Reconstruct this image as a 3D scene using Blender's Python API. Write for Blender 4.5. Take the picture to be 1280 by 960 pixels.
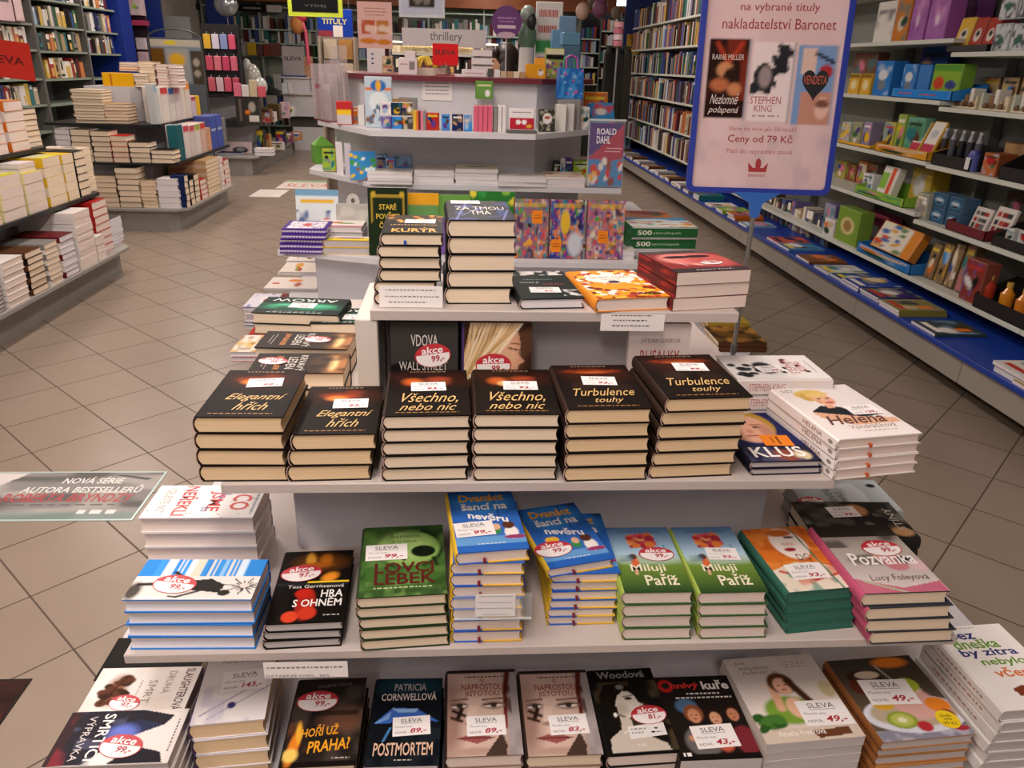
import bpy, math, random
import numpy as np
random.seed(7)
R = math.radians
for o in list(bpy.data.objects): bpy.data.objects.remove(o, do_unlink=True)
SC = bpy.context.scene
COL = SC.collection

# ------------------------------------------------------------------ camera
FOC, H = 960.0, 1.45                      # focal length in pixels of the 1280x960 frame, eye height
_a = np.array([583 - 640, 80 - 480.0, FOC])
_dy = _a / np.linalg.norm(_a)             # world Y (along the aisles) in camera axes (x right, y down, z ahead)
_b = np.array([1, .03, 0]); _dx = _a - (_a @ _a) / (_a @ _b) * _b
_dx /= np.linalg.norm(_dx); _dx = _dx if _dx[0] > 0 else -_dx
_dz = np.cross(_dx, _dy); _dz = _dz if _dz[1] < 0 else -_dz
cam = bpy.data.objects.new('camera', bpy.data.cameras.new('camera'))
COL.objects.link(cam); SC.camera = cam
from mathutils import Matrix, Vector
cx = Vector((_dx[0], _dy[0], _dz[0])); cy = -Vector((_dx[1], _dy[1], _dz[1])); cz = -Vector((_dx[2], _dy[2], _dz[2]))
m = Matrix.Identity(4)
for i in range(3): m[i][0], m[i][1], m[i][2] = cx[i], cy[i], cz[i]
m.translation = (0, 0, H); cam.matrix_world = m
cam.data.sensor_width = 36; cam.data.lens = FOC / 1280 * 36; cam.data.clip_end = 60; cam.data.clip_start = .02

# ------------------------------------------------------------------ view, world
vs = SC.view_settings
vs.view_transform = 'Standard'; vs.look = 'None'; vs.gamma = 1; vs.use_curve_mapping = False; vs.exposure = 0.0
W = bpy.data.worlds.new('world'); SC.world = W; W.use_nodes = True
W.node_tree.nodes['Background'].inputs[0].default_value = (1, .9, .88, 1)
W.node_tree.nodes['Background'].inputs[1].default_value = .3
LAMP_W = 23.5; LAMP_COL = (1, .88, .82)
LAMPS = [(-1.7, .3, 1.3), (-1.7, 3.0, 1.2), (-1.7, 5.8, 1.1), (-1.7, 8.6, 1), (-1.7, 11.4, 1), (-.2, .3, 1.1), (-.4, -1.6, 1.55), (-.3, 2.4, .9), (-.1, 5.6, .9), (.2, 8.2, .8), (.2, 11.4, .8), (.4, 14.0, .8), (-3.4, 7, .8), (-3.4, 10, .8), (2.0, 9.8, .5)]  # the lamp behind the camera is an added fill, brightening the page edges

# ------------------------------------------------------------------ pixel -> place helpers
def ray(px, py):
    c = np.array([px - 640, py - 480, FOC]); return np.array([c @ _dx, c @ _dy, c @ _dz])
def Pz(px, py, z):
    r = ray(px, py); t = (z - H) / r[2]; return np.array([0, 0, H]) + t * r
def Py(px, py, Y):
    r = ray(px, py); return np.array([0, 0, H]) + Y / r[1] * r
def Px(px, py, X):
    r = ray(px, py); return np.array([0, 0, H]) + X / r[0] * r

# ------------------------------------------------------------------ materials
def lin(c):
    if isinstance(c, str): c = [int(c[i:i + 2], 16) / 255 for i in (0, 2, 4)]
    return [x / 12.92 if x <= .04045 else ((x + .055) / 1.055) ** 2.4 for x in c[:3]]
_mats = {}
def M(col, rough=.5, spec=.4, metal=0, emit=0, alpha=1, trans=0, name=None):
    key = (str(col), rough, spec, metal, emit, alpha, trans)
    if key in _mats: return _mats[key]
    m = bpy.data.materials.new(name or 'mat_' + str(col)); m.use_nodes = True
    b = m.node_tree.nodes['Principled BSDF']; c = lin(col)
    b.inputs['Base Color'].default_value = (*c, 1); b.inputs['Roughness'].default_value = rough
    b.inputs['Specular IOR Level'].default_value = spec; b.inputs['Metallic'].default_value = metal
    if emit: b.inputs['Emission Color'].default_value = (*c, 1); b.inputs['Emission Strength'].default_value = emit
    if trans: b.inputs['Transmission Weight'].default_value = trans; b.inputs['IOR'].default_value = 1.2
    if alpha < 1: b.inputs['Alpha'].default_value = alpha
    _mats[key] = m; return m
def nodes(name):
    m = bpy.data.materials.new(name); m.use_nodes = True
    return m, m.node_tree.nodes, m.node_tree.links, m.node_tree.nodes['Principled BSDF']
def noisy(name, c1, c2, scale, rough=.5, spec=.4, stretch=(1, 1, 1), detail=3, bump=0, coord='Object'):
    m, N, L, b = nodes(name)
    tc = N.new('ShaderNodeTexCoord'); mp = N.new('ShaderNodeMapping'); mp.inputs['Scale'].default_value = stretch
    nz = N.new('ShaderNodeTexNoise'); nz.inputs['Scale'].default_value = scale; nz.inputs['Detail'].default_value = detail
    cr = N.new('ShaderNodeValToRGB'); cr.color_ramp.elements[0].position = .3; cr.color_ramp.elements[1].position = .7
    cr.color_ramp.elements[0].color = (*lin(c1), 1); cr.color_ramp.elements[1].color = (*lin(c2), 1)
    L.new(tc.outputs[coord], mp.inputs[0]); L.new(mp.outputs[0], nz.inputs[0]); L.new(nz.outputs[0], cr.inputs[0]); L.new(cr.outputs[0], b.inputs['Base Color'])
    b.inputs['Roughness'].default_value = rough; b.inputs['Specular IOR Level'].default_value = spec
    if bump:
        bp = N.new('ShaderNodeBump'); bp.inputs['Strength'].default_value = bump; bp.inputs['Distance'].default_value = .002
        L.new(nz.outputs[0], bp.inputs['Height']); L.new(bp.outputs[0], b.inputs['Normal'])
    return m
def pages_mat(name, c1, c2):              # thin leaves lying flat: fine lines across the block
    m = noisy(name, c1, c2, 1.0, .75, .15, (3, 3, 900), 2)
    return m
PG = {'cream': pages_mat('paper_cream', 'e2cbb0', 'eedcc4'), 'tan': pages_mat('paper_tan', 'dcba90', 'ead0aa'),
      'white': pages_mat('paper_white', 'd5cfd4', 'eae4e6'), 'pink': pages_mat('paper_pink', 'decac0', 'ecdcd2'),
      'grey': pages_mat('paper_grey', 'b9b1b0', 'cfc7c5'), 'green': pages_mat('paper_green_edge', '35685a', '437a6a')}
def vcol_mat():
    m, N, L, b = nodes('printed_cover')
    a = N.new('ShaderNodeVertexColor'); a.layer_name = 'Col'; L.new(a.outputs[0], b.inputs['Base Color'])
    b.inputs['Roughness'].default_value = .45; b.inputs['Specular IOR Level'].default_value = .06
    return m
VC = vcol_mat()
def objcol_mat():
    m, N, L, b = nodes('cloth_spine'); a = N.new('ShaderNodeObjectInfo')
    nz = N.new('ShaderNodeTexNoise'); nz.inputs['Scale'].default_value = 9
    mx = N.new('ShaderNodeMixRGB'); mx.blend_type = 'OVERLAY'; mx.inputs[0].default_value = .35
    tc = N.new('ShaderNodeTexCoord'); L.new(tc.outputs['Object'], nz.inputs[0])
    L.new(a.outputs['Color'], mx.inputs[1]); L.new(nz.outputs[0], mx.inputs[2]); L.new(mx.outputs[0], b.inputs['Base Color'])
    b.inputs['Roughness'].default_value = .3
    return m
OC = objcol_mat()
LAM = noisy('grey_laminate', 'c6c3c8', 'cecbd0', 2.0, .42, .4)
LAMW = noisy('pale_laminate', 'cfc6bd', 'd8cfc6', 2.0, .4, .4)
LAMD = noisy('grey_plinth', '8d8a84', '99958f', 2.0, .45, .4)
BLKEDGE = M('1d2022', .4)
BLUE = M('1c3f9e', .35)

# ------------------------------------------------------------------ mesh builder
class MB:
    def __init__(s): s.v = []; s.f = []; s.mi = []; s.mats = []; s.c = []; s.sm = []
    def slot(s, m):
        if m not in s.mats: s.mats.append(m)
        return s.mats.index(m)
    def add(s, vs, fs, m, cols=None, smooth=False):
        o = len(s.v); s.v.extend([tuple(map(float, p)) for p in vs]); i = s.slot(m)
        for f in fs: s.f.append([o + k for k in f]); s.mi.append(i); s.sm.append(smooth)
        s.c.extend(cols if cols is not None else [(1, 1, 1, 1)] * len(vs))
    def box(s, x0, x1, y0, y1, z0, z1, m, skip=''):
        v = [(x0, y0, z0), (x1, y0, z0), (x1, y1, z0), (x0, y1, z0), (x0, y0, z1), (x1, y0, z1), (x1, y1, z1), (x0, y1, z1)]
        s.add(v, [(0, 3, 2, 1), (4, 5, 6, 7), (0, 1, 5, 4), (1, 2, 6, 5), (2, 3, 7, 6), (3, 0, 4, 7)], m)
    def bbox(s, x0, x1, y0, y1, z0, z1, m, b=.003):      # box with a bevel on its vertical and top edges
        P = [(x0 + b, y0), (x1 - b, y0), (x1, y0 + b), (x1, y1 - b), (x1 - b, y1), (x0 + b, y1), (x0, y1 - b), (x0, y0 + b)]
        xm, ym = (x0 + x1) / 2, (y0 + y1) / 2
        k = lambda p: (p[0] + (b if p[0] < xm else -b) * .7, p[1] + (b if p[1] < ym else -b) * .7)
        v = [(*p, z0) for p in P] + [(*p, z1 - b) for p in P] + [(*k(p), z1) for p in P]
        f = [tuple(range(7, -1, -1)), tuple(range(16, 24))]
        for r in (0, 8):
            f += [(r + i, r + (i + 1) % 8, r + 8 + (i + 1) % 8, r + 8 + i) for i in range(8)]
        s.add(v, f, m)
    def prism(s, prof, y0, y1, m, caps=True, smooth=False):     # profile in x,z drawn out along y
        n = len(prof); v = [(x, y0, z) for x, z in prof] + [(x, y1, z) for x, z in prof]
        f = [(i, (i + 1) % n, n + (i + 1) % n, n + i) for i in range(n)]
        s.add(v, f, m, smooth=smooth)
        if caps: s.add([(x, y0, z) for x, z in prof], [tuple(range(n))[::-1]], m); s.add([(x, y1, z) for x, z in prof], [tuple(range(n))], m)
    def ext(s, prof, z0, z1, m):                                # profile in x,y drawn up along z
        n = len(prof); v = [(x, y, z0) for x, y in prof] + [(x, y, z1) for x, y in prof]
        s.add(v, [(i, (i + 1) % n, n + (i + 1) % n, n + i) for i in range(n)] + [tuple(range(n))[::-1], tuple(range(n, 2 * n))], m)
    def cyl(s, p0, p1, r0, r1, m, n=14, caps=True):
        p0, p1 = Vector(p0), Vector(p1); d = (p1 - p0).normalized()
        a = d.orthogonal().normalized(); b = d.cross(a); v = []
        for p, r in ((p0, r0), (p1, r1)):
            v += [p + a * r * math.cos(2 * math.pi * i / n) + b * r * math.sin(2 * math.pi * i / n) for i in range(n)]
        s.add(v, [(i, (i + 1) % n, n + (i + 1) % n, n + i) for i in range(n)], m, smooth=True)
        if caps: s.add(v[:n], [tuple(range(n))[::-1]], m); s.add(v[n:], [tuple(range(n))], m)
    def tube(s, pts, r, m, n=8):
        for a, b in zip(pts[:-1], pts[1:]): s.cyl(a, b, r, r, m, n)
    def ell(s, c, r, m, n=14, k=9):
        v = []; f = []
        for j in range(k + 1):
            t = math.pi * j / k
            for i in range(n):
                a = 2 * math.pi * i / n
                v.append((c[0] + r[0] * math.sin(t) * math.cos(a), c[1] + r[1] * math.sin(t) * math.sin(a), c[2] + r[2] * math.cos(t)))
        for j in range(k):
            for i in range(n): f.append((j * n + i, j * n + (i + 1) % n, (j + 1) * n + (i + 1) % n, (j + 1) * n + i)[::-1])
        s.add(v, f, m, smooth=True)
    def xform(s, start, mat):
        for i in range(start, len(s.v)): s.v[i] = tuple(mat @ Vector(s.v[i]))
    def build(s, name, parent=None, loc=None, rot=None):
        me = bpy.data.meshes.new(name); me.from_pydata(s.v, [], s.f)
        for mm in s.mats: me.materials.append(mm)
        me.polygons.foreach_set('material_index', s.mi); me.polygons.foreach_set('use_smooth', s.sm)
        if VC in s.mats:
            at = me.color_attributes.new('Col', 'FLOAT_COLOR', 'POINT'); at.data.foreach_set('color', np.array(s.c, dtype=np.float32).ravel())
        me.update(); return link(name, me, parent, loc, rot)
def link(name, me, parent=None, loc=None, rot=None):
    o = bpy.data.objects.new(name, me); COL.objects.link(o)
    if parent is not None: o.parent = parent
    if loc is not None: o.location = loc
    if rot is not None: o.rotation_euler = rot
    return o
def tag(o, label, cat, group=None, kind=None):
    o['label'] = label; o['category'] = cat
    if group: o['group'] = group
    if kind: o['kind'] = kind
    return o
def thing(name, label, cat, loc=(0, 0, 0), rot=(0, 0, 0), group=None):
    return tag(link(name, None, None, loc, rot), label, cat, group)
def struct(o, label=None):
    o['kind'] = 'structure'
    if label: o['label'] = label
    return o

# ------------------------------------------------------------------ lettering
_tc = {}
def text_mesh(s, shear=0, bold=0):
    k = (s, shear, bold)
    if k in _tc: return _tc[k]
    cu = bpy.data.curves.new('t', 'FONT'); cu.body = s; cu.shear = shear; cu.offset = bold; cu.resolution_u = 2; cu.fill_mode = 'FRONT'
    ob = bpy.data.objects.new('t', cu); me = ob.to_mesh()
    v = np.array([p.co[:] for p in me.vertices]) if len(me.vertices) else np.zeros((0, 3)); f = [tuple(p.vertices) for p in me.polygons]
    ob.to_mesh_clear(); bpy.data.objects.remove(ob); bpy.data.curves.remove(cu)
    if len(v): v = v[:, :2]; lo, hi = v.min(0), v.max(0); v = (v - lo) / np.maximum(hi - lo, 1e-6)
    _tc[k] = (v, f); return _tc[k]

# ------------------------------------------------------------------ printed pictures: a small raster painted by code, plus crisp marks on top
class Art:
    def __init__(s, bg='ffffff', nx=64, ny=90):
        s.nx, s.ny = nx, ny; s.marks = []
        s.U, s.V = np.meshgrid(np.linspace(0, 1, nx), np.linspace(0, 1, ny))
        s.px = np.zeros((ny, nx, 3)) + np.array(lin(bg))
        s.bg = bg
    def mix(s, mask, col): s.px = s.px * (1 - mask[..., None]) + np.array(lin(col)) * mask[..., None]; return s
    def grad(s, c0, c1, v0=0, v1=1):
        t = np.clip((s.V - v0) / (v1 - v0), 0, 1)[..., None]; m = ((s.V >= v0) & (s.V <= v1))[..., None]
        s.px = np.where(m, np.array(lin(c0)) * (1 - t) + np.array(lin(c1)) * t, s.px); return s
    def ell(s, u, v, a, b, col, soft=.15, rot=0, k=1):
        c, n = math.cos(R(rot)), math.sin(R(rot)); asp = 1.4
        x = (s.U - u); y = (s.V - v) * asp; X = (x * c + y * n) / a; Y = (-x * n + y * c) / (b * asp)
        d = np.sqrt(X * X + Y * Y); return s.mix(k * np.clip((1 - d) / max(soft, 1e-3) + .5, 0, 1), col)
    def rect(s, u0, v0, u1, v1, col, k=1): return s.mix(k * ((s.U >= u0) & (s.U <= u1) & (s.V >= v0) & (s.V <= v1)).astype(float), col)
    def poly(s, pts, col, k=1):
        ins = np.zeros(s.U.shape, bool); n = len(pts)
        for i in range(n):
            (x0, y0), (x1, y1) = pts[i], pts[(i + 1) % n]
            if y0 == y1: continue
            c = ((s.V < y0) != (s.V < y1)) & (s.U < (x1 - x0) * (s.V - y0) / (y1 - y0) + x0); ins ^= c
        return s.mix(k * ins.astype(float), col)
    def line(s, u0, v0, u1, v1, w, col, k=1):
        dx, dy = u1 - u0, (v1 - v0) * 1.4; L2 = dx * dx + dy * dy + 1e-9
        x, y = s.U - u0, (s.V - v0) * 1.4; t = np.clip((x * dx + y * dy) / L2, 0, 1)
        d = np.sqrt((x - t * dx) ** 2 + (y - t * dy) ** 2); return s.mix(k * np.clip((w - d) / (w * .5), 0, 1), col)
    def noise(s, col, n=6, k=.5, seed=0, thr=.5, v0=0, v1=1, u0=0, u1=1):
        r = np.random.RandomState(seed); g = r.rand(n + 2, n + 2)
        x, y = s.U * n, s.V * n; i, j = x.astype(int), y.astype(int); fx, fy = x - i, y - j
        fx, fy = fx * fx * (3 - 2 * fx), fy * fy * (3 - 2 * fy)
        q = (g[j, i] * (1 - fx) + g[j, i + 1] * fx) * (1 - fy) + (g[j + 1, i] * (1 - fx) + g[j + 1, i + 1] * fx) * fy
        mk = np.clip((q - thr) * 4, 0, 1) * k * ((s.V >= v0) & (s.V <= v1) & (s.U >= u0) & (s.U <= u1)); return s.mix(mk, col)
    def dots(s, cols, n, r, seed=0, v0=0, v1=1, u0=0, u1=1):
        q = random.Random(seed)
        for _ in range(n): s.ell(q.uniform(u0, u1), q.uniform(v0, v1), r * q.uniform(.6, 1.4), r * q.uniform(.5, 1), q.choice(cols), .3, q.uniform(0, 180))
        return s
    def T(s, txt, u0, v0, u1, v1, col, shear=0, bold=0, rot=0): s.marks.append(('T', txt, u0, v0, u1, v1, col, shear, bold, rot)); return s
    def P(s, pts, col): s.marks.append(('P', pts, col)); return s
    def D(s, u0, u1, v, col, h=.012, seed=1):          # a line of print too small to read
        q = random.Random(seed); u = u0
        while u < u1:
            w = q.uniform(.02, .06); s.marks.append(('P', [(u, v), (min(u + w, u1), v), (min(u + w, u1), v + h), (u, v + h)], col)); u += w + .018
        return s
    def face(s, u, v, r, skin, hair, look=0):
        s.ell(u, v + r * .25, r * 1.1, r * 1.0, hair, .2); s.ell(u + look * r * .2, v - r * .02, r * .72, r * .78, skin, .2)
        for e in (-1, 1): s.ell(u + look * r * .25 + e * r * .28, v + r * .08, r * .12, r * .06, '2a1a14', .5)
        s.ell(u + look * r * .25, v - r * .35, r * .22, r * .07, '8a2c2c', .5); return s
    def put(s, mb, O, U, V, lift=.0005, plain=False):  # lay it on the rectangle O + u*U + v*V
        O, U, V = map(np.array, (O, U, V)); n = np.cross(U, V); n = n / np.linalg.norm(n)
        P = O + s.U[..., None] * U + s.V[..., None] * V + n * lift
        idx = np.arange(s.nx * s.ny).reshape(s.ny, s.nx)
        fs = np.stack([idx[:-1, :-1], idx[:-1, 1:], idx[1:, 1:], idx[1:, :-1]], -1).reshape(-1, 4).tolist()
        c = np.concatenate([s.px, np.ones((s.ny, s.nx, 1))], -1).reshape(-1, 4).tolist()
        mb.add(P.reshape(-1, 3), fs, VC, c)
        k = 0
        for mk in s.marks:
            k += 1; up = n * (lift + .00025 + .00004 * (k % 7))
            if mk[0] == 'T':
                _, t, u0, v0, u1, v1, col, sh, bo, rot = mk; q, f = text_mesh(t, sh, bo)
                if not len(q): continue
                if rot == 0: uv = q * np.array([u1 - u0, v1 - v0]) + np.array([u0, v0])
                elif rot == 90: uv = np.stack([u1 - q[:, 1] * (u1 - u0), v0 + q[:, 0] * (v1 - v0)], -1)      # reads upward
                elif rot == -90: uv = np.stack([u0 + q[:, 1] * (u1 - u0), v1 - q[:, 0] * (v1 - v0)], -1)
                else:
                    q2 = q * np.array([u1 - u0, v1 - v0]); uv = q2 + np.array([u0, v0]); uv[:, 1] += q2[:, 0] * math.tan(R(rot))
                mb.add(O + uv[:, :1] * U + uv[:, 1:] * V + up, f, M(col, .4))
            else:
                pts = np.array(mk[1], float); a = 0
                for i in range(len(pts)): a += pts[i][0] * pts[(i + 1) % len(pts)][1] - pts[(i + 1) % len(pts)][0] * pts[i][1]
                if a < 0: pts = pts[::-1]
                mb.add(O + pts[:, :1] * U + pts[:, 1:] * V + up, [tuple(range(len(pts)))], M(mk[2], .4))

def ringpts(u, v, a, b, n=24, a0=0, a1=360):
    return [(u + a * math.cos(R(a0 + (a1 - a0) * i / n)), v + b * math.sin(R(a0 + (a1 - a0) * i / n))) for i in range(n + (a1 - a0 < 360))]

# ------------------------------------------------------------------ price stickers (flat on the cover, in metres)
def sticker_mb(kind, price, x, y, z, ang, sz=1):
    mb = MB(); a = Art('f4efee', 2, 2) if kind == 'sleva' else None
    if kind == 'sleva':
        w, h = .062 * sz, .04 * sz
        a.T('SLEVA', .22, .68, .78, .88, '4a4648'); a.P([(.22, .62), (.78, .62), (.78, .635), (.22, .635)], '4a4648')
        a.T('Původní cena:', .07, .42, .52, .54, '8a8486'); a.T('NOVÁ:', .07, .12, .38, .26, '6a6466'); a.T(price + ',-', .46, .08, .9, .36, 'b0283a', .2, .02)
        a.put(mb, (-w / 2, -h / 2, 0), (w, 0, 0), (0, h, 0), .0003)
    elif kind == 'akce':                                # an oval with a red band and a cut edge
        w, h = .0285 * sz, .019 * sz
        def fl(pts, col, lift): mb.add([(p[0] * w, p[1] * h, lift) for p in pts], [tuple(range(len(pts)))], M(col, .4))
        fl(ringpts(0, 0, 1, 1, 28), 'c0303a', .0004); fl(ringpts(0, -.08, .93, .88, 28), 'f2ebea', .0007)
        fl([(-.93, .12), (.93, .12), (.86, .5), (.6, .78), (.2, .95), (-.2, .95), (-.6, .78), (-.86, .5)], 'c0303a', .0008)
        for t, b, c in (('akce', (-.6, .16, .6, .78), 'f6f0f0'), (price + ',-', (-.1, -.62, .62, 0), 'b0283a')):
            q, f = text_mesh(t, .1, .02); mb.add([((b[0] + p[0] * (b[2] - b[0])) * w, (b[1] + p[1] * (b[3] - b[1])) * h, .0012) for p in q], f, M(c, .4))
    elif kind == 'orange':
        w, h = .04 * sz, .05 * sz; a = Art('f08a28', 2, 2)
        a.D(.2, .8, .62, '7a3a10', .05); a.D(.15, .85, .4, '7a3a10', .08, 3); a.put(mb, (-w / 2, -h / 2, 0), (w, 0, 0), (0, h, 0), .0003)
    elif kind == 'yellow':
        r = .018 * sz; mb.add([(r * p[0], r * p[1], .0004) for p in ringpts(0, 0, 1, 1, 24)], [tuple(range(24))], M('f2d21e', .4))
        for t, b in (('Skvělá', (-.5, .25, .5, .55)), ('cena', (-.35, -.1, .35, .12)), ('99 Kč', (-.6, -.6, .6, -.25))):
            q, f = text_mesh(t); mb.add([((b[0] + p[0] * (b[2] - b[0])) * r, (b[1] + p[1] * (b[3] - b[1])) * r, .0008) for p in q], f, M('5a4a10', .5))
    mb.xform(0, Matrix.Translation((x, y, z + .0012)) @ Matrix.Rotation(R(ang), 4, 'Z'))
    return mb

# ------------------------------------------------------------------ books
def cover_mb(w, h, t, col, spine=None, soft=False, art=None, sart=None, round_=True, band=None):
    mb = MB(); bt = .0006 if soft else .0018; rr = min(.006, t * .3) if (round_ and not soft) else 0
    cm = M(col, .45, .08); sp = M(spine or col, .45, .08); x0, x1 = -w / 2, w / 2
    mb.box(x0 + rr, x1, -h / 2, h / 2, t - bt, t, cm); mb.box(x0 + rr, x1, -h / 2, h / 2, 0, bt, cm)
    if band: mb.box(-w * .05, x1 + .0004, -h / 2 - .0005, -h / 2 + .02, .0002, bt + .0006, M(band, .36))
    n = 8; out = []; inn = []                            # rounded spine shell
    for i in range(n + 1):
        a = math.pi * (.5 + i / n); cxx = x0 + rr + .0005
        out.append((cxx + rr * math.cos(a), t / 2 + t / 2 * math.sin(a))); inn.append((cxx + max(rr - bt, 0) * math.cos(a) + (bt if rr == 0 else 0), t / 2 + (t / 2 - bt) * math.sin(a)))
    if rr == 0: mb.box(x0, x0 + .001, -h / 2, h / 2, 0, t, sp)
    else:
        prof = out + inn[::-1]; m_ = len(prof)
        v = [(x, -h / 2, z) for x, z in prof] + [(x, h / 2, z) for x, z in prof]
        mb.add(v, [(i, (i + 1) % m_, m_ + (i + 1) % m_, m_ + i)[::-1] for i in range(m_)], sp, smooth=False)
        for e in (0, m_): mb.add(v[e:e + m_], [(i, i + 1, m_ - 2 - i, m_ - 1 - i) for i in range(n)], M('b8988c', .6, .1) if sum(lin(col)) < .25 else sp)
    if art is not None: art.put(mb, (x0 + rr, -h / 2, t), (w - rr, 0, 0), (0, h, 0))
    if sart is not None: sart.put(mb, (x0 - .0004, h / 2, t * .06), (0, -h, 0), (0, 0, t * .88), .0006)
    return mb
def pages_mb(w, h, t, pm, soft=False):
    mb = MB(); bt = .0006 if soft else .0018; g = 0 if soft else .0022; rr = 0 if soft else min(.006, t * .3)
    x0, x1 = -w / 2 + (.001 if soft else .0035), w / 2 - g - (0.0005 if soft else 0); z0, z1 = bt, t - bt; n = 6
    prof = [(x0 + rr + (-rr * math.sin(math.pi * i / n)), z0 + (z1 - z0) * i / n) for i in range(n + 1)]
    prof += [(x1 - (rr * .5 * math.sin(math.pi * i / n)), z1 - (z1 - z0) * i / n) for i in range(n + 1)]
    mb.prism(prof[::-1], -h / 2 + g + .0002 * soft, h / 2 - g - .0002 * soft, pm); return mb
ORD = ['', 'first', 'second', 'third', 'fourth', 'fifth', 'sixth', 'seventh', 'eighth', 'ninth', 'tenth', 'eleventh', 'twelfth', 'thirteenth', 'fourteenth', 'fifteenth', 'sixteenth', 'seventeenth', 'eighteenth', 'nineteenth', 'twentieth',
       'twenty-first', 'twenty-second', 'twenty-third', 'twenty-fourth', 'twenty-fifth', 'twenty-sixth', 'twenty-seventh', 'twenty-eighth', 'twenty-ninth', 'thirtieth']
def posword(i, n):                                      # i counted from the top
    if n == 1: return None
    if n == 2: return ('upper', 'lower')[i]
    return 'topmost' if i == 0 else 'bottom' if i == n - 1 else 'middle' if n == 3 else ORD[i + 1] + '-from-top'
_bm = {}
def book(name, label, w, h, t, col, loc, rot, spine=None, soft=False, art=None, sart=None, pages='cream', stickers=(), group=None, ribbon=None, band=None, cat='book', key=None, simple=False):
    e = thing(name, label, cat, loc, rot, group)
    k = key and (key, round(w, 4), round(h, 4), round(t, 4))
    if k and k in _bm: c, p = _bm[k]; c = link('cover', c, e); p = link('pages', p, e)
    else:
        c = cover_mb(w, h, t, col, spine, soft, art, sart, band=band).build('cover', e); p = pages_mb(w, h, t, PG[pages], soft).build('pages', e)
        if k: _bm[k] = (c.data, p.data)
    for st in stickers:
        kind, price, u, v, ang = st[:5]; sz = st[5] if len(st) > 5 else 1
        s = sticker_mb(kind, price, (u - .5) * w, (v - .5) * h, t, ang, sz).build('price_sticker', e)
    if ribbon and not ribbon.startswith('-'):
        rb = MB(); rb.box(-w * .12, -w * .12 + .005, -h / 2 - .004, -h / 2 + .006, t * .35, t * .35 + .0015, M(ribbon)); rb.box(-w * .12, -w * .12 + .005, -h / 2 - .0045, -h / 2 - .003, t * .1, t * .36, M(ribbon)); rb.build('bookmark_ribbon', e)
    return e

def quad(q, z):
    P = [Pz(*p, z)[:2] for p in q]; u = (P[1] - P[0] + P[3] - P[2]) / 2; v = (P[2] - P[0] + P[3] - P[1]) / 2
    c = sum(P) / 4; return c, math.atan2(u[1], u[0]), np.linalg.norm(u), np.linalg.norm(v), P
def stack(name, desc, where, q, n, zs, bottom=None, ztop=None, turn=0, tops=None, art=None, sart=None, col='202020', spine=None, soft=False, pages='cream',
          stickers=(), ribbon=None, lowyaw=None, yaw=None, jit=.0015, fit=.993, shift='lin', seed=None, arts_all=False, band=None, size=None, lowart=None):
    """n books lying on the shelf at height zs; q = the four corners of the top cover in the photograph (near-left, near-right, far-left, far-right)"""
    if ztop is None:
        yf = Pz(*bottom, zs)[1]; ztop = Py(*q[0], yf)[2]
    c, a, U, V, P = quad(q, ztop); t = (ztop - zs) / n
    if yaw is not None: a = R(yaw)
    if size: U, V = size
    rnd = random.Random(seed if seed is not None else sum(map(ord, name + where)))
    w, h = (U * fit, V * fit) if turn == 0 else (V * fit, U * fit)
    dx = (Pz(*bottom, zs)[0] - P[0][0]) if bottom else 0
    dx = max(-.03, min(.03, dx))
    for i in range(n):                                   # i from the top
        top = i == 0; f = 0 if top else (1 if shift == 'all' else i / max(1, n - 1))
        jx, jy, ja = (0, 0, 0) if top else (rnd.uniform(-jit, jit), rnd.uniform(-jit, jit), rnd.uniform(-.7, .7))
        if lowyaw is not None and not top: ja += lowyaw - math.degrees(a)
        pw = posword(i, n)
        lab = f'{pw} {desc}, {where}' if pw else f'{desc} {where}'
        e = book(name, lab, w, h, t * .985, col, (c[0] + dx * f + jx, c[1] + jy + (0 if top else .001), zs + t * (n - 1 - i) + .0004), (0, 0, a + R(turn + ja)), spine, soft,
                 art if (top or arts_all) else lowart, sart, pages, stickers if top else (), (f'{desc} stack {where}') if n > 1 else None, (ribbon if top or not (ribbon or '').startswith('top') else None) and ribbon.replace('top', ''), band, key=None if top else (name, desc, where))
    return ztop

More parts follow.
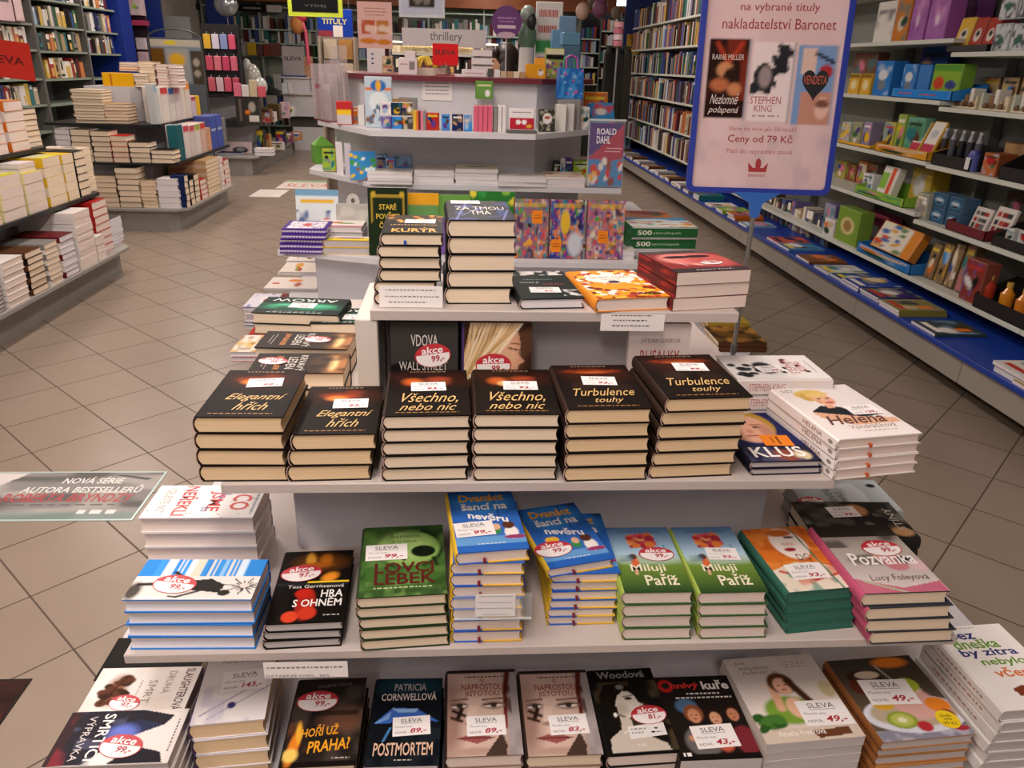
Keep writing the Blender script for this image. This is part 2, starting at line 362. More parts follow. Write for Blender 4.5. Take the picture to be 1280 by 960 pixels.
# ------------------------------------------------------------------ room shell
def floor_mat():
    m, N, L, b = nodes('floor_tiles')
    tc = N.new('ShaderNodeTexCoord'); mp = N.new('ShaderNodeMapping'); mp.inputs['Rotation'].default_value = (0, 0, R(45))
    TS = .3135; c45 = math.cos(R(45)); ox, oy = -1.246, 2.765                    # one crossing of the joints
    px, py = (ox - oy) * c45, (ox + oy) * c45
    mp.inputs['Location'].default_value = (-px % TS, -py % TS, 0)
    L.new(tc.outputs['Object'], mp.inputs[0]); sx = N.new('ShaderNodeSeparateXYZ'); L.new(mp.outputs[0], sx.inputs[0])
    def mt(op, a, b_=None):
        n = N.new('ShaderNodeMath'); n.operation = op
        for i, q in enumerate((a, b_)):
            if q is None: continue
            if isinstance(q, (int, float)): n.inputs[i].default_value = q
            else: L.new(q, n.inputs[i])
        return n.outputs[0]
    def edge(o):
        d = mt('DIVIDE', o, TS); f = mt('FRACT', d); f2 = mt('MINIMUM', f, mt('SUBTRACT', 1, f)); return mt('MULTIPLY', f2, TS), mt('FLOOR', d)
    ex, ix = edge(sx.outputs[0]); ey, iy = edge(sx.outputs[1])
    mn = mt('MINIMUM', ex, ey); ss = N.new('ShaderNodeMapRange'); ss.inputs[1].default_value = .0012; ss.inputs[2].default_value = .0042; L.new(mn, ss.inputs[0])
    cb = N.new('ShaderNodeCombineXYZ'); L.new(ix, cb.inputs[0]); L.new(iy, cb.inputs[1])
    wn = N.new('ShaderNodeTexWhiteNoise'); L.new(cb.outputs[0], wn.inputs[0])
    nz = N.new('ShaderNodeTexNoise'); nz.inputs['Scale'].default_value = 7; nz.inputs['Detail'].default_value = 6; L.new(tc.outputs['Object'], nz.inputs[0])
    cr = N.new('ShaderNodeValToRGB'); cr.color_ramp.elements[0].color = (*lin('8c7c6e'), 1); cr.color_ramp.elements[1].color = (*lin('9a8a7b'), 1)
    ad = mt('ADD', mt('MULTIPLY', nz.outputs[0], .7), mt('MULTIPLY', wn.outputs[0], .3)); L.new(ad, cr.inputs[0])
    mx = N.new('ShaderNodeMixRGB'); mx.inputs[1].default_value = (*lin('4a3a2e'), 1); L.new(ss.outputs[0], mx.inputs[0]); L.new(cr.outputs[0], mx.inputs[2])
    L.new(mx.outputs[0], b.inputs['Base Color'])
    rr = N.new('ShaderNodeMapRange'); rr.inputs[3].default_value = .7; rr.inputs[4].default_value = .3; L.new(ss.outputs[0], rr.inputs[0]); L.new(rr.outputs[0], b.inputs['Roughness'])
    bp = N.new('ShaderNodeBump'); bp.inputs['Strength'].default_value = .3; bp.inputs['Distance'].default_value = .002; L.new(ss.outputs[0], bp.inputs['Height']); L.new(bp.outputs[0], b.inputs['Normal'])
    return m
XL, XR, YB, YF, ZC = -4.75, 3.05, 15.8, -2.6, 2.95
WALLM = noisy('painted_wall', 'c9c2ba', 'd2cbc2', 3, .8, .2)
mb = MB(); mb.box(XL - .1, XR + .1, YF, YB + .1, -.1, 0, floor_mat()); struct(mb.build('floor'), 'beige ceramic tiles laid diagonally')
mb = MB(); mb.box(XL - .1, XR + .1, YF, YB + .1, ZC, ZC + .1, noisy('ceiling_paint', 'd8d2ca', 'e0dad2', 3, .9, .1)); struct(mb.build('ceiling'))
mb = MB(); mb.box(XL - .1, XL, YF, YB, 0, ZC, WALLM); struct(mb.build('wall_left'))
mb = MB(); mb.box(XR, XR + .1, YF, YB, 0, ZC, WALLM); struct(mb.build('wall_right'))
mb = MB(); mb.box(XL, XR, YB, YB + .1, 0, ZC, WALLM); struct(mb.build('wall_back'))
for i, (x, y, k) in enumerate(LAMPS):
    e = thing('ceiling_light', 'long fluorescent ceiling light above the shop floor, the set including one added front fill', 'lamp', (x, y, ZC), group='ceiling lights')
    f = MB(); f.box(-.17, .17, -.64, .64, -.07, 0, M('d8d8d8', .4)); f.build('housing', e)
    d = MB(); d.box(-.15, .15, -.6, .6, -.075, -.0701, M('fff0e0', .5, emit=6)); d.build('diffuser', e)
    la = bpy.data.lights.new('ceiling_lamp', 'AREA'); la.shape = 'RECTANGLE'; la.size = .3; la.size_y = 1.2; la.energy = LAMP_W * k; la.color = LAMP_COL
    lo = link('ceiling_lamp', la, e, (0, 0, -.085))
# ------------------------------------------------------------------ the sale display in front: a stepped shelf unit
ZB, ZL, ZM, ZT = .22, .52, .786, 1.01
LAM2 = noisy('shelf_laminate', 'bcb0ab', 'c6bab4', 2.0, .4, .4)
e = thing('display_unit', 'stepped grey display unit full of sale books in the foreground', 'display shelf', (.13, 1.7, 0), (0, 0, R(.5)))
def dpart(name, boxes, mat, bev=.002):
    mb = MB()
    for b in boxes: mb.bbox(b[0] - .13, b[1] - .13, b[2] - 1.7, b[3] - 1.7, b[4], b[5], mat, bev)
    return mb.build(name, e)
dpart('plinth', [(-.74, 1.0, 1.02, 2.26, 0, .195)], LAMD)
dpart('base_shelf', [(-.78, 1.24, .93, 2.3, .195, ZB)], LAM)
dpart('lower_shelf', [(-.575, .885, 1.052, 2.28, ZL - .017, ZL)], LAM2)
dpart('middle_shelf', [(-.415, .655, 1.157, 2.26, ZM - .018, ZM)], LAM2)
dpart('top_shelf', [(-.185, .54, 1.427, 1.71, ZT - .02, ZT)], LAM2)
dpart('back_panel', [(-.36, .63, 1.32, 2.2, ZB, ZL - .017)], LAM)
dpart('back_panel', [(-.345, .63, 1.36, 2.2, ZL, ZM - .018)], LAM)
dpart('back_panel', [(-.17, .47, 1.56, 1.70, ZM, ZT - .02)], LAM)
dpart('end_panel', [(-.215, -.172, 1.43, 1.70, ZM, ZT - .02)], LAMW)

# ---- cover pictures
def night(title1, title2, b1, b2, glow):
    a = Art('17110f'); a.ell(.5, .78, .5, .16, '3a1a10', 1.2)
    for (u, v, x, y, c) in glow: a.ell(u, v, x, y, c, .9, 0, .9)
    a.noise('0d0a09', 7, .6, 3, .5, .5, 1)
    a.T('Verunka Starková'.upper() if False else '', 0, 0, 1, 1, '000000')
    a.D(.25, .72, .945, '8a7358', .018, 4)
    for t, b in ((title1, b1), (title2, b2)): a.T(t, *b, 'd8b270', .5, 0)
    a.D(.12, .86, .055, 'a8763c', .012, 5)
    return a
flame = [(.45, .78, .22, .07, 'a8431a'), (.4, .72, .13, .05, 'e88a3c'), (.62, .86, .12, .04, '9a3a16')]
elegant = lambda: night('Elegantní', 'hřích', (.2, .3, .92, .46), (.36, .13, .76, .29), flame)
allnone = lambda: night('Všechno,', 'nebo nic', (.18, .24, .86, .46), (.16, .1, .84, .24), [(.3, .72, .12, .08, 'c8602a'), (.36, .66, .06, .05, 'f2b878'), (.62, .78, .14, .06, 'a8482a'), (.68, .7, .1, .06, '7a3a22')])
turbul = lambda: night('Turbulence', 'touhy', (.14, .27, .9, .43), (.36, .1, .72, .235), [(.5, .84, .3, .05, 'a8401a'), (.5, .82, .18, .03, 'd06a30'), (.3, .5, .14, .1, '32221a'), (.75, .45, .14, .1, '2c1d17')])
SB = dict(col='1c1513', spine='33251f', pages='tan')
MS = 'on the middle shelf'
stack('hardback_book', 'black novel with fire glow and gold script title', 'at the left end', ((244,521),(356,522),(278,463),(382,463)), 4, ZM, (253,602), art=elegant(), stickers=[('sleva','99',.58,.7,6,1.0)], **SB)
stack('hardback_book', 'small pile black novel with gold script title', 'second from the left', ((366,543),(473,543),(381,484),(478,482)), 3, ZM, (363,602), art=elegant(), stickers=[('sleva','93',.62,.6,2,1.0)], **SB)
SB['pages'] = 'cream'
stack('hardback_book', 'black novel with two-line gold script title', f'in front of the standing black thriller', ((475,520),(587,520),(485,464),(585,462)), 5, ZM, (475,602), art=allnone(), stickers=[('sleva','93',.52,.6,2,1.0)], **SB)
stack('hardback_book', 'black novel with two-line gold script title', f'in front of the standing blonde-haired cover', ((588,518),(698,518),(590,462),(688,462)), 5, ZM, (587,602), art=allnone(), stickers=[('sleva','93',.6,.6,-1,1.0)], **SB)
SB['pages'] = 'tan'
stack('hardback_book', 'black novel with gold script title', 'second black stack from the right', ((700,511),(812,512),(690,458),(785,455)), 5, ZM, (697,601), art=turbul(), stickers=[('sleva','93',.55,.6,-4,1.0)], **SB)
stack('hardback_book', 'black novel with gold script title and red glow', 'rightmost, tallest black stack', ((824,499),(932,496),(796,445),(895,443)), 6, ZM, (803,600), art=turbul(), stickers=[('sleva','99',.6,.68,-4,1.0)], **SB)
# boy-faced blue book
a = Art('1f2658'); a.ell(.36, .68, .42, .3, 'b8923a', .1, 18); a.ell(.33, .62, .36, .29, 'dba78f', .1, 14); a.ell(.2, .8, .3, .08, 'c8a44a', .3, 24); a.ell(.5, .63, .07, .022, '4a3030', .4); a.line(.42, .68, .58, .68, .014, '8a5a3a'); a.ell(.2, .66, .07, .022, '4a3030', .4); a.ell(.34, .55, .05, .04, 'c88a74', .5); a.line(.24, .46, .44, .47, .02, 'a04a48'); a.ell(.6, .55, .1, .14, 'c08a74', .7)
a.rect(0, 0, 1, .27, '20203a'); a.ell(.55, .1, .25, .1, '8a4a3a', .5); a.ell(.8, .1, .12, .08, 'd0c0a0', .4); a.noise('4a4c68', 8, .7, 4, .5, 0, .25)
a.T('KLUS', .1, .07, .86, .25, 'f4f0ec', 0, .015); a.dots(['d8d4e0'], 3, .03, 2, .92, .98, .3, .6)
stack('hardback_book', 'dark blue book with a boy\'s face and white capitals', 'beside the black stacks', ((904,580),(1003,577),(914,512),(986,511)), 2, ZM, (904,597), art=a, stickers=[('orange','',.62,.36,86,1.1)], col='1b1c30', pages='grey', fit=.97, size=(.138,.225))
# white biography with a blonde woman
a = Art('e4dcda'); a.poly([(.1, .5), (.3, .6), (.5, .56), (.62, .46), (.9, .44), (.9, .38), (.6, .34), (.3, .36)], '26282e'); a.poly([(.1, .5), (.12, .38), (.4, .22), (.98, .22), (.98, .3), (.6, .36), (.3, .44)], 'd8a98a'); a.rect(.36, .54, .46, .62, 'd8a588'); a.ell(.36, .84, .2, .09, 'd8b868', .15, 8); a.ell(.28, .78, .08, .08, 'c8a452', .3); a.ell(.44, .72, .13, .125, 'e2b092', .12); a.ell(.44, .82, .16, .045, 'e0c078', .3, 8); a.ell(.4, .74, .03, .012, '4a3028', .4); a.ell(.51, .74, .03, .012, '4a3028', .4); a.ell(.47, .655, .06, .018, 'b84a4a', .3); a.line(.48, .72, .49, .69, .008, 'c08868'); a.ell(.36, .68, .03, .03, 'd09c7e', .5)
a.T('Helena', .12, .24, .84, .4, '6a4440', .35, .015); a.T('Vondráčková', .3, .15, .86, .23, '9a8078', .3); a.D(.4, .8, .1, 'b4a09a', .012, 3); a.D(.06, .22, .93, '8a8480', .012, 8); a.D(.06, .2, .9, '8a8480', .012, 9)
sa = Art('e6dcd8', 6, 4); sa.T('HELENA', .55, .3, .82, .75, '7a4038'); sa.P(ringpts(.93, .5, .03, .22), '8a827e')
stack('hardback_book', 'white biography with a smiling blonde woman', 'at the right end of the middle shelf', ((1030,552),(1146,546),(969,486),(1070,477)), 4, ZM, (1024,603), art=a, sart=sa, stickers=[('sleva','129',.74,.47,-2,1.0)], col='e6dedb', pages='pink', ribbon='c85a28', fit=.97, size=(.175,.235))
# white book turned sideways, raven artwork
a = Art('e9e4e2'); a.dots(['23272c', '3a3f44'], 16, .07, 5, .55, .95, .1, .6); a.ell(.45, .6, .25, .12, '2a2e33', .3); a.ell(.45, .6, .09, .08, '8a9096', .5); a.dots(['23272c'], 8, .04, 8, .15, .5, .2, .9)
a.T('STEPHEN', .2, .27, .8, .37, 'b04a48'); a.T('KING', .3, .16, .7, .26, 'b04a48'); a.D(.25, .75, .08, '9a9694', .012)
sa = Art('e3dbd9', 6, 4); sa.T('STEPHEN KING', .12, .25, .5, .8, 'c07a78')
stack('hardback_book', 'thick white book with black ravens and red lettering', 'behind the blue book', ((917,475),(1042,475),(899,445),(1006,444)), 3, ZM, None, ztop=.885, turn=90, art=a, sart=sa, stickers=[('sleva','99',.42,.55,-80,.9)], col='e4dddb', pages='pink')
# books turned to the left aisle, behind the black stacks
a = Art('2b2422'); a.ell(.5, .9, .6, .14, 'a8744a', .8); a.ell(.55, .86, .3, .05, 'f2cf90', .8); a.ell(.5, .72, .4, .12, '4a3930', .8); a.noise('1c1716', 6, .6, 2, .5, .6, 1)
a.T('KRVAVÝ', .12, .48, .9, .58, 'd8cfc6'); a.T('LEDEN', .22, .36, .8, .46, 'd8cfc6'); a.T('JAN BAUER', .16, .22, .84, .3, 'e08a2c'); a.D(.2, .8, .14, '9a9088', .012); a.D(.25, .7, .1, '9a9088', .012, 4)
stack('hardback_book', 'dark brown book turned sideways with sunset cover', 'directly behind the leftmost black stack', ((303,467),(432,467),(325,440),(440,440)), 2, ZM, None, ztop=.86, turn=-90, art=a, stickers=[('akce','99',.45,.2,80,1.1)], col='2a2422', pages='cream', fit=.96)
stack('hardback_book', 'dark brown book turned sideways with sunset cover', 'second behind the leftmost black stack', ((316,435),(440,437),(333,412),(445,415)), 2, ZM, None, ztop=.86, turn=-90, art=a, stickers=[('akce','99',.5,.62,80,1.1)], col='2a2422', pages='cream', fit=.96)
a = Art('14201d'); a.ell(.5, .55, .5, .2, '2c8a66', .7); a.ell(.5, .5, .3, .1, '58b890', .8); a.noise('0e1614', 7, .7, 6, .5, .3, .75); a.D(.2, .85, .92, 'c8d8d0', .02, 5)
a.T('ARROW', .12, .1, .9, .26, 'dfe9e4'); a.D(.2, .8, .86, '9ab0a6', .014, 5)
stack('hardback_book', 'thick black and green thriller facing away', 'beside the grey cabinet', ((340,398),(406,402),(348,366),(420,367)), 2, ZM, None, ztop=.845, turn=180, art=a, stickers=[('sleva','99',.5,.5,178,1.1)], col='15211e', pages='cream', fit=.97, size=(.15,.235))
stack('hardback_book', 'black and green thriller facing away', 'half hidden beside the cream end panel', ((410,411),(462,411),(424,380),(470,380)), 1, ZM, None, ztop=.826, turn=180, art=a, stickers=[('sleva','99',.5,.6,178,1.1)], col='15211e', pages='cream', fit=.95, size=(.14,.22))
# standing books under the top shelf
def standing(name, label, x, y, z, w, h, t, art, lean=10, yaw=0, col='222222', pages='cream', stickers=(), soft=False, spine=None, group=None, cat='book'):
    return book(name, label, w, h, t, col, (x, y, z + h / 2 * math.sin(R(90 - lean))), (R(90 - lean), 0, R(yaw)), spine, soft, art, None, pages, stickers, group, cat=cat)
a = Art('3a3736'); a.grad('2c2a2a', '45413f', 0, .5); a.poly([(0, .55), (.25, .6), (.5, .5), (.75, .44), (1, .42), (1, .2), (.6, .28), (.3, .3), (0, .3)], '151414'); a.ell(.12, .45, .1, .03, '8a8480', .8, 20)
a.T('VDOVA', .3, .75, .7, .87, 'd8cfcb'); a.T('WALL STREET', .12, .5, .84, .59, 'cfc6c2'); a.D(.2, .8, .12, '9a918d', .02)
for i in range(3):
    standing('hardback_book', ['black thriller with grey capitals leaning under the top shelf', 'black thriller standing right behind the front black thriller', 'black thriller nearest the panel, behind two copies'][i], -.083 + .002 * i, 1.452 + i * .027, ZM + .0005, .138, .194, .024, a if i == 0 else None, 7, 0, '2a2827', stickers=[('akce', '99', .64, .655, 8, 1.25)] if i == 0 else (), group='black thrillers leaning under the top shelf')
a = Art('3a241a'); a.noise('5a3c2a', 5, .8, 3, .4); a.poly([(.5, .95), (.8, .9), (.84, .76), (.8, .68), (.9, .6), (.8, .56), (.8, .46), (.6, .4), (.4, .5)], 'c89474'); a.ell(.62, .66, .18, .2, 'd8a888', .6); a.line(.66, .74, .8, .72, .014, '4a2c20'); a.line(.7, .79, .82, .78, .012, '6a4030'); a.line(.74, .5, .84, .5, .014, '9a5048')
for k in range(34): q = k / 33; a.line(.1 + .75 * q, 1.0, .02 + .42 * q - .08 * (k % 3), .42 + .2 * q * q, .016 + .012 * (k % 2), ['d8b88a', 'e8cfa6', 'b08850', 'f0dfc0', 'c8a068'][k % 5], .8)
a.rect(0, 0, 1, .3, '2a1a14'); a.D(.5, .95, .42, 'a8846a', .014); a.D(.5, .95, .46, 'a8846a', .014, 5)
for i in range(2):
    standing('hardback_book', ['novel with a blonde woman in profile leaning under the top shelf', 'novel standing right behind the blonde woman cover'][i], .062, 1.452 + i * .028, ZM + .0005, .14, .194, .026, a if i == 0 else None, 7, 0, '3a2a3a', 'white', [('akce', '99', .46, .56, 2, 1.25)] if i == 0 else (), spine='4a3a6a', group='novels with a blonde woman in profile')
a = Art('cbbdba'); a.T('SVĚTLANA GLASEROVÁ', .2, .8, .84, .86, '6a5f5e'); a.T('RUSALKY', .2, .58, .84, .72, '9a2f34')
standing('paperback_book', 'pale pink novel standing behind the rightmost black stack', .39, 1.452, ZM + .0005, .125, .195, .018, a, 5, 0, 'c6b8b5', soft=True)

# ---- top shelf
a = Art('15120f'); a.rect(0, .7, 1, 1, '3a2c18'); a.dots(['d8a040', 'b87a28', '2a2018'], 30, .06, 4, .55, 1); a.T('KURÝR', .14, .06, .9, .3, 'e8a838', 0, .02); a.D(.1, .9, .42, 'c8a060', .03)
stack('hardback_book', 'thick black thriller with orange capitals', 'at the left end of the top shelf', ((475,293),(553,292),(482,270),(552,268)), 6, ZT, (470,383), art=a, stickers=[('sleva','129',.62,.62,-2,1.0)], col='191716', pages='cream', ribbon='top2c4fa8', yaw=2, jit=.004, size=(.122,.19))
a = Art('14151c'); a.noise('3a4a8a', 6, .6, 8, .55); a.line(.1, 0, .35, 1, .02, '8a9ad8', .6); a.line(.95, .5, .8, 0, .02, '8a9ad8', .6); a.line(.5, .6, .2, .2, .012, '8a9ad8', .6); a.T('ZA TMOU', .12, .5, .9, .66, 'd8d4c8'); a.T('TMA', .34, .26, .66, .44, 'd8d4c8')
stack('hardback_book', 'very thick black hardback with blue lightning', 'tallest on the top shelf', ((556,278),(640,277),(556,250),(636,249)), 5, ZT, (556,385), art=a, stickers=[('sleva','149',.34,.9,0,1.0)], col='17161a', pages='cream', yaw=3, jit=.004, size=(.135,.22))
a = Art('1f2726'); a.rect(0, .84, 1, 1, 'd8d6d2'); a.noise('1f2726', 12, 1, 3, .45, .84, 1); a.rect(.7, .08, 1, .3, 'cfcdca'); a.noise('1f2726', 14, 1, 5, .45, .08, .3); a.T('MODRÁ JE', .12, .52, .44, .6, 'c8ccca'); a.T('HVĚZDA', .5, .46, .86, .54, 'a03a38'); a.D(.2, .7, .66, '6a9a94', .02)
stack('hardback_book', 'charcoal book with white cut-out shapes', 'on the top shelf, beside the orange book', ((640,374),(723,373),(637,340),(710,339)), 1, ZT, (640,387), art=a, stickers=[('sleva','99',.48,.28,-3,1.0)], col='202625', pages='white')
a = Art('e8942a'); a.dots(['f6f0e6', 'b83a2a', 'f2c24a', 'f6f0e6', '7a2a20'], 150, .05, 2); a.ell(.5, .68, .36, .16, 'f6efe6', .05); a.ell(.5, .56, .09, .05, '3a3a4a', .2); a.ell(.5, .4, .34, .1, 'ee9c30', .1); a.ell(.82, .12, .12, .05, '3a2418', .1)
a.T('NÁVRAT DOMŮ', .22, .7, .78, .78, '7a2a28'); a.D(.35, .65, .64, '9a6a50', .015); a.D(.74, .9, .115, 'c8a040', .015)
stack('hardback_book', 'orange hardback with white flower pattern and oval title', 'on the top shelf', ((736,374),(830,371),(712,340),(797,337)), 1, ZT, (738,391), art=a, col='e08a26', spine='e89030', pages='pink')
a = Art('8a3434'); a.ell(.5, .6, .42, .3, 'd8807a', .25); a.ell(.72, .5, .3, .3, 'c05a58', .5); a.rect(0, .85, 1, 1, '4a4040'); a.noise('6a6060', 5, .5, 2, .5, .8, 1); a.ell(.36, .68, .19, .06, '2a2024', .1); a.ell(.66, .69, .18, .06, '2a2024', .1); a.line(.2, .7, .8, .72, .015, '2a2024'); a.line(.16, .62, .3, .28, .012, 'e8c8c4'); a.ell(.6, .32, .2, .06, 'e8a8a0', .4); a.rect(0, 0, 1, .16, '3a3034'); a.T('KRISTÝNA', .3, .05, .8, .11, 'c8bcbc')
sa = Art('5a2426', 8, 4); sa.noise('b83a34', 4, .9, 3, .45)
stack('paperback_book', 'thick red paperback with a face in sunglasses', 'top shelf, right end', ((837,342),(930,337),(805,315),(895,312)), 3, ZT, (832,391), art=a, sart=sa, stickers=[('akce','99',.66,.36,0,.95)], col='6a3a3a', spine='6a2a2a', soft=True, pages='pink', fit=.97)

# ---- lower shelf
a = Art('e9e3e2'); a.T('CO', .3, .74, .78, .92, 'c0302e', 0, .02); a.T('JSME', .2, .5, .82, .66, 'c0302e', 0, .015); a.T('SI', .66, .5, .82, .56, '3a5a98'); a.T('NEŘEKLI', .04, .26, .94, .42, 'c0302e', 0, .015); a.T('CELESTE NG', .14, .1, .8, .18, 'a8a4a4'); a.D(.1, .9, .95, '7a8a98', .02, 5); a.line(.3, .7, .3, .62, .02, '3a5a98'); a.line(.3, .62, .6, .62, .02, '3a5a98')
a.dots(['5a6068', '8a3030'], 40, .01, 3)
stack('hardback_book', 'white book with red capitals turned to the left', 'behind the blue striped stack', ((171,647),(324,649),(201,606),(332,603)), 4, ZL, None, ztop=.65, turn=-90, art=a, stickers=[], col='e6e0df', pages='pink', jit=.005, fit=.97, lowart=a)
a = Art('e3dcd8'); r = random.Random(3)
for k in range(24): a.rect(k / 24, .62, k / 24 + r.uniform(.015, .04), 1, r.choice(['2f86d8', '3b94e2', '8fc2ee', 'd8e6f2', '2f86d8']))
a.px = a.px; b = Art('e3dcd8')
a = Art('e3dcd8'); r = random.Random(5)                     # stripes run along the long side: painted along v, picture below them
for k in range(26): a.rect(0, k / 26, .44, k / 26 + r.uniform(.02, .04), r.choice(['2f86d8', '3b94e2', '8fc2ee', 'cfe2f2', '2f86d8']))
a.rect(0, .0, .44, .12, '2f86d8')
a.rect(.0, .86, .44, 1, '2f86d8'); a.rect(0, .42, .44, .5, 'd8d2c0')
a.noise('c8c0bc', 6, .4, 4, .5, 0, 1, .5, 1); a.ell(.8, .04, .2, .06, '4a4440', .6); a.poly([(.56, .4), (.5, .62), (.66, .74), (.84, .72), (.78, .5), (.66, .38)], '2a2624'); a.line(.6, .45, .64, .06, .05, '2a2624'); a.line(.56, .42, .34, .3, .04, '2a2624'); a.line(.8, .55, .94, .4, .03, '2a2624'); a.line(.94, .4, .92, .34, .022, '2a2624'); a.ell(.84, .76, .07, .05, '2a2624', .08)
for k in range(16): a.line(.68, .9, .68 + .2 * math.cos(k * .41) * (.6 + .4 * (k % 2)), .9 + .09 * math.sin(k * .41) * (1 + k % 2), .012, '2a2624')
a.ell(.66, .9, .06, .04, 'd8d0cc', .2)
stack('hardback_book', 'blue striped book with a falling dark figure', 'lower shelf, left end', ((154,750),(319,751),(181,697),(336,696)), 4, ZL, (165,814), turn=-90, art=Art('e3dcd8') if False else a, stickers=[('akce','99',.66,.34,80,1.3)], col='2f7fd6', spine='2a74cc', pages='white', fit=.97, jit=.003)
a = Art('15110f'); a.ell(.55, .82, .35, .12, '6a3c14', .9); a.ell(.4, .86, .07, .1, 'e8a83c', .7, 10); a.ell(.62, .86, .09, .08, 'c8761e', .8); a.ell(.72, .6, .12, .06, 'e8902a', .7, 30); a.ell(.5, .78, .2, .04, 'b8641c', .8); a.rect(0, .49, 1, .53, '23262a'); a.rect(.42, .525, 1, .545, 'f0c828')
a.ell(.45, .24, .13, .2, 'a8281c', .3); a.ell(.4, .38, .12, .06, 'c0281c', .3); a.ell(.28, .08, .11, .07, 'd8482a', .2); a.ell(.5, .12, .12, .08, 'c83a24', .3)
a.T('Tess Gerritsenová', .16, .45, .94, .495, 'd8d4d0', 0, .01); a.T('HRA', .64, .32, .94, .42, 'f4f0ec', 0, .015); a.T('S OHNĚM', .28, .2, .94, .33, 'f4f0ec', 0, .015); a.D(.72, .94, .08, 'c8c4c0', .012)
stack('hardback_book', 'black thriller with flames and white capitals', 'beside the blue striped stack', ((332,782),(432,776),(351,690),(440,688)), 3, ZL, (331,814), art=a, stickers=[('akce','97',.33,.66,6,1.3)], col='17120f', pages='grey')
a = Art('41682f'); a.noise('2c4a22', 7, .8, 2, .45); a.ell(.56, .66, .44, .3, '1f3018', .12); a.ell(.56, .65, .38, .255, '86ad5c', .12); a.ell(.5, .7, .3, .2, 'a0c276', .6); a.noise('6a924a', 9, .5, 8, .55, .4, .95)
a.ell(.74, .6, .15, .085, '141c10', .15); a.ell(.22, .58, .1, .08, '1a2414', .2); a.poly([(.46, .5), (.52, .58), (.56, .5), (.51, .47)], '1a2414'); a.line(.86, .5, .9, .4, .03, '1c2c16'); a.line(0, .5, .16, .56, .012, '1c2c16'); a.line(.88, .84, 1, .94, .014, '1c2c16'); a.line(.3, .95, .36, .84, .01, '3a5a2c'); a.rect(0, 0, 1, .08, '35522a'); a.noise('5a8040', 9, .6, 5, .5, 0, .4); a.noise('86a860', 12, .5, 12, .6, 0, .2)
a.T('JANA JOHNSON', .3, .8, .7, .85, '33422a'); a.T('& DJ ČERNÁ', .36, .73, .66, .78, '33422a'); a.T('LOVCI', .16, .3, .86, .45, '5c1f1a', 0, .02); a.T('LEBEK', .16, .15, .88, .3, '5c1f1a', 0, .02); a.D(.16, .84, .1, 'c8d0a8', .014)
stack('hardback_book', 'green thriller with a skull and dark red capitals', 'on the lower shelf', ((444,749),(559,742),(451,660),(554,656)), 5, ZL, (449,815), art=a, stickers=[('sleva','99',.32,.6,1,1.2)], col='2a3a22', spine='31452a', pages='cream')
def blue12():
    a = Art('2a62b8'); a.grad('3a70c4', '2358a8'); a.ell(.5, .8, .45, .2, '3a8ad8', .5); a.rect(0, .08, 1, .22, '7ab4e2', .6); a.rect(0, 0, 1, .1, '2c64ba')
    a.ell(.28, .34, .1, .08, 'f0e6d8', .2); a.ell(.28, .42, .11, .05, 'e8b838', .1); a.ell(.28, .3, .1, .05, 'c83a34', .2); a.ell(.6, .3, .08, .06, '3a8a4a', .3); a.ell(.62, .36, .06, .05, 'e0b090', .2); a.ell(.82, .26, .1, .1, 'f0eae6', .2); a.ell(.8, .38, .09, .06, '5a3424', .2); a.ell(.86, .19, .16, .03, '9a3a6a', .2); a.line(.68, .98, .7, .5, .008, '1a3a6a')
    a.T('Dvanáct', .15, .8, .84, .93, 'f0a820', 0, .03); a.T('šancí na', .16, .65, .86, .77, 'f6f2ee', 0, .03); a.T('nevěru', .24, .52, .82, .64, 'f6f2ee', 0, .03, -10); a.D(.3, .7, .1, 'd8e2f0', .012); a.P([(.84, .95), (.98, .95), (.98, .985), (.84, .985)], '1c2c50')
    return a
stack('hardback_book', 'bright blue comic novel with orange and white title', 'behind the sleeved notice', ((565,691),(656,682),(561,617),(640,614)), 8, ZL, (567,806), art=blue12(), stickers=[('sleva','99',.33,.34,3,1.1)], col='3a66c0', spine='e2b93a', pages='pink', ribbon='7a2030', size=(.126,.195), band='e2b440', lowyaw=1)
stack('hardback_book', 'bright blue comic novel with orange and white title', 'right of the notice', ((666,722),(756,700),(652,632),(732,626)), 7, ZL, (684,799), art=blue12(), stickers=[('akce','99',.25,.27,2,1.25)], col='3a66c0', spine='e2b93a', pages='pink', ribbon='7a2030', shift='all', size=(.126,.195), band='e2b440', lowyaw=1, lowart=blue12())
def paris():
    a = Art('4a7a3a'); a.grad('2c4a2a', '7a9a3c', 0, .45); a.grad('b8d4e0', '5a86b8', .45, 1); a.ell(.5, .46, .6, .06, 'a8c0a8', .9)
    a.ell(.3, .42, .06, .09, 'd86a3a', .2); a.ell(.29, .52, .06, .04, '5a3020', .2); a.line(.28, .33, .27, .26, .03, 'e0b090'); a.line(.34, .46, .46, .64, .012, 'c8a090'); a.dots(['b8303a', 'd8783a', 'c84a58', 'a02a40', 'e0a060'], 40, .06, 3, .68, .86, .32, .68)
    a.line(.82, .46, .83, .7, .012, '4a7a98'); a.noise('3a6a88', 8, .6, 4, .5, .44, .54)
    a.T('Miluji', .2, .26, .72, .4, 'f2ead0', 0, .015); a.T('Paříž', .36, .09, .84, .25, 'f2ead0', 0, .015); a.T('Caroline Vermalle', .16, .9, .84, .95, '3a5a80')
    return a
PS = dict(col='41603a', spine='a8c05a', pages='pink')
stack('hardback_book', 'green and blue novel with a girl holding balloons', 'left of its twin stack', ((774,741),(866,740),(754,660),(835,659)), 4, ZL, (774,802), art=paris(), stickers=[('akce','99',.68,.55,0,1.15)], **PS)
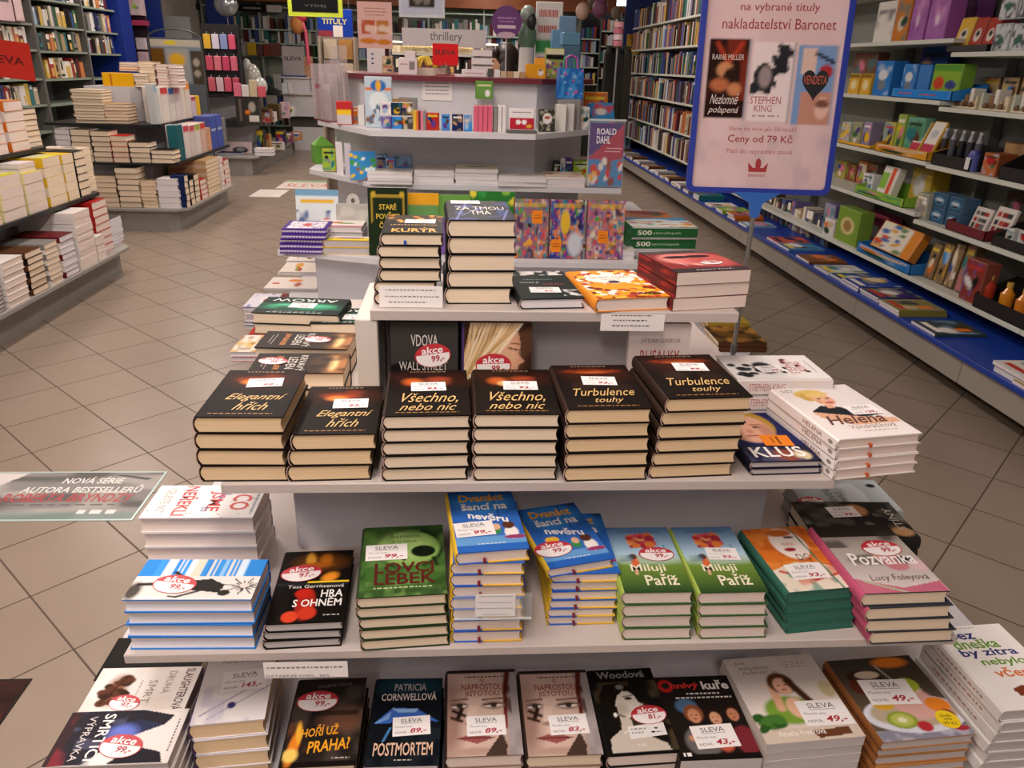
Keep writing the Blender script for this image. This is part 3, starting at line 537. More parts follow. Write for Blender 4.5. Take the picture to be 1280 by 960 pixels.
stack('hardback_book', 'green and blue novel with a girl holding balloons', 'beside the orange cover', ((866,741),(956,740),(839,660),(917,658)), 4, ZL, (867,800), art=paris(), stickers=[('sleva','93',.64,.55,-3,.95)], **PS)
a = Art('d8742a'); a.noise('e89040', 8, .8, 3, .45); a.noise('b8501c', 9, .6, 6, .55); a.ell(.55, .72, .26, .26, 'f0e4dc', .12); a.ell(.52, .9, .2, .06, 'c86a28', .4); a.ell(.5, .62, .09, .03, 'a02830', .2); a.ell(.62, .82, .08, .02, '5a3a2a', .4); a.poly([(0, 0), (1, 0), (1, .28), (.7, .4), (.4, .42), (0, .32)], 'e8dccb'); a.line(.1, .3, .5, .14, .03, 'c83028'); a.line(.5, .14, .95, .22, .03, 'c83028'); a.noise('3a8a7a', 9, .7, 7, .6, 0, .3); a.noise('d87a5a', 7, .7, 9, .6, 0, .35); a.line(.74, 1, .8, 0, .018, '3a7a5a')
a.T('ANNA', .42, .68, .62, .74, 'b87a58'); a.T('DC', .5, .44, .7, .54, '3a2a24')
stack('hardback_book', 'orange cover with a woman\'s face on green-edged books', 'on the lower shelf', ((979,744),(1067,734),(924,661),(1010,657)), 4, ZL, (975,796), art=a, stickers=[('sleva','93',.5,.27,0,1.15)], col='35685a', spine='3a6e5e', pages='green', fit=.97, jit=.001)
a = Art('c9bcb8'); a.grad('d8ccc8', '8a8078', 0, 1); a.rect(0, .82, 1, 1, '2c2624'); a.noise('3a322e', 6, .8, 3, .5, .65, .9); a.ell(.42, .46, .3, .08, '7a7068', .3); a.ell(.62, .5, .16, .08, 'd8a8a0', .2); a.ell(.66, .38, .14, .09, 'c8808a', .2); a.line(.6, .62, .72, .4, .05, 'c88a84'); a.ell(.58, .68, .09, .07, '3a2420', .2); a.ell(.8, .44, .1, .06, '2a2424', .2); a.poly([(0, 0), (1, 0), (1, .14), (.5, .06), (0, .2)], 'c06a80'); a.line(.1, .16, .5, 0, .02, 'a8c0a0'); a.ell(.92, .36, .12, .08, 'd8b8bc', .4)
a.T('Pozvánka', .14, .38, .94, .56, 'f4eeee', .1, .015); a.T('Lucy Foleyová', .2, .14, .9, .24, '4a3a3a', .15)
stack('hardback_book', 'pink novel with a woman in a pink dress', 'lower shelf, right end', ((1072,742),(1186,740),(1015,659),(1110,655)), 4, ZL, (1090,804), art=a, stickers=[('akce','99',.66,.62,3,1.35)], col='3a3c42', spine='c25878', pages='cream', jit=.006)
a = Art('a8b0b4'); a.noise('d8dce0', 5, .8, 2, .5, .3, 1); a.ell(.5, .35, .4, .1, 'c8ccd0', .5); a.T('SEVER', .2, .6, .7, .68, '5a6268'); a.T('MRÁZ', .2, .5, .6, .57, '5a6268'); a.ell(.8, .1, .06, .05, '22262a', .1)
stack('hardback_book', 'pale grey book turned to the right aisle', 'lower shelf, back right', ((1006,634),(1110,634),(1010,606),(1087,606)), 2, ZL, None, ztop=.59, turn=90, art=a, stickers=[('akce','99',.3,.9,-80,1.1)], col='9aa2a6', pages='grey', size=(.21,.14))
a = Art('2a2826'); a.noise('5a544c', 7, .8, 5, .5); a.noise('8a8a86', 8, .6, 3, .6); a.ell(.75, .4, .16, .1, 'c08a5a', .4); a.ell(.15, .12, .12, .1, 'c0946a', .4); a.T('STÍNY', .2, .06, .8, .16, 'c8c4bc')
stack('hardback_book', 'dark grey book with an amber patch turned to the right', 'behind the pink novel', ((1000,664),(1136,668),(1026,635),(1107,633)), 3, ZL, None, ztop=.605, turn=90, art=a, stickers=[('sleva','99',.7,.55,-85,1)], col='262422', pages='cream', size=(.215,.14))

# ---- base shelf
BS = 'on the base shelf'
a = Art('e9e1dd'); a.poly([(0, 0), (.5, .02), (.62, .2), (.4, .3), (.05, .16)], '26242e'); a.poly([(.1, .45), (.34, .2), (.6, .4), (.4, .9), (.22, .8)], '2a2c44'); a.ell(.36, .55, .16, .16, '5a6ab8', .7); a.poly([(.0, .7), (1, .86), (1, 1), (0, 1)], '3a3436'); a.line(.05, .94, .95, .94, .05, '8a3038'); a.noise('1c1c26', 8, .6, 4, .5, .0, .35, 0, .7)
a.T('SMRTÍCÍ', .12, .72, .94, .88, 'e6e0dc', 0, .015); a.T('VÝPRAVKA', .2, .9, .9, .98, 'cfc6c2')
b = Art('e9e1dd'); b.poly([(0, .62), (.12, .9), (.3, .84), (.42, .66), (.62, .5), (.8, .4), (1, .3), (1, 0), (0, 0), (0, .3)], '2a2830'); b.poly([(.3, .84), (.18, .62), (.3, .36), (.62, .44), (.5, .6)], '2e3350'); b.ell(.44, .52, .16, .12, '6a7ad0', .7); b.poly([(.62, .52), (.5, .62), (.4, .8), (.62, .7)], 'e9e1dd'); b.poly([(1, .5), (.8, .6), (.72, .74), (.8, .9), (1, .95)], '24222a'); b.noise('5a5c78', 9, .5, 5, .58, 0, .5); b.rect(0, 0, 1, .1, '3a2a2c'); b.noise('8a3038', 5, .7, 3, .5, .04, .16)
b.T('SMRTÍCÍ', .06, .3, .94, .42, 'e6e0dc', 0, .015); b.T('VÝPRAVKA', .1, .18, .92, .26, 'cfc6c2'); b.D(.2, .8, .95, '8a8480', .015)
stack('hardback_book', 'white and black thriller with a blue ravine', 'base shelf, near left corner', ((51,960),(221,954),(89,887),(232,882)), 5, ZB, None, ztop=.36, turn=-90, art=b, stickers=[('akce','99',.7,.56,80,1.3)], col='e2dad6', pages='grey', fit=.97)
a = Art('e6ded9'); a.noise('d8c8bc', 5, .5, 3); a.ell(.5, .24, .3, .1, '8a5a40', .8); a.dots(['5a3424', '3a2218'], 18, .08, 5, .12, .36, .2, .8); a.line(.2, .3, .8, .16, .015, '3a2218'); a.T('SLAUGHTEROVÁ', .04, .86, .96, .97, '5a3a30', 0, .02); a.T('DRUHÁ', .1, .7, .6, .79, '8a7468'); a.T('SMRT', .3, .54, .8, .62, '8a7468'); a.D(.3, .8, .46, 'a8988e', .015)
stack('hardback_book', 'white thriller with a brown splash turned left', 'behind the near left corner stack', ((104,884),(235,880),(127,841),(245,839)), 4, ZB, None, ztop=.35, turn=-90, art=a, stickers=[('akce','97',.8,.4,80,1)], col='ded6d0', pages='cream', fit=.96, size=(.195,.125))
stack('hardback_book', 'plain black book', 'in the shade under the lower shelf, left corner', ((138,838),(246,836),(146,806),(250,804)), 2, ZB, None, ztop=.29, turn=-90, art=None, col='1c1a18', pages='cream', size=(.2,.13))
a = Art('e6dfdf'); a.line(.1, .1, 1, .55, .012, '8a86a8'); a.line(.2, .05, 1, .42, .01, '9a96b8'); a.ell(.5, .2, .06, .04, '3a3468', .4); a.noise('b8b4cc', 8, .5, 4, .6, .0, .45); a.T('FIONA BARTON', .22, .74, .8, .82, '9a9290'); a.D(.2, .85, .92, '8a8280', .03)
stack('hardback_book', 'white thriller with violet scratches', 'left of the burning city book', ((235,892),(343,880),(249,823),(349,817)), 4, ZB, None, ztop=.36, art=a, stickers=[('sleva','143',.62,.5,3,1.3)], col='d8d2d8', pages='tan', jit=.005, spine='5a4a6a', size=(.135,.2))
a = Art('26201d'); a.noise('4a423c', 6, .7, 3, .45); a.ell(.75, .5, .3, .14, '6a4a3a', .9); a.noise('7a4a30', 7, .5, 5, .6, .15, .5); a.rect(0, 0, 1, .05, '1a1412'); a.ell(.12, .2, .07, .2, 'e8862a', .5, -8); a.ell(.16, .36, .04, .12, 'f2b83c', .5, 6); a.ell(.1, .12, .1, .07, 'f2d06a', .5); a.rect(.3, .55, .95, .6, '1a1614', .7)
a.T('HOŘÍ UŽ', .2, .3, .7, .43, 'f0a428', 0, .02, 4); a.T('PRAHA?', .32, .13, .88, .26, 'f0a428', 0, .02, 4); a.T('DALIBOR VÁCHA', .3, .88, .8, .93, '6a625c', 0, 0, 3); a.D(.66, .9, .07, 'c8bcb0', .012)
stack('hardback_book', 'dark book with flames and slanting orange capitals', BS, ((352,965),(452,957),(360,847),(457,846)), 4, ZB, None, ztop=.33, art=a, stickers=[('akce','99',.36,.72,0,1.35)], col='1f1a18', pages='cream', size=(.136,.205))
a = Art('12161c'); a.ell(.5, .9, .5, .12, '1a3a48', .9); a.poly([(.02, .45), (.3, .64), (.64, .62), (.98, .46), (.7, .5), (.5, .47)], '3a66b8'); a.poly([(.28, .63), (.66, .62), (.62, .58), (.36, .58)], '8ab0e0'); a.poly([(.04, .45), (.28, .6), (.24, .5)], '7aa0d8'); a.line(.2, .26, .28, .4, .02, '4a86c0'); a.noise('20262e', 6, .7, 4, .5, 0, .4)
a.T('PATRICIA', .28, .84, .76, .93, 'b8b0b0', 0, .012); a.T('CORNWELLOVÁ', .1, .72, .92, .83, 'e0d2cc', 0, .012); a.T('POSTMORTEM', .08, .1, .9, .24, 'e6bfa4', 0, .012); a.D(.38, .62, .05, 'c8bcb0', .012)
stack('hardback_book', 'black thriller with blue light and tan capitals', BS, ((459,960),(554,957),(459,848),(552,847)), 4, ZB, None, ztop=.33, art=a, stickers=[('sleva','89',.6,.42,4,1.1)], col='14161a', pages='white', size=(.134,.205))
def face_cover():
    a = Art('a8948c'); a.poly([(0, .95), (.78, .95), (.84, .6), (.74, .25), (.5, 0), (0, 0)], 'c8aa9c'); a.ell(.36, .4, .4, .4, 'd8bcae', .9); a.ell(.02, .4, .2, .4, '9a7a6e', .9); a.rect(.84, 0, 1, 1, '9a9090'); a.noise('b0a6a6', 6, .6, 4, .5, 0, 1, .84, 1); a.line(.88, 1, .82, .7, .05, '5a2418'); a.line(.82, .7, .8, .3, .035, '7a2e20'); a.noise('4a1a12', 12, .8, 3, .5, .25, 1, .78, .9)
    for ex, r_ in ((.16, .1), (.64, .13)): a.ell(ex, .555, r_ * 1.2, .045, '8a6a5e', .6); a.ell(ex, .555, r_, .026, 'e0d4cc', .3); a.ell(ex + .01, .557, .045, .03, '3a3430', .3); a.line(ex - r_, .565, ex + r_, .575, .014, '2a1c18'); a.line(ex - r_ * 1.1, .625, ex + r_ * 1.2, .635, .02, '7a5c50')
    a.poly([(.3, .56), (.4, .56), (.42, .38), (.26, .36)], 'e0c6b8'); a.ell(.34, .35, .1, .025, 'a07e70', .5); a.line(.08, .5, .24, .44, .03, '2a1814'); a.line(.2, .52, .14, .4, .04, '2a1814'); a.line(.06, .42, .2, .38, .03, '3a241e')
    a.poly([(.12, .19), (.3, .23), (.38, .215), (.46, .23), (.64, .19), (.4, .13)], '9a5450'); a.line(.14, .19, .62, .19, .012, '5a2a28'); a.ell(.4, .05, .3, .04, 'b89a8c', .8); a.poly([(.5, 0), (.74, .25), (.8, .1), (.78, 0)], '4a3830'); a.rect(0, .96, 1, 1, '2a201c')
    a.T('S', .46, .84, .54, .88, '8a3a34'); a.T('NAPROSTOU', .2, .74, .8, .82, '8a3a34', 0, .01); a.T('JISTOTOU', .24, .65, .74, .73, '8a3a34', 0, .01); a.D(.25, .85, .9, '4a3a38', .016)
    return a
stack('hardback_book', 'thriller with a close-up of a woman\'s face', 'left twin stack', ((556,946),(657,945),(554,840),(642,835)), 4, ZB, None, ztop=.33, art=face_cover(), stickers=[('sleva','89',.55,.32,1,1.15)], col='8a6e64', spine='3a2c28', pages='pink')
stack('hardback_book', 'thriller with a close-up of a woman\'s face', 'right twin stack', ((657,946),(756,944),(644,840),(731,836)), 4, ZB, None, ztop=.33, art=face_cover(), stickers=[('sleva','83',.62,.33,2,1.15)], col='8a6e64', spine='3a2c28', pages='cream')
a = Art('161412'); a.noise('4a3f2c', 6, .9, 5, .45, 0, .84); a.noise('6a5a3e', 9, .5, 8, .6, .2, .84, .5, 1)
a.poly([(.3, .42), (.44, .4), (.46, .3), (.62, .2), (.86, .1), (.9, .02), (.05, .02), (.08, .18), (.28, .28)], 'cabfb2'); a.poly([(.28, .7), (.5, .74), (.6, .66), (.63, .58), (.7, .545), (.64, .525), (.66, .5), (.62, .49), (.63, .46), (.55, .42), (.42, .4), (.3, .46), (.26, .58)], 'ddd4c8'); a.ell(.36, .5, .1, .07, 'c0b4a6', .8)
a.poly([(.1, .5), (.06, .66), (.18, .8), (.42, .83), (.58, .76), (.6, .7), (.44, .72), (.34, .66), (.28, .56), (.3, .46), (.2, .42)], '1a1512'); a.ell(.5, .625, .06, .018, '1e1614', .3); a.line(.43, .655, .58, .66, .01, '2a201c'); a.line(.6, .505, .66, .505, .014, '6a3030'); a.ell(.24, .44, .03, .025, 'f4f0ea', .2); a.ell(.42, .77, .06, .03, '8a8480', .4)
for k in range(8): a.ell(.3 + .03 * k, .27 - .012 * abs(k - 3), .014, .01, 'f0eae2', .3)
a.rect(0, .85, 1, 1, '121110'); a.rect(0, 0, 1, .03, '121110')
a.T('Woodová', .12, .88, .86, .97, '8f8d8c', 0, .02); a.P([(.36, .16), (.9, .19), (.9, .33), (.36, .3)], 'e9e4e2'); a.D(.4, .8, .26, '9a9692', .016); a.D(.4, .84, .22, '9a9692', .016, 4); a.D(.44, .56, .08, 'd8d4d0', .03)
stack('paperback_book', 'dark novel with a black and white portrait of a lady', BS, ((757,946),(850,941),(731,839),(814,834)), 4, ZB, None, ztop=.33, art=a, stickers=[('akce','81',.74,.42,4,1.2)], col='1a1816', pages='pink')
a = Art('201a18'); a.ell(.3, .62, .14, .09, '4a6a8a', .3); a.face(.36, .5, .11, 'c88a6a', '8a5030'); a.face(.62, .46, .1, 'd09a7a', '2a1814'); a.face(.86, .5, .1, 'c08060', '2a1a14'); a.ell(.36, .2, .22, .17, '6a6664', .2); a.ell(.62, .22, .12, .14, 'c8604a', .3); a.ell(.9, .2, .16, .16, '7a2c34', .2); a.line(.24, .24, .5, .18, .06, 'c88a6a'); a.rect(0, 0, 1, .06, '191413'); a.ell(.12, .88, .1, .08, 'c02a24', .2)
a.T('hnívý', .18, .82, .56, .92, 'd8322a', 0, .03); a.T('kuře', .6, .82, .96, .94, 'f4f0ee', 0, .03); a.D(.36, .8, .76, 'e0d8d4', .02); a.D(.2, .94, .71, 'e0d8d4', .018, 6); a.P(ringpts(.12, .88, .05, .04), '201a18'); a.D(.06, .16, .04, 'f0ecea', .04)
stack('paperback_book', 'dark cookbook with three cooks and a red flame', BS, ((848,950),(955,945),(821,848),(905,846)), 3, ZB, None, ztop=.33, art=a, stickers=[('sleva','43',.52,.25,3,1.3)], col='221b19', pages='grey', soft=True, size=(.15,.2))
a = Art('e0d2c8'); a.grad('e6dad2', 'c8beb8', .3, 1); a.rect(0, 0, 1, .14, 'd8c8b8'); a.ell(.42, .34, .26, .16, '7aa03a', .2); a.line(.34, .36, .36, .62, .06, 'e0ac8c'); a.ell(.5, .36, .1, .12, 'e6b898', .25); a.face(.48, .62, .13, 'e6b496', '5a3420'); a.line(.56, .68, .68, .4, .06, '4a2a1a'); a.ell(.16, .22, .14, .08, '3f6a2c', .3); a.dots(['4a7a34', '2f5a26'], 10, .06, 3, .14, .3, .04, .26); a.ell(.93, .55, .08, .1, 'c8b890', .3); a.poly([(.5, .1), (.9, .12), (.9, .04), (.55, .02)], '6a4028')
a.T('Jez', .1, .9, .22, .95, '7a706c'); a.T('mladost', .12, .84, .46, .89, '7a706c'); a.T('radovat se', .14, .78, .52, .83, '7a706c'); a.D(.6, .9, .9, '9a908c', .012); a.D(.6, .86, .87, '9a908c', .012, 3); a.D(.62, .9, .84, '9a908c', .012, 6); a.T('Amelia Freerová', .16, .06, .64, .12, 'f4efe8', 0, .01)
stack('paperback_book', 'large cookbook with a smiling woman in green', BS, ((957,935),(1087,920),(901,822),(1011,817)), 6, ZB, None, ztop=.345, art=a, stickers=[('sleva','49',.74,.28,-2,1.5)], col='d8ccc4', pages='grey', soft=True, fit=.97, jit=.001)
a = Art('4a4238'); a.grad('6a5a48', '3a342e', 0, 1); a.rect(0, 0, 1, .12, '8a8a9a'); a.noise('c8c4d0', 16, .6, 3, .5, 0, .12); a.ell(.55, .28, .56, .22, 'd8dae6', .04); a.ell(.55, .3, .48, .17, 'b8a890', .1); a.ell(.62, .4, .25, .2, 'd8a8a0', .15); a.ell(.6, .55, .22, .06, 'e0bcb4', .2); a.ell(.36, .22, .16, .1, '8aa030', .1); a.ell(.36, .22, .12, .075, 'b8c060', .3); a.ell(.36, .22, .05, .03, 'e8e4c0', .4); a.ell(.86, .36, .13, .09, 'e8862a', .12); a.ell(.28, .42, .12, .08, 'd8a83a', .2); a.ell(.7, .62, .13, .09, 'a8b83a', .15); a.ell(.55, .13, .08, .06, 'b83038', .3); a.ell(.88, .24, .08, .06, '8a2a30', .3); a.ell(.3, .76, .2, .09, '3a2420', .15); a.ell(.34, .78, .14, .05, 'd8c4b0', .2); a.ell(.18, .64, .12, .1, '5a2c1c', .2); a.line(.5, .9, .62, .6, .012, 'c8bcb0'); a.ell(.7, .92, .2, .07, 'd87a28', .5); a.ell(.92, .08, .08, .03, 'a83038', .3)
stack('hardback_book', 'large fruit cookbook with kiwi and oranges', BS, ((1095,932),(1214,920),(1030,825),(1145,817)), 6, ZB, None, ztop=.345, art=a, stickers=[('sleva','49',.46,.55,-4,1.6),('yellow','',.84,.18,-6,1.2)], col='b07a48', spine='8a5630', pages='grey', fit=.96, jit=.003)
a = Art('e9e4e1')
for t, b, c in (('Bez', (.12, .82, .5, .93), '2c3478'), ('dneška', (.1, .7, .72, .82), '6a9a3a'), ('by zítra', (.1, .58, .86, .7), '2c3478'), ('nebylo', (.26, .47, .86, .58), '6a9a3a'), ('včera', (.3, .35, .84, .46), 'd8763a')): a.T(t, *b, c, 0, .02)
a.poly([(.34, .22), (.36, .14), (.66, .14), (.74, .26), (.6, .22), (.5, .26)], '7a3a24'); a.T('YVES BOS', .4, .04, .9, .09, '9a9490'); a.P([(.78, .12), (.86, .14), (.86, .26), (.78, .24)], '2a2624'); a.D(.1, .6, .96, 'a8a29e', .012)
sa = Art('d8d2ce', 8, 4); sa.D(.2, .8, .4, 'a8847a', .2)
stack('hardback_book', 'white book with hand-lettered colourful title', 'at the right edge of the base shelf', ((1226,890),(1343,880),(1182,785),(1258,781)), 8, ZB, None, ztop=.42, art=a, sart=sa, stickers=[('akce','99',.92,.36,0,1.3)], col='ded8d4', pages='grey', fit=.97, size=(.165,.225), jit=.004)

# ---- paper notices on the display
def notice(label, lines, O, U, V, name='paper_notice', sleeve=None):
    e = thing(name, label, 'notice', O); mb = MB(); a = Art('efe8e6', 2, 2)
    for l in lines:
        if l[0] == 'T': a.T(*l[1:])
        else: a.D(*l[1:])
    n = np.cross(U, V); n = n / np.linalg.norm(n)
    P = [np.zeros(3), np.array(U, float), np.array(U, float) + V, np.array(V, float)]
    mb.add(P + [p - n * .0006 for p in P], [(0, 1, 2, 3), (7, 6, 5, 4), (0, 4, 5, 1), (1, 5, 6, 2), (2, 6, 7, 3), (3, 7, 4, 0)], M('efe8e6', .6)); a.put(mb, (0, 0, 0), U, V, .0002)
    mb.build('printed_sheet', e)
    if sleeve:
        s = MB(); x0, x1, z0, z1 = sleeve; s.box(x0, x1, -.0025, -.0018, z0, z1, M('e8eef0', .12, .5, alpha=.07)); s.box(x0, x1, .0018, .0025, z0, z1, M('e8eef0', .12, .5, alpha=.07)); s.box(x0, x1, -.0025, .0025, z0 - .0015, z0, M('e8eef0', .12, .5, alpha=.4)); s.build('plastic_sleeve', e)
    return e
notice('white printed card propped against the black thriller stack', [('D', .1, .9, .78, '8a8486', .05), ('D', .1, .95, .48, '8a8486', .05, 4), ('D', .15, .75, .22, '8a8486', .05, 6)], (-.166, 1.441, ZT + .001), (.122, 0, 0), (0, .004, .042))
notice('white card hanging from the top shelf under the orange book', [('D', .16, .8, .9, '6a6466', .06), ('D', .2, .72, .6, '6a6466', .07, 4), ('D', .18, .78, .28, '6a6466', .07, 6)], (.262, 1.408, ZT - .032), (.125, 0, 0), (0, 0, .034))
notice('white card hanging from the lower shelf beneath the flame thriller', [('D', .04, .96, .62, '8a8486', .1), ('T', 'DATABÁZE KNIH....86%', .02, .06, .78, .26, '6a6466')], (-.334, 1.024, ZL - .034), (.139, 0, 0), (0, 0, .033))
notice('small notice in a clear sleeve on the bright blue stack', [('D', .1, .95, .9, '8a8486', .03), ('D', .1, .9, .62, '8a8486', .03, 4), ('D', .05, .95, .36, '8a8486', .03, 6), ('D', .2, .8, .08, '8a8486', .03, 8)], (.019, 1.043, ZL + .073), (.067, 0, 0), (0, 0, .045), sleeve=(-.035, .095, -.004, .047))
# ------------------------------------------------------------------ poster on a stand
e = thing('poster_stand', 'blue-framed sale poster on a thin steel pole', 'sign', (.93, 2.46, 0), (0, 0, R(-8)))
PW, PH, PB = .45, .66, 1.092
TI = R(-.6)
def tilt(o): o.matrix_local = Matrix.Translation((0, 0, PB)) @ Matrix.Rotation(TI, 4, 'Y') @ Matrix.Rotation(R(-6), 4, 'X'); return o
BF = M('27389a', .3); mb = MB(); b = .017
def rr(w, h, r, n=5, z=0):
    P = []
    for cx_, cz_, a0 in ((w / 2 - r, r, -90), (w / 2 - r, h - r, 0), (-w / 2 + r, h - r, 90), (-w / 2 + r, r, 180)):
        P += [(cx_ + r * math.cos(R(a0 + 90 * i / n)), cz_ + r * math.sin(R(a0 + 90 * i / n))) for i in range(n + 1)]
    return P
o_, i_ = rr(PW, PH, .025), [(x, z + b) for x, z in rr(PW - 2 * b, PH - 2 * b, .012)]
n = len(o_)
for y0, y1 in ((-.009, .009),):
    v = [(x, y0, z) for x, z in o_] + [(x, y0, z) for x, z in i_] + [(x, y1, z) for x, z in o_] + [(x, y1, z) for x, z in i_]
    f = []
    for i in range(n):
        j = (i + 1) % n; f += [(i, j, n + j, n + i), (2 * n + j, 2 * n + i, 3 * n + i, 3 * n + j), (j, i, 2 * n + i, 2 * n + j), (n + i, n + j, 3 * n + j, 3 * n + i)]
    mb.add(v, f, BF)
mb.prism(i_, .002, .007, M('20307a', .5)); tilt(mb.build('frame', e))
a = Art('d9bcbc', 60, 86); a.noise('c8a8aa', 9, .35, 3, .5, 0, .42); a.noise('b8a4ae', 14, .4, 5, .52, 0, .42); a.noise('e2c8c8', 6, .5, 8, .5)
a.rect(.045, .33, .33, .7, '2a1614'); a.noise('7a2e1e', 9, .9, 2, .45, .42, .7, .045, .33); a.line(.1, .68, .18, .6, .02, 'a83a24'); a.line(.28, .68, .2, .6, .02, 'a83a24'); a.ell(.17, .56, .06, .035, 'c88a60', .4); a.ell(.22, .52, .06, .05, '2a1a16', .3); a.ell(.14, .49, .07, .03, 'b86a48', .5); a.ell(.25, .47, .05, .03, 'c88058', .5); a.rect(.33, .325, .352, .7, 'a8a0a8')
a.rect(.36, .325, .655, .69, 'e6d6d6'); a.ell(.46, .52, .075, .06, '2a2a30', .2); a.dots(['2a2a30'], 30, .022, 4, .46, .58, .38, .55); a.dots(['2a2a30'], 12, .03, 7, .56, .67, .52, .65); a.ell(.465, .53, .045, .05, '9a8a8c', .4); a.rect(.655, .315, .675, .69, 'b0a4a8')
a.rect(.69, .315, .96, .68, '7a98c4'); a.rect(.74, .315, .96, .46, 'c08a7a'); a.rect(.72, .55, .82, .67, 'd8b8ac'); a.ell(.9, .39, .05, .05, 'e0b8a8', .3); a.ell(.9, .41, .05, .02, '7a5040', .4); a.ell(.9, .56, .05, .03, 'a83038', .2); a.line(.82, .64, .95, .6, .015, '20202a'); a.rect(.96, .315, .975, .68, 'a8a0a8')
RED = 'a03a40'
a.T('na vybrané tituly', .24, .815, .8, .862, RED, 0, .004); a.T('nakladatelství Baronet', .12, .745, .93, .792, RED, 0, .004)
a.T('RAINE MILLER', .07, .605, .3, .63, 'd8c8c0'); a.T('Nezlomně', .08, .4, .29, .45, 'e0d0c8', .4); a.T('polapená', .07, .35, .3, .39, 'e0d0c8', .4)
a.T('STEPHEN', .375, .405, .6, .44, 'b05a58'); a.T('KING', .41, .368, .54, .4, 'b05a58'); a.D(.4, .6, .345, 'b89a9a', .008)
hp = [(.83 + .1 * (16 * math.sin(t) ** 3) / 17, .505 + .085 * (13 * math.cos(t) - 5 * math.cos(2 * t) - 2 * math.cos(3 * t) - math.cos(4 * t)) / 17) for t in [i * 2 * math.pi / 30 for i in range(30)]]
a.P(hp, '1c1c20'); a.T('VENDETA', .745, .5, .915, .54, 'b85a4a', 0, .01); a.D(.77, .89, .478, 'c8c0c0', .01)
a.T('Sleva na více jak 50 titulů', .24, .272, .74, .3, 'b86a6e'); a.T('Ceny od 79 Kč', .24, .212, .72, .26, RED, 0, .006); a.T('Platí do vyprodání zásob', .24, .162, .73, .19, 'b86a6e')
a.P([(.42, .08), (.55, .08), (.56, .125), (.525, .1), (.487, .1), (.45, .1), (.41, .125)], 'a8343a'); a.P(ringpts(.487, .118, .022, .028, 16), 'a8343a'); a.T('BARONET', .42, .055, .55, .07, 'b05a5e')
mb = MB(); a.put(mb, (-PW / 2 + b, -.0005, b), (PW - 2 * b, 0, 0), (0, 0, PH - 2 * b), .0006); tilt(mb.build('poster', e))
mb = MB(); mb.prism([(-.012, -.075), (.012, -.075), (.02, -.03), (.075, .004), (-.075, .004), (-.02, -.03)], -.012, .012, M('2f66b8', .35)); tilt(mb.build('holder', e))
mb = MB(); mb.cyl((0, 0, .02), (0, 0, PB - .05), .0085, .0075, M('a8a8a8', .25, .5, 1)); mb.cyl((0, 0, .55), (0, 0, .58), .011, .011, M('8a8a8a', .3, .5, 1)); mb.build('pole', e)
mb = MB(); mb.cyl((0, 0, 0), (0, 0, .012), .11, .105, M('3a3a3c', .5), 32); mb.cyl((0, 0, .012), (0, 0, .035), .03, .02, M('3a3a3c', .5), 16); mb.build('foot', e)

# ------------------------------------------------------------------ adverts stuck on the floor
def floor_ad(label, x0, x1, y0, y1, art, edge='b9d0cc'):
    e = thing('floor_advert', label, 'floor sticker', ((x0 + x1) / 2, (y0 + y1) / 2, 0), group='adverts on the floor'); w, h = x1 - x0, y1 - y0
    mb = MB(); mb.bbox(-w / 2, w / 2, -h / 2, h / 2, .0003, .0025, M(edge, .25), .001); art.put(mb, (-w / 2 + .008, -h / 2 + .008, .0025), (w - .016, 0, 0), (0, h - .016, 0), .0004); mb.build('printed_sheet', e)
a = Art('8d8a88', 90, 40); a.noise('5a5856', 7, .8, 3, .45); a.noise('b8b2ac', 6, .7, 8, .5); a.ell(.28, .45, .12, .08, '33302c', .5, 20); a.poly([(.0, .5), (.0, 1), (.46, 1), (.36, .6)], 'd8cfcb'); a.rect(0, 0, 1, .14, '8aa09c', .6)
a.T('NOVÁ SÉRIE', .62, .74, .86, .9, 'e6e2de', .1, .02); a.T('AUTORA BESTSELLERŮ', .49, .54, .96, .72, 'e6e2de', .1, .02); a.T('ROBERTA BRYNDZY', .45, .34, .95, .52, 'b04a4c', .1, .02); a.D(.46, .9, .27, '6a6664', .03); a.P([(.8, .94), (.95, .82), (.97, .86), (.84, .94)], '4a4a4a'); a.T('KKTUS' if False else '', 0, 0, 1, 1, 'ffffff'); a.D(.78, .93, .1, 'e6e2de', .08, 3); a.T('NI', .3, .7, .36, .8, 'b04a4c')
floor_ad('grey floor advert with white and red capitals left of the display', -2.02, -1.115, 2.275, 2.61, a)
a = Art('3a2320', 40, 30); a.noise('7a2a24', 5, .8, 4, .45); a.noise('1c1514', 6, .8, 9, .5)
floor_ad('dark red floor advert at the bottom left corner', -1.95, -1.075, 1.21, 1.552, a, '2a201e')
a = Art('ddd2c8', 30, 20); a.T('SLEVA', .1, .2, .9, .6, 'c86a62'); a.rect(0, .75, 1, 1, '9ab08a')
floor_ad('pale floor advert with red lettering at the end of the aisle', -2.3, -1.62, 9.6, 10.3, a, 'd8cfc6')
a = Art('e0d8d0', 10, 10)
floor_ad('plain white floor sheet beside the left tables', -2.45, -2.1, 8.95, 9.5, a, 'e0d8d0')

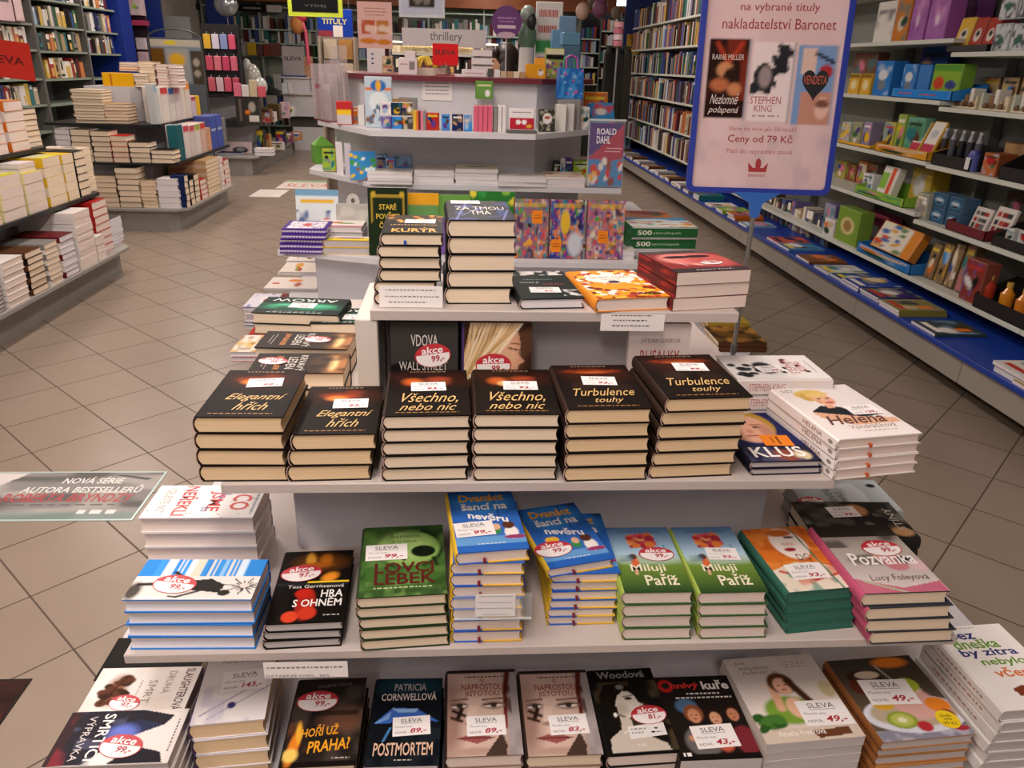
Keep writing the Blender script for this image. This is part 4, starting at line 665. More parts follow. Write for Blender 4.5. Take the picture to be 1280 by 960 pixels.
# ------------------------------------------------------------------ simpler goods
CN = dict(black='1e1b1a', white='e2dcd8', cream='e0d2b8', red='b02a26', blue='2a4a9a', navy='1e2a56', green='3a6a3a', teal='2a7a80', yellow='e0b82a', orange='d8762a', purple='5a3a8a', pink='d87a90', grey='8a8684', brown='5a3a26', beige='c8b090', violet='6a5aa0', maroon='6a2226', lime='9ab83a', tan='b8946a')
CN['pale blue'] = '9ab8d8'; CN['dark green'] = '21402c'; CN['dark grey'] = '4a4846'; CN['sky blue'] = '3a8ad0'
_sh = {}
def lying_mesh(w, h, t, col, pages, soft, art=None, sart=None):
    k = (round(w, 3), round(h, 3), round(t, 4), col, pages, soft)
    if art is None and sart is None and k in _sh: return _sh[k]
    mb = cover_mb(w, h, t, col, None, soft, art, sart, round_=False); p = pages_mb(w, h, t, PG[pages], soft); o = len(mb.v)
    mb.add(p.v, p.f, PG[pages]); ob = mb.build('tmp'); me = ob.data; bpy.data.objects.remove(ob)
    if art is None and sart is None: _sh[k] = me
    return me
def pile(desc, where, x, y, z, w, h, t, n, col, pages='cream', soft=False, rot=0, art=None, jit=.004, name='stacked_book', topcol=None, sart=None, seed=None, cat='book', words=True):
    """n books lying in a pile, centre (x, y), one mesh each"""
    rnd = random.Random(seed or int(abs(x * 977 + y * 131) * 10)); cols = col if isinstance(col, (list, tuple)) else [col] * n
    for i in range(n):
        me = lying_mesh(w, h, t * .985, CN.get(cols[i % len(cols)], cols[i % len(cols)]), pages, soft, art if i == 0 else None, sart)
        ob = link(name if not soft else 'paperback_book', me, None, (x + rnd.uniform(-jit, jit), y + rnd.uniform(-jit, jit), z + t * (n - 1 - i) + .0003), (0, 0, R(rot + rnd.uniform(-.6, .6))))
        pw = posword(i, n); tag(ob, (f'{pw} {desc}, {where}' if pw else f'{desc} {where}').strip(), cat, f'{desc} pile {where}' if n > 1 else None)
def rand_art(seed, base, nx=16, ny=22):
    r = random.Random(seed); a = Art(CN.get(base, base), nx, ny); P = list(CN.values())
    a.noise(r.choice(P), r.randint(3, 5), .6, seed, .5)
    for _ in range(3): a.ell(r.uniform(.2, .8), r.uniform(.25, .7), r.uniform(.1, .35), r.uniform(.08, .22), r.choice(P), .4, r.uniform(0, 90))
    if r.random() < .7: a.rect(.12, .8, .88, .88, r.choice(['f0e8e0', 'e8c840', 'c03a34', '2a2624']))
    return a
def facing(name, label, cat, x, y, z, w, h, t, art, yaw=0, lean=8, col='8a8684', group=None, pages='white', soft=True):
    """a book or card standing up, its cover to the local -Y side, as one mesh"""
    me = lying_mesh(w, h, t, col, pages, soft, art)
    return tag(link(name, me, None, (x, y, z + h / 2 * math.cos(R(lean)) + .0005), (R(90 - lean), 0, R(yaw))), label, cat, group)
def carton(name, label, cat, x, y, z, w, d, h, col, art=None, yaw=0, group=None, sart=None, lean=0, tart=None):
    mb = MB(); mb.bbox(-w / 2, w / 2, -d / 2, d / 2, 0, h, M(CN.get(col, col), .4), min(.004, w * .05))
    m_ = .06
    if art: art.put(mb, (-w / 2 * (1 - m_), -d / 2, h * m_ / 2), (w * (1 - m_), 0, 0), (0, 0, h * (1 - m_)), .0006)
    if sart: sart.put(mb, (-w / 2, d / 2 * .94, h * .03), (0, -d * .94, 0), (0, 0, h * .94), .0006)
    if tart: tart.put(mb, (-w / 2 * .94, -d / 2 * .94, h), (w * .94, 0, 0), (0, d * .94, 0), .0006)
    return tag(mb.build(name, None, (x, y, z + .0005 + (d / 2 + .001) * math.sin(R(abs(lean)))), (R(-lean), 0, R(yaw))), label, cat, group)
def tray(name, label, x, y, z, w, d, h, hb, col, yaw=0, art=None, cat='display tray', group=None):
    """an open counter tray: floor, low front, sloping sides, tall back"""
    mb = MB(); m = M(CN.get(col, col), .45); t = .004
    mb.box(-w / 2, w / 2, -d / 2, d / 2, 0, t, m); mb.box(-w / 2, w / 2, -d / 2, -d / 2 + t, 0, h, m); mb.box(-w / 2, w / 2, d / 2 - t, d / 2, 0, hb, m)
    for sx in (-w / 2, w / 2 - t):
        P = [(-d / 2, 0), (d / 2, 0), (d / 2, hb), (-d / 2, h)]
        v = [(sx, p, q) for p, q in P] + [(sx + t, p, q) for p, q in P]
        mb.add(v, [(3, 2, 1, 0), (4, 5, 6, 7)] + [(i, (i + 1) % 4, 4 + (i + 1) % 4, 4 + i) for i in range(4)], m)
    if art: art.put(mb, (-w / 2 * .9, -d / 2, h * .1), (w * .9, 0, 0), (0, 0, h * .8), .0006)
    return tag(mb.build(name, None, (x, y, z + .0004), (0, 0, R(yaw))), label, cat, group)
# spine-out books: unit meshes stretched per copy, colour from the object
def spine_mesh(kind):
    mb = MB(); f, g = .06, .03
    mb.box(-.5, .5, -.5, -.46, 0, 1, OC); mb.box(-.5, -.42, -.46, .5, 0, 1, OC); mb.box(.42, .5, -.46, .5, 0, 1, OC); mb.box(-.42, .42, -.46, .47, .02, .97, PG['cream'])
    if kind == 1: mb.box(-.36, .36, -.506, -.5, .78, .9, M('e8e0d4', .5))
    if kind == 2: mb.box(-.2, .2, -.506, -.5, .3, .8, M('e8dcc0', .5))
    if kind == 3: mb.box(-.5, .5, -.505, -.5, .08, .2, M('2a2624', .5)); mb.box(-.22, .22, -.506, -.5, .4, .85, M('3a3430', .5))
    if kind == 4: mb.box(-.5, .5, -.505, -.5, .7, 1, M('efe6da', .5)); mb.box(-.3, .3, -.506, -.5, .1, .5, M('d8b060', .5))
    o = mb.build('tmp'); me = o.data; bpy.data.objects.remove(o); return me
SPM = [spine_mesh(i) for i in range(5)]
SPC = ['black', 'white', 'cream', 'red', 'blue', 'navy', 'green', 'teal', 'yellow', 'orange', 'grey', 'brown', 'beige', 'maroon', 'pale blue', 'dark grey', 'tan', 'violet', 'white', 'cream', 'dark grey', 'maroon']
def shelf_row(desc, order, ax, x, y0, y1, z, hmin, hmax, yaw, depth=.15, tmin=.02, tmax=.045, seed=1, gap=.02, cols=SPC, front=None, stuff=None, group=None):
    """books standing in a row from y0 to y1 (ax='y': along Y at x, ax='x': along X at y=x); order says how the reader counts"""
    r = random.Random(seed); p = y0; k = 0; s = 1 if y1 > y0 else -1
    while True:
        t = r.uniform(tmin, tmax)
        if abs(p + s * t - y0) > abs(y1 - y0): break
        k += 1; h = r.uniform(hmin, hmax); c = r.choice(cols); q = p + s * t / 2; dd = r.uniform(-.01, .01)
        loc = (x + (dd if ax == 'y' else 0), q, z) if ax == 'y' else (q, x + dd, z)
        if r.random() > gap:
            if stuff is not None:
                rgb = np.array(lin(CN[c])); rgb = .68 * rgb + .26 * rgb.mean(); o = len(stuff.v); a, bb = (depth / 2, t * .46) if ax == 'y' else (t * .46, depth / 2)
                stuff.add([(loc[0] + sx * a, loc[1] + sy * bb, z + sz * h) for sz in (0, 1) for sx, sy in ((-1, -1), (1, -1), (1, 1), (-1, 1))], [(0, 3, 2, 1), (4, 5, 6, 7), (0, 1, 5, 4), (1, 2, 6, 5), (2, 3, 7, 6), (3, 0, 4, 7)], VC, [(*rgb, 1)] * 8)
            else:
                tl = R(r.uniform(-2, 0)); ob = link('shelved_book', SPM[r.choice([0, 0, 1, 2, 3, 4])], None, (loc[0], loc[1], z + .0005 + depth * .52 * math.sin(-tl)), (tl, 0, R(yaw))); ob.scale = (t * .94, depth, h); q_ = np.array(lin(CN[c])); q_ = .8 * q_ + .2 * q_.mean(); ob.color = (*q_, 1)
                tag(ob, f'{c} book, {ORD[k] if k < 31 else str(k) + "th"} from {order} {desc}', 'book', group or ('books ' + desc))
        p += s * t

# ------------------------------------------------------------------ second display: low shelves with the pay desk on top
DW = noisy('white_laminate', 'cfcdd1', 'd8d6da', 2, .42, .4)
e = thing('pay_desk_display', 'grey-white shelf unit with a pay desk behind the sale display', 'display shelf', (0, 4.5, 0))
def dp(name, poly, z0, z1, mat):
    mb = MB(); mb.ext([(x, y - 4.5) for x, y in poly], z0, z1, mat); return mb.build(name, e)
dp('plinth', [(-.8, 3.2), (1.1, 3.2), (1.25, 3.5), (1.25, 5.4), (-.9, 5.4), (-.9, 3.6)], 0, .215, LAMD)
dp('base_shelf', [(-.85, 3.1), (1.2, 3.1), (1.36, 3.35), (1.36, 5.5), (-.98, 5.5), (-.98, 3.6)], .215, .24, LAM)
dp('cabinet', [(-.74, 3.78), (-.46, 3.72), (.8, 3.72), (.85, 3.9), (.85, 5.3), (-.74, 5.3)], .24, .575, DW)
dp('shelf', [(-.73, 3.66), (-.42, 3.55), (.82, 3.53), (1.15, 3.78), (1.15, 5.35), (-.9, 5.35), (-.9, 3.7)], .575, .6, DW)
core = [(-.76, 4.72), (-.46, 4.18), (.36, 4.18), (.66, 4.58), (.66, 5.3), (-.76, 5.3)]
dp('core_panel', core, .6, 1.365, DW)
dp('shelf', [(-.85, 4.36), (-.44, 3.87), (.77, 3.85), (.77, 4.6), (.7, 5.2), (-.85, 5.2)], .875, .9, DW)
dp('shelf', [(-.8, 4.42), (-.45, 3.81), (.33, 3.81), (.66, 4.21), (.86, 4.4), (.86, 5.1), (-.8, 5.1)], 1.125, 1.15, DW)
dp('counter_top', [(-.77, 4.73), (-.475, 4.14), (.38, 4.14), (.7, 4.53), (.7, 5.35), (-.77, 5.35)], 1.365, 1.39, M('6a1f2a', .4))

# piles low down on its left and right sides
def px_pile(desc, where, xl, xr, yb, n, yt, z, depth, col, rot=0, art=None, pages='white', soft=False, ypix_back=None, **k):
    A, B = Pz(xl, yb, z), Pz(xr, yb, z); T = Py(xl, yt, A[1]); t = (T[2] - z) / n; w = B[0] - A[0]
    if rot in (0, 180): pile(desc, where, (A[0] + B[0]) / 2, A[1] + depth / 2, z, w, depth, t, n, col, pages, soft, rot, art, **k)
    else: pile(desc, where, (A[0] + B[0]) / 2, A[1] + depth / 2, z, depth, w, t, n, col, pages, soft, rot, art, **k)
ZD = .24
SD = 'beside the grey cabinet'
a = Art('d8d4dc', 24, 30); a.noise('5a6ab0', 7, .8, 2, .5); a.ell(.5, .5, .25, .16, 'e8e4e0', .3); a.ell(.5, .5, .12, .08, '8a3a34', .3); a.rect(0, .8, 1, 1, '7a2a24')
px_pile('blue and white striped children\'s book', 'left of the green thriller', 307, 352, 411, 6, 384, ZD, .24, ['navy', 'white'], -90, a, jit=.006)
a = Art('e8dfd0', 20, 26); a.noise('d8a83a', 6, .8, 5, .45); a.noise('8a4a2a', 6, .6, 8, .55)
px_pile('red and white picture book', 'at the left front of the low base', 289, 330, 452, 2, 440, ZD, .22, ['white', 'red'], -90, a)
px_pile('red booklet', 'at the left edge, behind the sunset books', 312, 335, 425, 2, 418, ZD, .18, 'red', -90, None)
a = Art('e6dcd4', 24, 30); a.ell(.3, .5, .12, .14, 'e88a34', .2); a.ell(.65, .6, .2, .06, 'b85a50', .3); a.rect(.5, .1, .64, .24, 'c85a44')
px_pile('white cookery booklet with an orange square', f'third of three {SD}', 330, 396, 364, 2, 360, ZD, .24, 'white', -90, a)
a = Art('e6dcd0', 24, 30); a.ell(.3, .4, .25, .1, 'd8a040', .3); a.ell(.7, .45, .22, .08, 'b83a2c', .3, 20); a.ell(.7, .4, .16, .05, '7a9a3a', .3)
px_pile('white cookery booklet with chilli peppers', f'second of three {SD}', 348, 398, 344, 2, 340, ZD, .24, 'white', -90, a)
a = Art('e6dcd4', 24, 30); a.ell(.6, .7, .2, .1, '8a4a2a', .3); a.D(.2, .8, .3, 'a8989a', .04)
px_pile('white cookery booklet with a brown cake', f'first of three {SD}', 358, 398, 331, 2, 326, ZD, .24, 'white', -90, a)
a = Art('3a2a16', 24, 30); a.noise('b8843a', 6, .9, 3, .4); a.noise('7a5220', 5, .7, 6, .5)
px_pile('brown book with a golden tree cover', 'low on the right, behind the steel pole', 898, 958, 440, 2, 428, ZD, .24, 'brown', 90, a, 'cream')
px_pile('gold-covered book', 'low on the right behind the golden tree book', 884, 936, 414, 2, 404, ZD, .2, 'b89a3a', 90, None, 'cream')
# front shelf of the pay desk unit
Z0 = .6
a = Art('4a2f8a', 20, 28); a.rect(.08, .08, .92, .92, 'e4dde8'); a.dots(['4a2f8a', '2a2434'], 30, .03, 4, .1, .9, .1, .9); a.ell(.5, .5, .2, .1, 'c85a50', .4)
sp_ = Art('5a3a9a', 30, 6)
for k in range(15): sp_.line(k / 15, .25, k / 15 + .035, .75, .03, 'e8e0ea')
px_pile('purple activity book with white dashes', 'overhanging the left corner', 352, 408, 317, 5, 286, Z0, .2, '5a3a9a', 90, a, jit=.008, sart=sp_)
a = Art('efe9e2', 24, 30); a.ell(.4, .6, .14, .12, 'e8762a', .2); a.ell(.6, .5, .2, .08, '5a9a3a', .3); a.rect(0, 0, 1, .14, 'c8407a')
px_pile('white picture book with a carrot', 'behind the yellow booklets', 397, 455, 311, 4, 283, Z0, .17, ['white', 'grey'], 0, a)
a = Art('e8d23a', 24, 30); a.rect(0, .55, 1, 1, 'e6e2d6'); a.ell(.55, .55, .35, .16, 'b8485a', .1); a.ell(.55, .55, .2, .08, '4a5ab0', .3)
px_pile('yellow booklet with a magenta oval', 'left of the orange capitals stack', 404, 464, 318, 2, 300, Z0, .09, 'yellow', 0, a, pages='grey')
for i, (dsc, xl, xr, yb, yt, n, c, art) in enumerate([
    ('dark red storybook', 643, 690, 321, 307, 1, 'maroon', ('8a3028', 'd8783a')), ('golden storybook', 690, 738, 322, 309, 1, 'c8a04a', ('c8a04a', '8a4a2a')), ('white picture book with a dotted arch', 734, 793, 324, 312, 2, 'white', ('e8e4e2', 'd0b0a0'))]):
    a = Art(art[0], 20, 26); a.noise(art[1], 6, .7, i + 2, .5); a.rect(.25, .3, .75, .5, 'f08a28') if i < 2 else a.ell(.5, .5, .3, .1, '4a8a9a', .2)
    px_pile(dsc, 'in front of the standing storybooks', xl, xr, yb, n, yt, Z0, .085, c, 0, a)
a = Art('e6ecec', 26, 32); a.rect(0, .7, 1, 1, '4a9ad0'); a.dots(['e8a83a', 'c85a3a', '5a9a4a', 'e8d84a'], 30, .06, 3, 0, .7); a.ell(.4, .75, .3, .1, 'e8f4f8', .5)
sa = Art('2f6a3c', 20, 6); sa.T('500', .08, .25, .3, .8, 'e8ecd8', 0, .03); sa.T('samolepek', .32, .3, .75, .65, 'c8d8b8')
A_, B_ = Pz(800, 318, Z0), Pz(871, 311, Z0)
for i in range(2):
    mb = cover_mb(.34, .26, .058, '2f6a3c', soft=True, art=a if i == 0 else None); p = pages_mb(.34, .26, .058, PG['white'], True); mb.add(p.v, p.f, PG['white'])
    sa.put(mb, (-.17, -.1301, .006), (.34, 0, 0), (0, 0, .046), .0006)
    tag(mb.build('sticker_book', None, (1.0, 3.96 + .01 * i, Z0 + .0005 + .059 * (1 - i)), (0, 0, R(3))), f'thick green-spined sticker book numbered 500, {("upper", "lower")[i]} of two', 'book', 'green sticker books')
px_pile('colourful sticker book', 'behind the green-spined sticker books', 776, 838, 292, 3, 272, Z0, .24, ['sky blue', 'orange', 'red'], 0, rand_art(5, 'orange'))
# storybooks standing on that shelf
def st_px(name, label, xl, xr, yt, yb, Y, z, art, t=.02, lean=7, col='8a8684', group=None, cat='book', yaw=0):
    A, B = Py(xl, yb, Y), Py(xr, yb, Y); T = Py((xl + xr) / 2, yt, Y + .02); h = (T[2] - z) / math.cos(R(lean))
    facing(name, label, cat, (A[0] + B[0]) / 2, Y, z, B[0] - A[0], h, t, art, yaw, lean, col, group)
def story(s, base):
    a = Art(base, 40, 56); P = ['c84a5a', 'e8a83a', '5a9a4a', '4a6ab0', '9a4a8a', 'd8d0c0', '3a8a9a', 'e0783a', '3a2a4a']
    for k, c in enumerate(P): a.noise(c, 9 + 2 * (k % 4), .85, s * 10 + k, .66)
    a.dots(P, 14, .05, s); a.rect(.1, .86, .9, .93, 'd8b83a', .5); return a
a = Art('22301f', 34, 46); a.line(.1, .88, .9, .88, .03, 'b8983a'); a.line(.1, .88, .1, .5, .025, 'b8983a'); a.line(.9, .88, .9, .5, .025, 'b8983a'); a.ell(.14, .9, .06, .05, 'c8a83a', .3); a.ell(.86, .9, .06, .05, 'c8a83a', .3); a.T('STARÉ', .28, .68, .72, .78, 'd8b83a', 0, .02); a.T('POVĚSTI', .2, .54, .8, .65, 'd8b83a', 0, .02); a.T('ČESKÉ', .28, .41, .72, .51, 'd8b83a', 0, .02)
st_px('storybook', 'dark green legends book with gold capitals, standing behind the thrillers', 463, 511, 234, 312, 3.66, Z0, a, .03, 5, '22301f')
a = Art('6a9a5a', 24, 30); a.rect(0, .8, 1, 1, 'e8a82a'); a.T('O LETADLE', .1, .42, .9, .52, '8a3a2a'); a.D(.3, .7, .6, 'e8d84a', .04)
st_px('storybook', 'green picture book with an orange top band, standing', 511, 549, 241, 312, 3.68, Z0, a, .015, 6, '6a9a5a')
a = Art('6aa04a', 20, 26); a.rect(0, 0, .6, .6, '7a5aa0')
st_px('storybook', 'lime and violet picture book, half hidden behind the tallest stack', 547, 588, 243, 312, 3.69, Z0, a, .015, 6, '6aa04a')
a = Art('2f7a34', 24, 30); a.dots(['8ac04a', 'e8d84a', '3a9a4a'], 24, .08, 4)
st_px('storybook', 'green meadow picture book behind the tallest stack', 586, 642, 239, 312, 3.70, Z0, a, .02, 6, '2f7a34')
for i, (xl, xr, b_, st) in enumerate([(641, 684, '8a6a7a', (.68, .7)), (685, 728, '2a3a8a', (.22, .22)), (731, 778, 'b87a8a', (.45, .38))]):
    lab = ['colourful storybook with an orange sticker near the top', 'blue night-sky storybook with an orange sticker at the lower left', 'pink and yellow storybook with an orange sticker in the middle'][i]
    A, B = Py(xl, 300, 3.64), Py(xr, 300, 3.64); w = B[0] - A[0]; T = Py(xl, 247 + i, 3.67); a = story(11 + i, b_)
    if i == 1: a.ell(.45, .62, .14, .2, 'e0b83a', .3); a.ell(.75, .25, .22, .2, 'c8ccd8', .5)
    standing('storybook', lab, (A[0] + B[0]) / 2, 3.64, Z0 + .0005, w, (T[2] - Z0), .018, a, 6, 0, '6a3a4a', 'white', [('orange', '', *st, 0, 1.2)], group='storybooks with orange stickers')
a = Art('dfe6ea', 24, 30); a.rect(0, .88, 1, 1, '7aa8c8'); a.rect(.1, .74, .9, .82, 'e8b83a'); a.noise('3a5a90', 8, .9, 4, .5, .15, .6); a.ell(.7, .35, .12, .1, 'c84a3a', .3)
st_px('storybook', 'white and blue picture book standing at the far left', 375, 427, 237, 306, 3.95, Z0, a, .03, 8, 'b8c8d0')
a = Art('b8b4ae', 24, 30); a.noise('d8d4cc', 5, .6, 3); a.T('ČASOPIS' if False else 'SKLADBY', .15, .35, .9, .5, '7a5a50', 0, .02)
mb = MB(); mb.bbox(-.085, .085, -.004, .004, 0, .19, M('b8b4ae', .5), .002); mb.prism(ringpts(0, .2, .032, .04, 18), -.003, .003, M('c8c4be', .5)); a.put(mb, (-.08, -.004, .01), (.16, 0, 0), (0, 0, .17), .0006); mb.prism(ringpts(0, .205, .01, .012, 12), -.0036, .0036, M('5a5652', .5))
A = Py(443, 300, 3.9); tag(mb.build('gift_bag', None, (A[0], 3.9, Z0 + .002), (R(-6), 0, 0)), 'grey card with a round hanging tab behind the carrot book', 'gift bag')
# second shelf
Z1 = .9
for i, (dsc, xl, xr, yb, n, yt, c, art) in enumerate([('white notebook', 460, 516, 230, 3, 217, 'white', None), ('pinkish photo album', 517, 567, 228, 2, 212, 'd8c8be', None), ('cream album with a green leaf', 569, 622, 229, 4, 211, 'e0d8c0', 'leaf'), ('white album with a thin red line', 623, 682, 233, 2, 222, 'white', 'line'), ('beige booklet', 682, 730, 234, 4, 221, 'd8c4b4', 'mix')]):
    a = Art(CN.get(c, c), 20, 26)
    if art == 'leaf': a.ell(.5, .5, .3, .1, '6a8a4a', .4, 20); a.ell(.85, .6, .08, .08, 'd8b83a', .3)
    elif art == 'line': a.line(.15, .55, .85, .5, .02, '8a3a4a')
    elif art == 'mix': a.noise('9a5a50', 6, .6, 3)
    else: a.D(.2, .8, .5, '6a6664', .05); a.D(.2, .7, .7, '6a6664', .05, 4)
    px_pile(dsc, 'second shelf of the pay desk', xl, xr, yb, n, yt, Z1, .21, c, 0, a, 'white', True)
facing_art = Art('e0dcd8', 30, 44); a = facing_art; a.rect(0, 0, 1, .5, '3f80b4'); a.rect(0, .5, 1, 1, '4a2c72'); a.poly([(.1, .5), (1, 1), (1, .45), (.6, .4), (.3, .42)], 'a8304a'); a.poly([(0, .48), (.5, .6), (1, .98), (1, .5), (.7, .42), (0, .42)], 'a8304a'); a.dots(['c8302a', 'e0a03a', 'd8d0c8', '8a3a2a'], 18, .08, 4, .05, .4)
a.T('ROALD', .2, .82, .76, .92, 'ece6ea', 0, .02); a.T('DAHL', .2, .68, .6, .8, 'ece6ea', 0, .02); a.D(.5, .95, .6, 'e8c8d0', .015); a.D(.45, .9, .55, 'e8c8d0', .015, 4)
A, B = Py(733, 234, 3.87), Py(777, 238, 3.87)
e2 = thing('leaflet_stand', 'clear stand with a purple, red and blue leaflet at the shelf corner', 'leaflet holder', ((A[0] + B[0]) / 2, 3.88, Z1 + .004))
mb = MB(); mb.bbox(-.085, .085, -.01, .004, .002, .3, M('6a6a90', .4), .001); facing_art.put(mb, (-.085, -.01, .004), (.17, 0, 0), (0, 0, .296), .0006); mb.build('leaflet', e2, None, (R(-4), 0, 0))
mb = MB(); mb.box(-.09, .09, -.016, -.014, 0, .31, M('eef2f2', .1, .5, alpha=.04)); mb.box(-.09, .09, .006, .008, 0, .32, M('eef2f2', .1, .5, alpha=.2)); mb.box(-.09, .09, -.016, .04, 0, .002, M('eef2f2', .1, .5, alpha=.3)); mb.box(-.09, .09, -.014, .006, .31, .318, M('d8dcdc', .2, .5, alpha=.7)); mb.build('clear_holder', e2, None, (R(-4), 0, 0))
# upright things at the left end of the second shelf
def up(name, label, cat, xl, xr, yb, yt, Y, z, d, col, art=None, yaw=0, lean=0, group=None):
    A, B = Py(xl, yb, Y), Py(xr, yb, Y); T = Py((xl + xr) / 2, yt, Y); return carton(name, label, cat, (A[0] + B[0]) / 2, Y + d / 2, z, B[0] - A[0], d, max(.03, T[2] - z), col, art, yaw, group, None, lean)
a = Art('5a8a34', 16, 20); a.noise('8ab83a', 4, .7, 3)
mb = MB(); mb.ext([(-.06, -.05), (.05, -.06), (.06, .06), (-.04, .07)], 0, .1, M('5f9a36', .5)); mb.add([(-.06, -.05, .1), (.05, -.06, .1), (.06, .06, .1), (-.04, .07, .1), (0, 0, .15)], [(0, 1, 4), (1, 2, 4), (2, 3, 4), (3, 0, 4)], M('6aa83c', .5))
A = Pz(398, 204, Z1); tag(mb.build('gift_box', None, (A[0] + .02, A[1] + .03, Z1 + .0004), (0, 0, R(30))), 'small green gift box with a pointed lid at the left shelf end', 'gift box')
up('storybook', 'yellow and green picture book leaning at the left shelf end', 'book', 403, 420, 208, 187, 4.25, Z1, .03, 'c8a83a', rand_art(8, 'lime'), 0, 8)
up('paperback_book', 'white slim box with a dark band, left of its twin', 'box', 419, 427, 211, 179, 4.15, Z1, .1, 'white', None, 10)
up('paperback_book', 'white slim box with a violet spot, right of its twin', 'box', 430, 438, 214, 181, 4.08, Z1, .1, 'd8cfd8', None, 10)
a = Art('3a8ac8', 24, 28); a.dots(['d8e8f0', '4a9a4a', '8a6a5a', 'e0b83a'], 26, .09, 3)
st_px('storybook', 'sky blue picture book with small figures, standing', 438, 470, 190, 219, 3.98, Z1, a, .02, 14, '3a8ac8', None, 'book', 8)
for i in range(3): up('pencil_case', ['teal pencil case behind the white notebooks', 'pale blue pencil case behind the pinkish albums', 'clear blue pencil case beside the teal one'][i], 'pencil case', [470, 492, 482][i], [484, 514, 494][i], 206, [193, 195, 197][i], [4.1, 4.13, 4.06][i], Z1, .03, ['teal', 'pale blue', 'sky blue'][i], rand_art(20 + i, 'pale blue'))
for i, (xl, xr, yt, c) in enumerate([(692, 700, 203, 'dark green'), (700, 706, 198, 'white'), (706, 715, 199, 'purple'), (716, 735, 202, 'lime')]): up('paperback_book', f'{c} slim book standing at the right of the second shelf', 'book', xl, xr, 216, yt, 4.25, Z1, .1, c, rand_art(40 + i, c), group='slim books at the right of the second shelf')
# third shelf
Z2 = 1.15
a = Art('b8c8d4', 20, 34); a.rect(0, .74, 1, .8, 'd87a4a'); a.ell(.5, .84, .3, .12, '2a6ab0', .15); a.ell(.5, .84, .1, .12, 'e0a83a', .3); a.ell(.5, .5, .36, .22, 'd8e0e4', .15); a.dots(['8a5a4a', '5a6a80'], 12, .07, 4, .05, .4)
up('wall_calendar', 'tall pale blue calendar with a clock face on the third shelf', 'calendar', 457, 491, 155, 96, 3.98, Z2, .02, 'b8c8d4', a, 0, 4)
a = Art('b89060', 18, 18); a.ell(.5, .5, .4, .3, '8a5a3a', .2); a.ell(.5, .5, .2, .15, 'd8c090', .3)
up('storybook', 'brown round-pattern book behind the small discs', 'book', 476, 500, 150, 123, 4.06, Z2, .015, 'b89060', a)
up('storybook', 'grey photo book behind the small discs', 'book', 499, 522, 150, 122, 4.05, Z2, .015, '7a828a', rand_art(33, 'grey'))
for i in range(6):
    r_, c_ = divmod(i, 3); yb = 158 - 14 * (1 - r_) if False else (145 if r_ == 0 else 158); z = Z2 + (.062 if r_ == 0 else 0)
    A = Py(483 + 13 * c_, 158, 3.9 - .0 * r_); a = rand_art(50 + i, ['white', 'navy', 'dark grey', 'violet', 'sky blue', 'dark grey'][i], 10, 10)
    carton('music_disc', f'small square disc case, {["upper", "lower"][r_]} row, {["left", "middle", "right"][c_]} of the block', 'disc case', A[0], 3.92, z, .056, .014, .06, 'white', a, 0, 'disc cases on the third shelf')
for i, c in enumerate(['yellow', 'orange', 'maroon', 'pink', 'grey']): up('paperback_book', f'{c} thin spine, {ORD[i + 1]} from left between the discs and cards', 'book', 517 + 3 * i, 520 + 3 * i, 160, 139, 3.9, Z2, .1, c, None, group='thin coloured spines')
for i, (xl, xr, yt, c, lab) in enumerate([(533, 549, 141, 'red', 'red and green greeting box'), (552, 562, 143, 'sky blue', 'narrow blue and yellow card'), (565, 579, 143, 'navy', 'dark blue card with a cat'), (580, 590, 144, 'sky blue', 'pair of blue slim books')]): up('greeting_card', lab + ' on the third shelf', 'card', xl, xr, 161, yt, 3.9, Z2, .03, c, rand_art(60 + i, c))
for i in range(4): up('paperback_book', f'tall pink series book, {ORD[i + 1]} from left of four', 'book', 592 + 6 * i, 597.4 + 6 * i, 162, 133, 3.9, Z2, .14, 'd8607a', None, group='pink series on the third shelf')
a = Art('6a9a4a', 16, 24); a.rect(.1, .7, .9, .8, 'e0dcb0'); a.ell(.7, .3, .16, .2, 'e8ece8', .2)
up('picture_card', 'green card with a white dog above the pink series', 'card', 594, 616, 131, 101, 4.1, Z2 + .14, .004, '6a9a4a', a)
for i in range(3): up('paperback_book', f'white slim book, {ORD[i + 1]} from left beside the pink series', 'book', 617 + 5.3 * i, 621.5 + 5.3 * i, 164, 133, 3.9, Z2, .14, ['grey', 'white', 'white'][i], None, group='white slim books on the third shelf')
a = Art('e6e0e0', 26, 20); a.rect(0, 0, 1, .55, 'b8283a'); a.ell(.35, .35, .1, .12, 'f0eaea', .1); a.ell(.6, .35, .1, .12, 'f0eaea', .1); a.ell(.8, .15, .12, .08, 'd8a83a', .3); a.D(.1, .9, .8, '6a6664', .05)
e3 = up('storybook', 'white and red picture book on a small grey stand', 'book', 636, 668, 163, 136, 3.86, Z2 + .012, .02, 'd8d0d0', a, 0, 8)
A = Py(652, 163, 3.86); carton('book_stand', 'small grey stand under the white and red book', 'stand', A[0], 3.875, Z2, .145, .07, .012, '5a5856')
a = Art('3a3a34', 18, 22); a.noise('c8c4a8', 8, .8, 3, .5); a.ell(.5, .58, .3, .26, 'e8e0dc', .06); a.ell(.5, .62, .2, .08, 'b85a50', .4)
up('notebook', 'dark floral notebook with a white oval', 'notebook', 673, 694, 166, 137, 3.98, Z2, .02, '3a3a34', a, 12, 8)
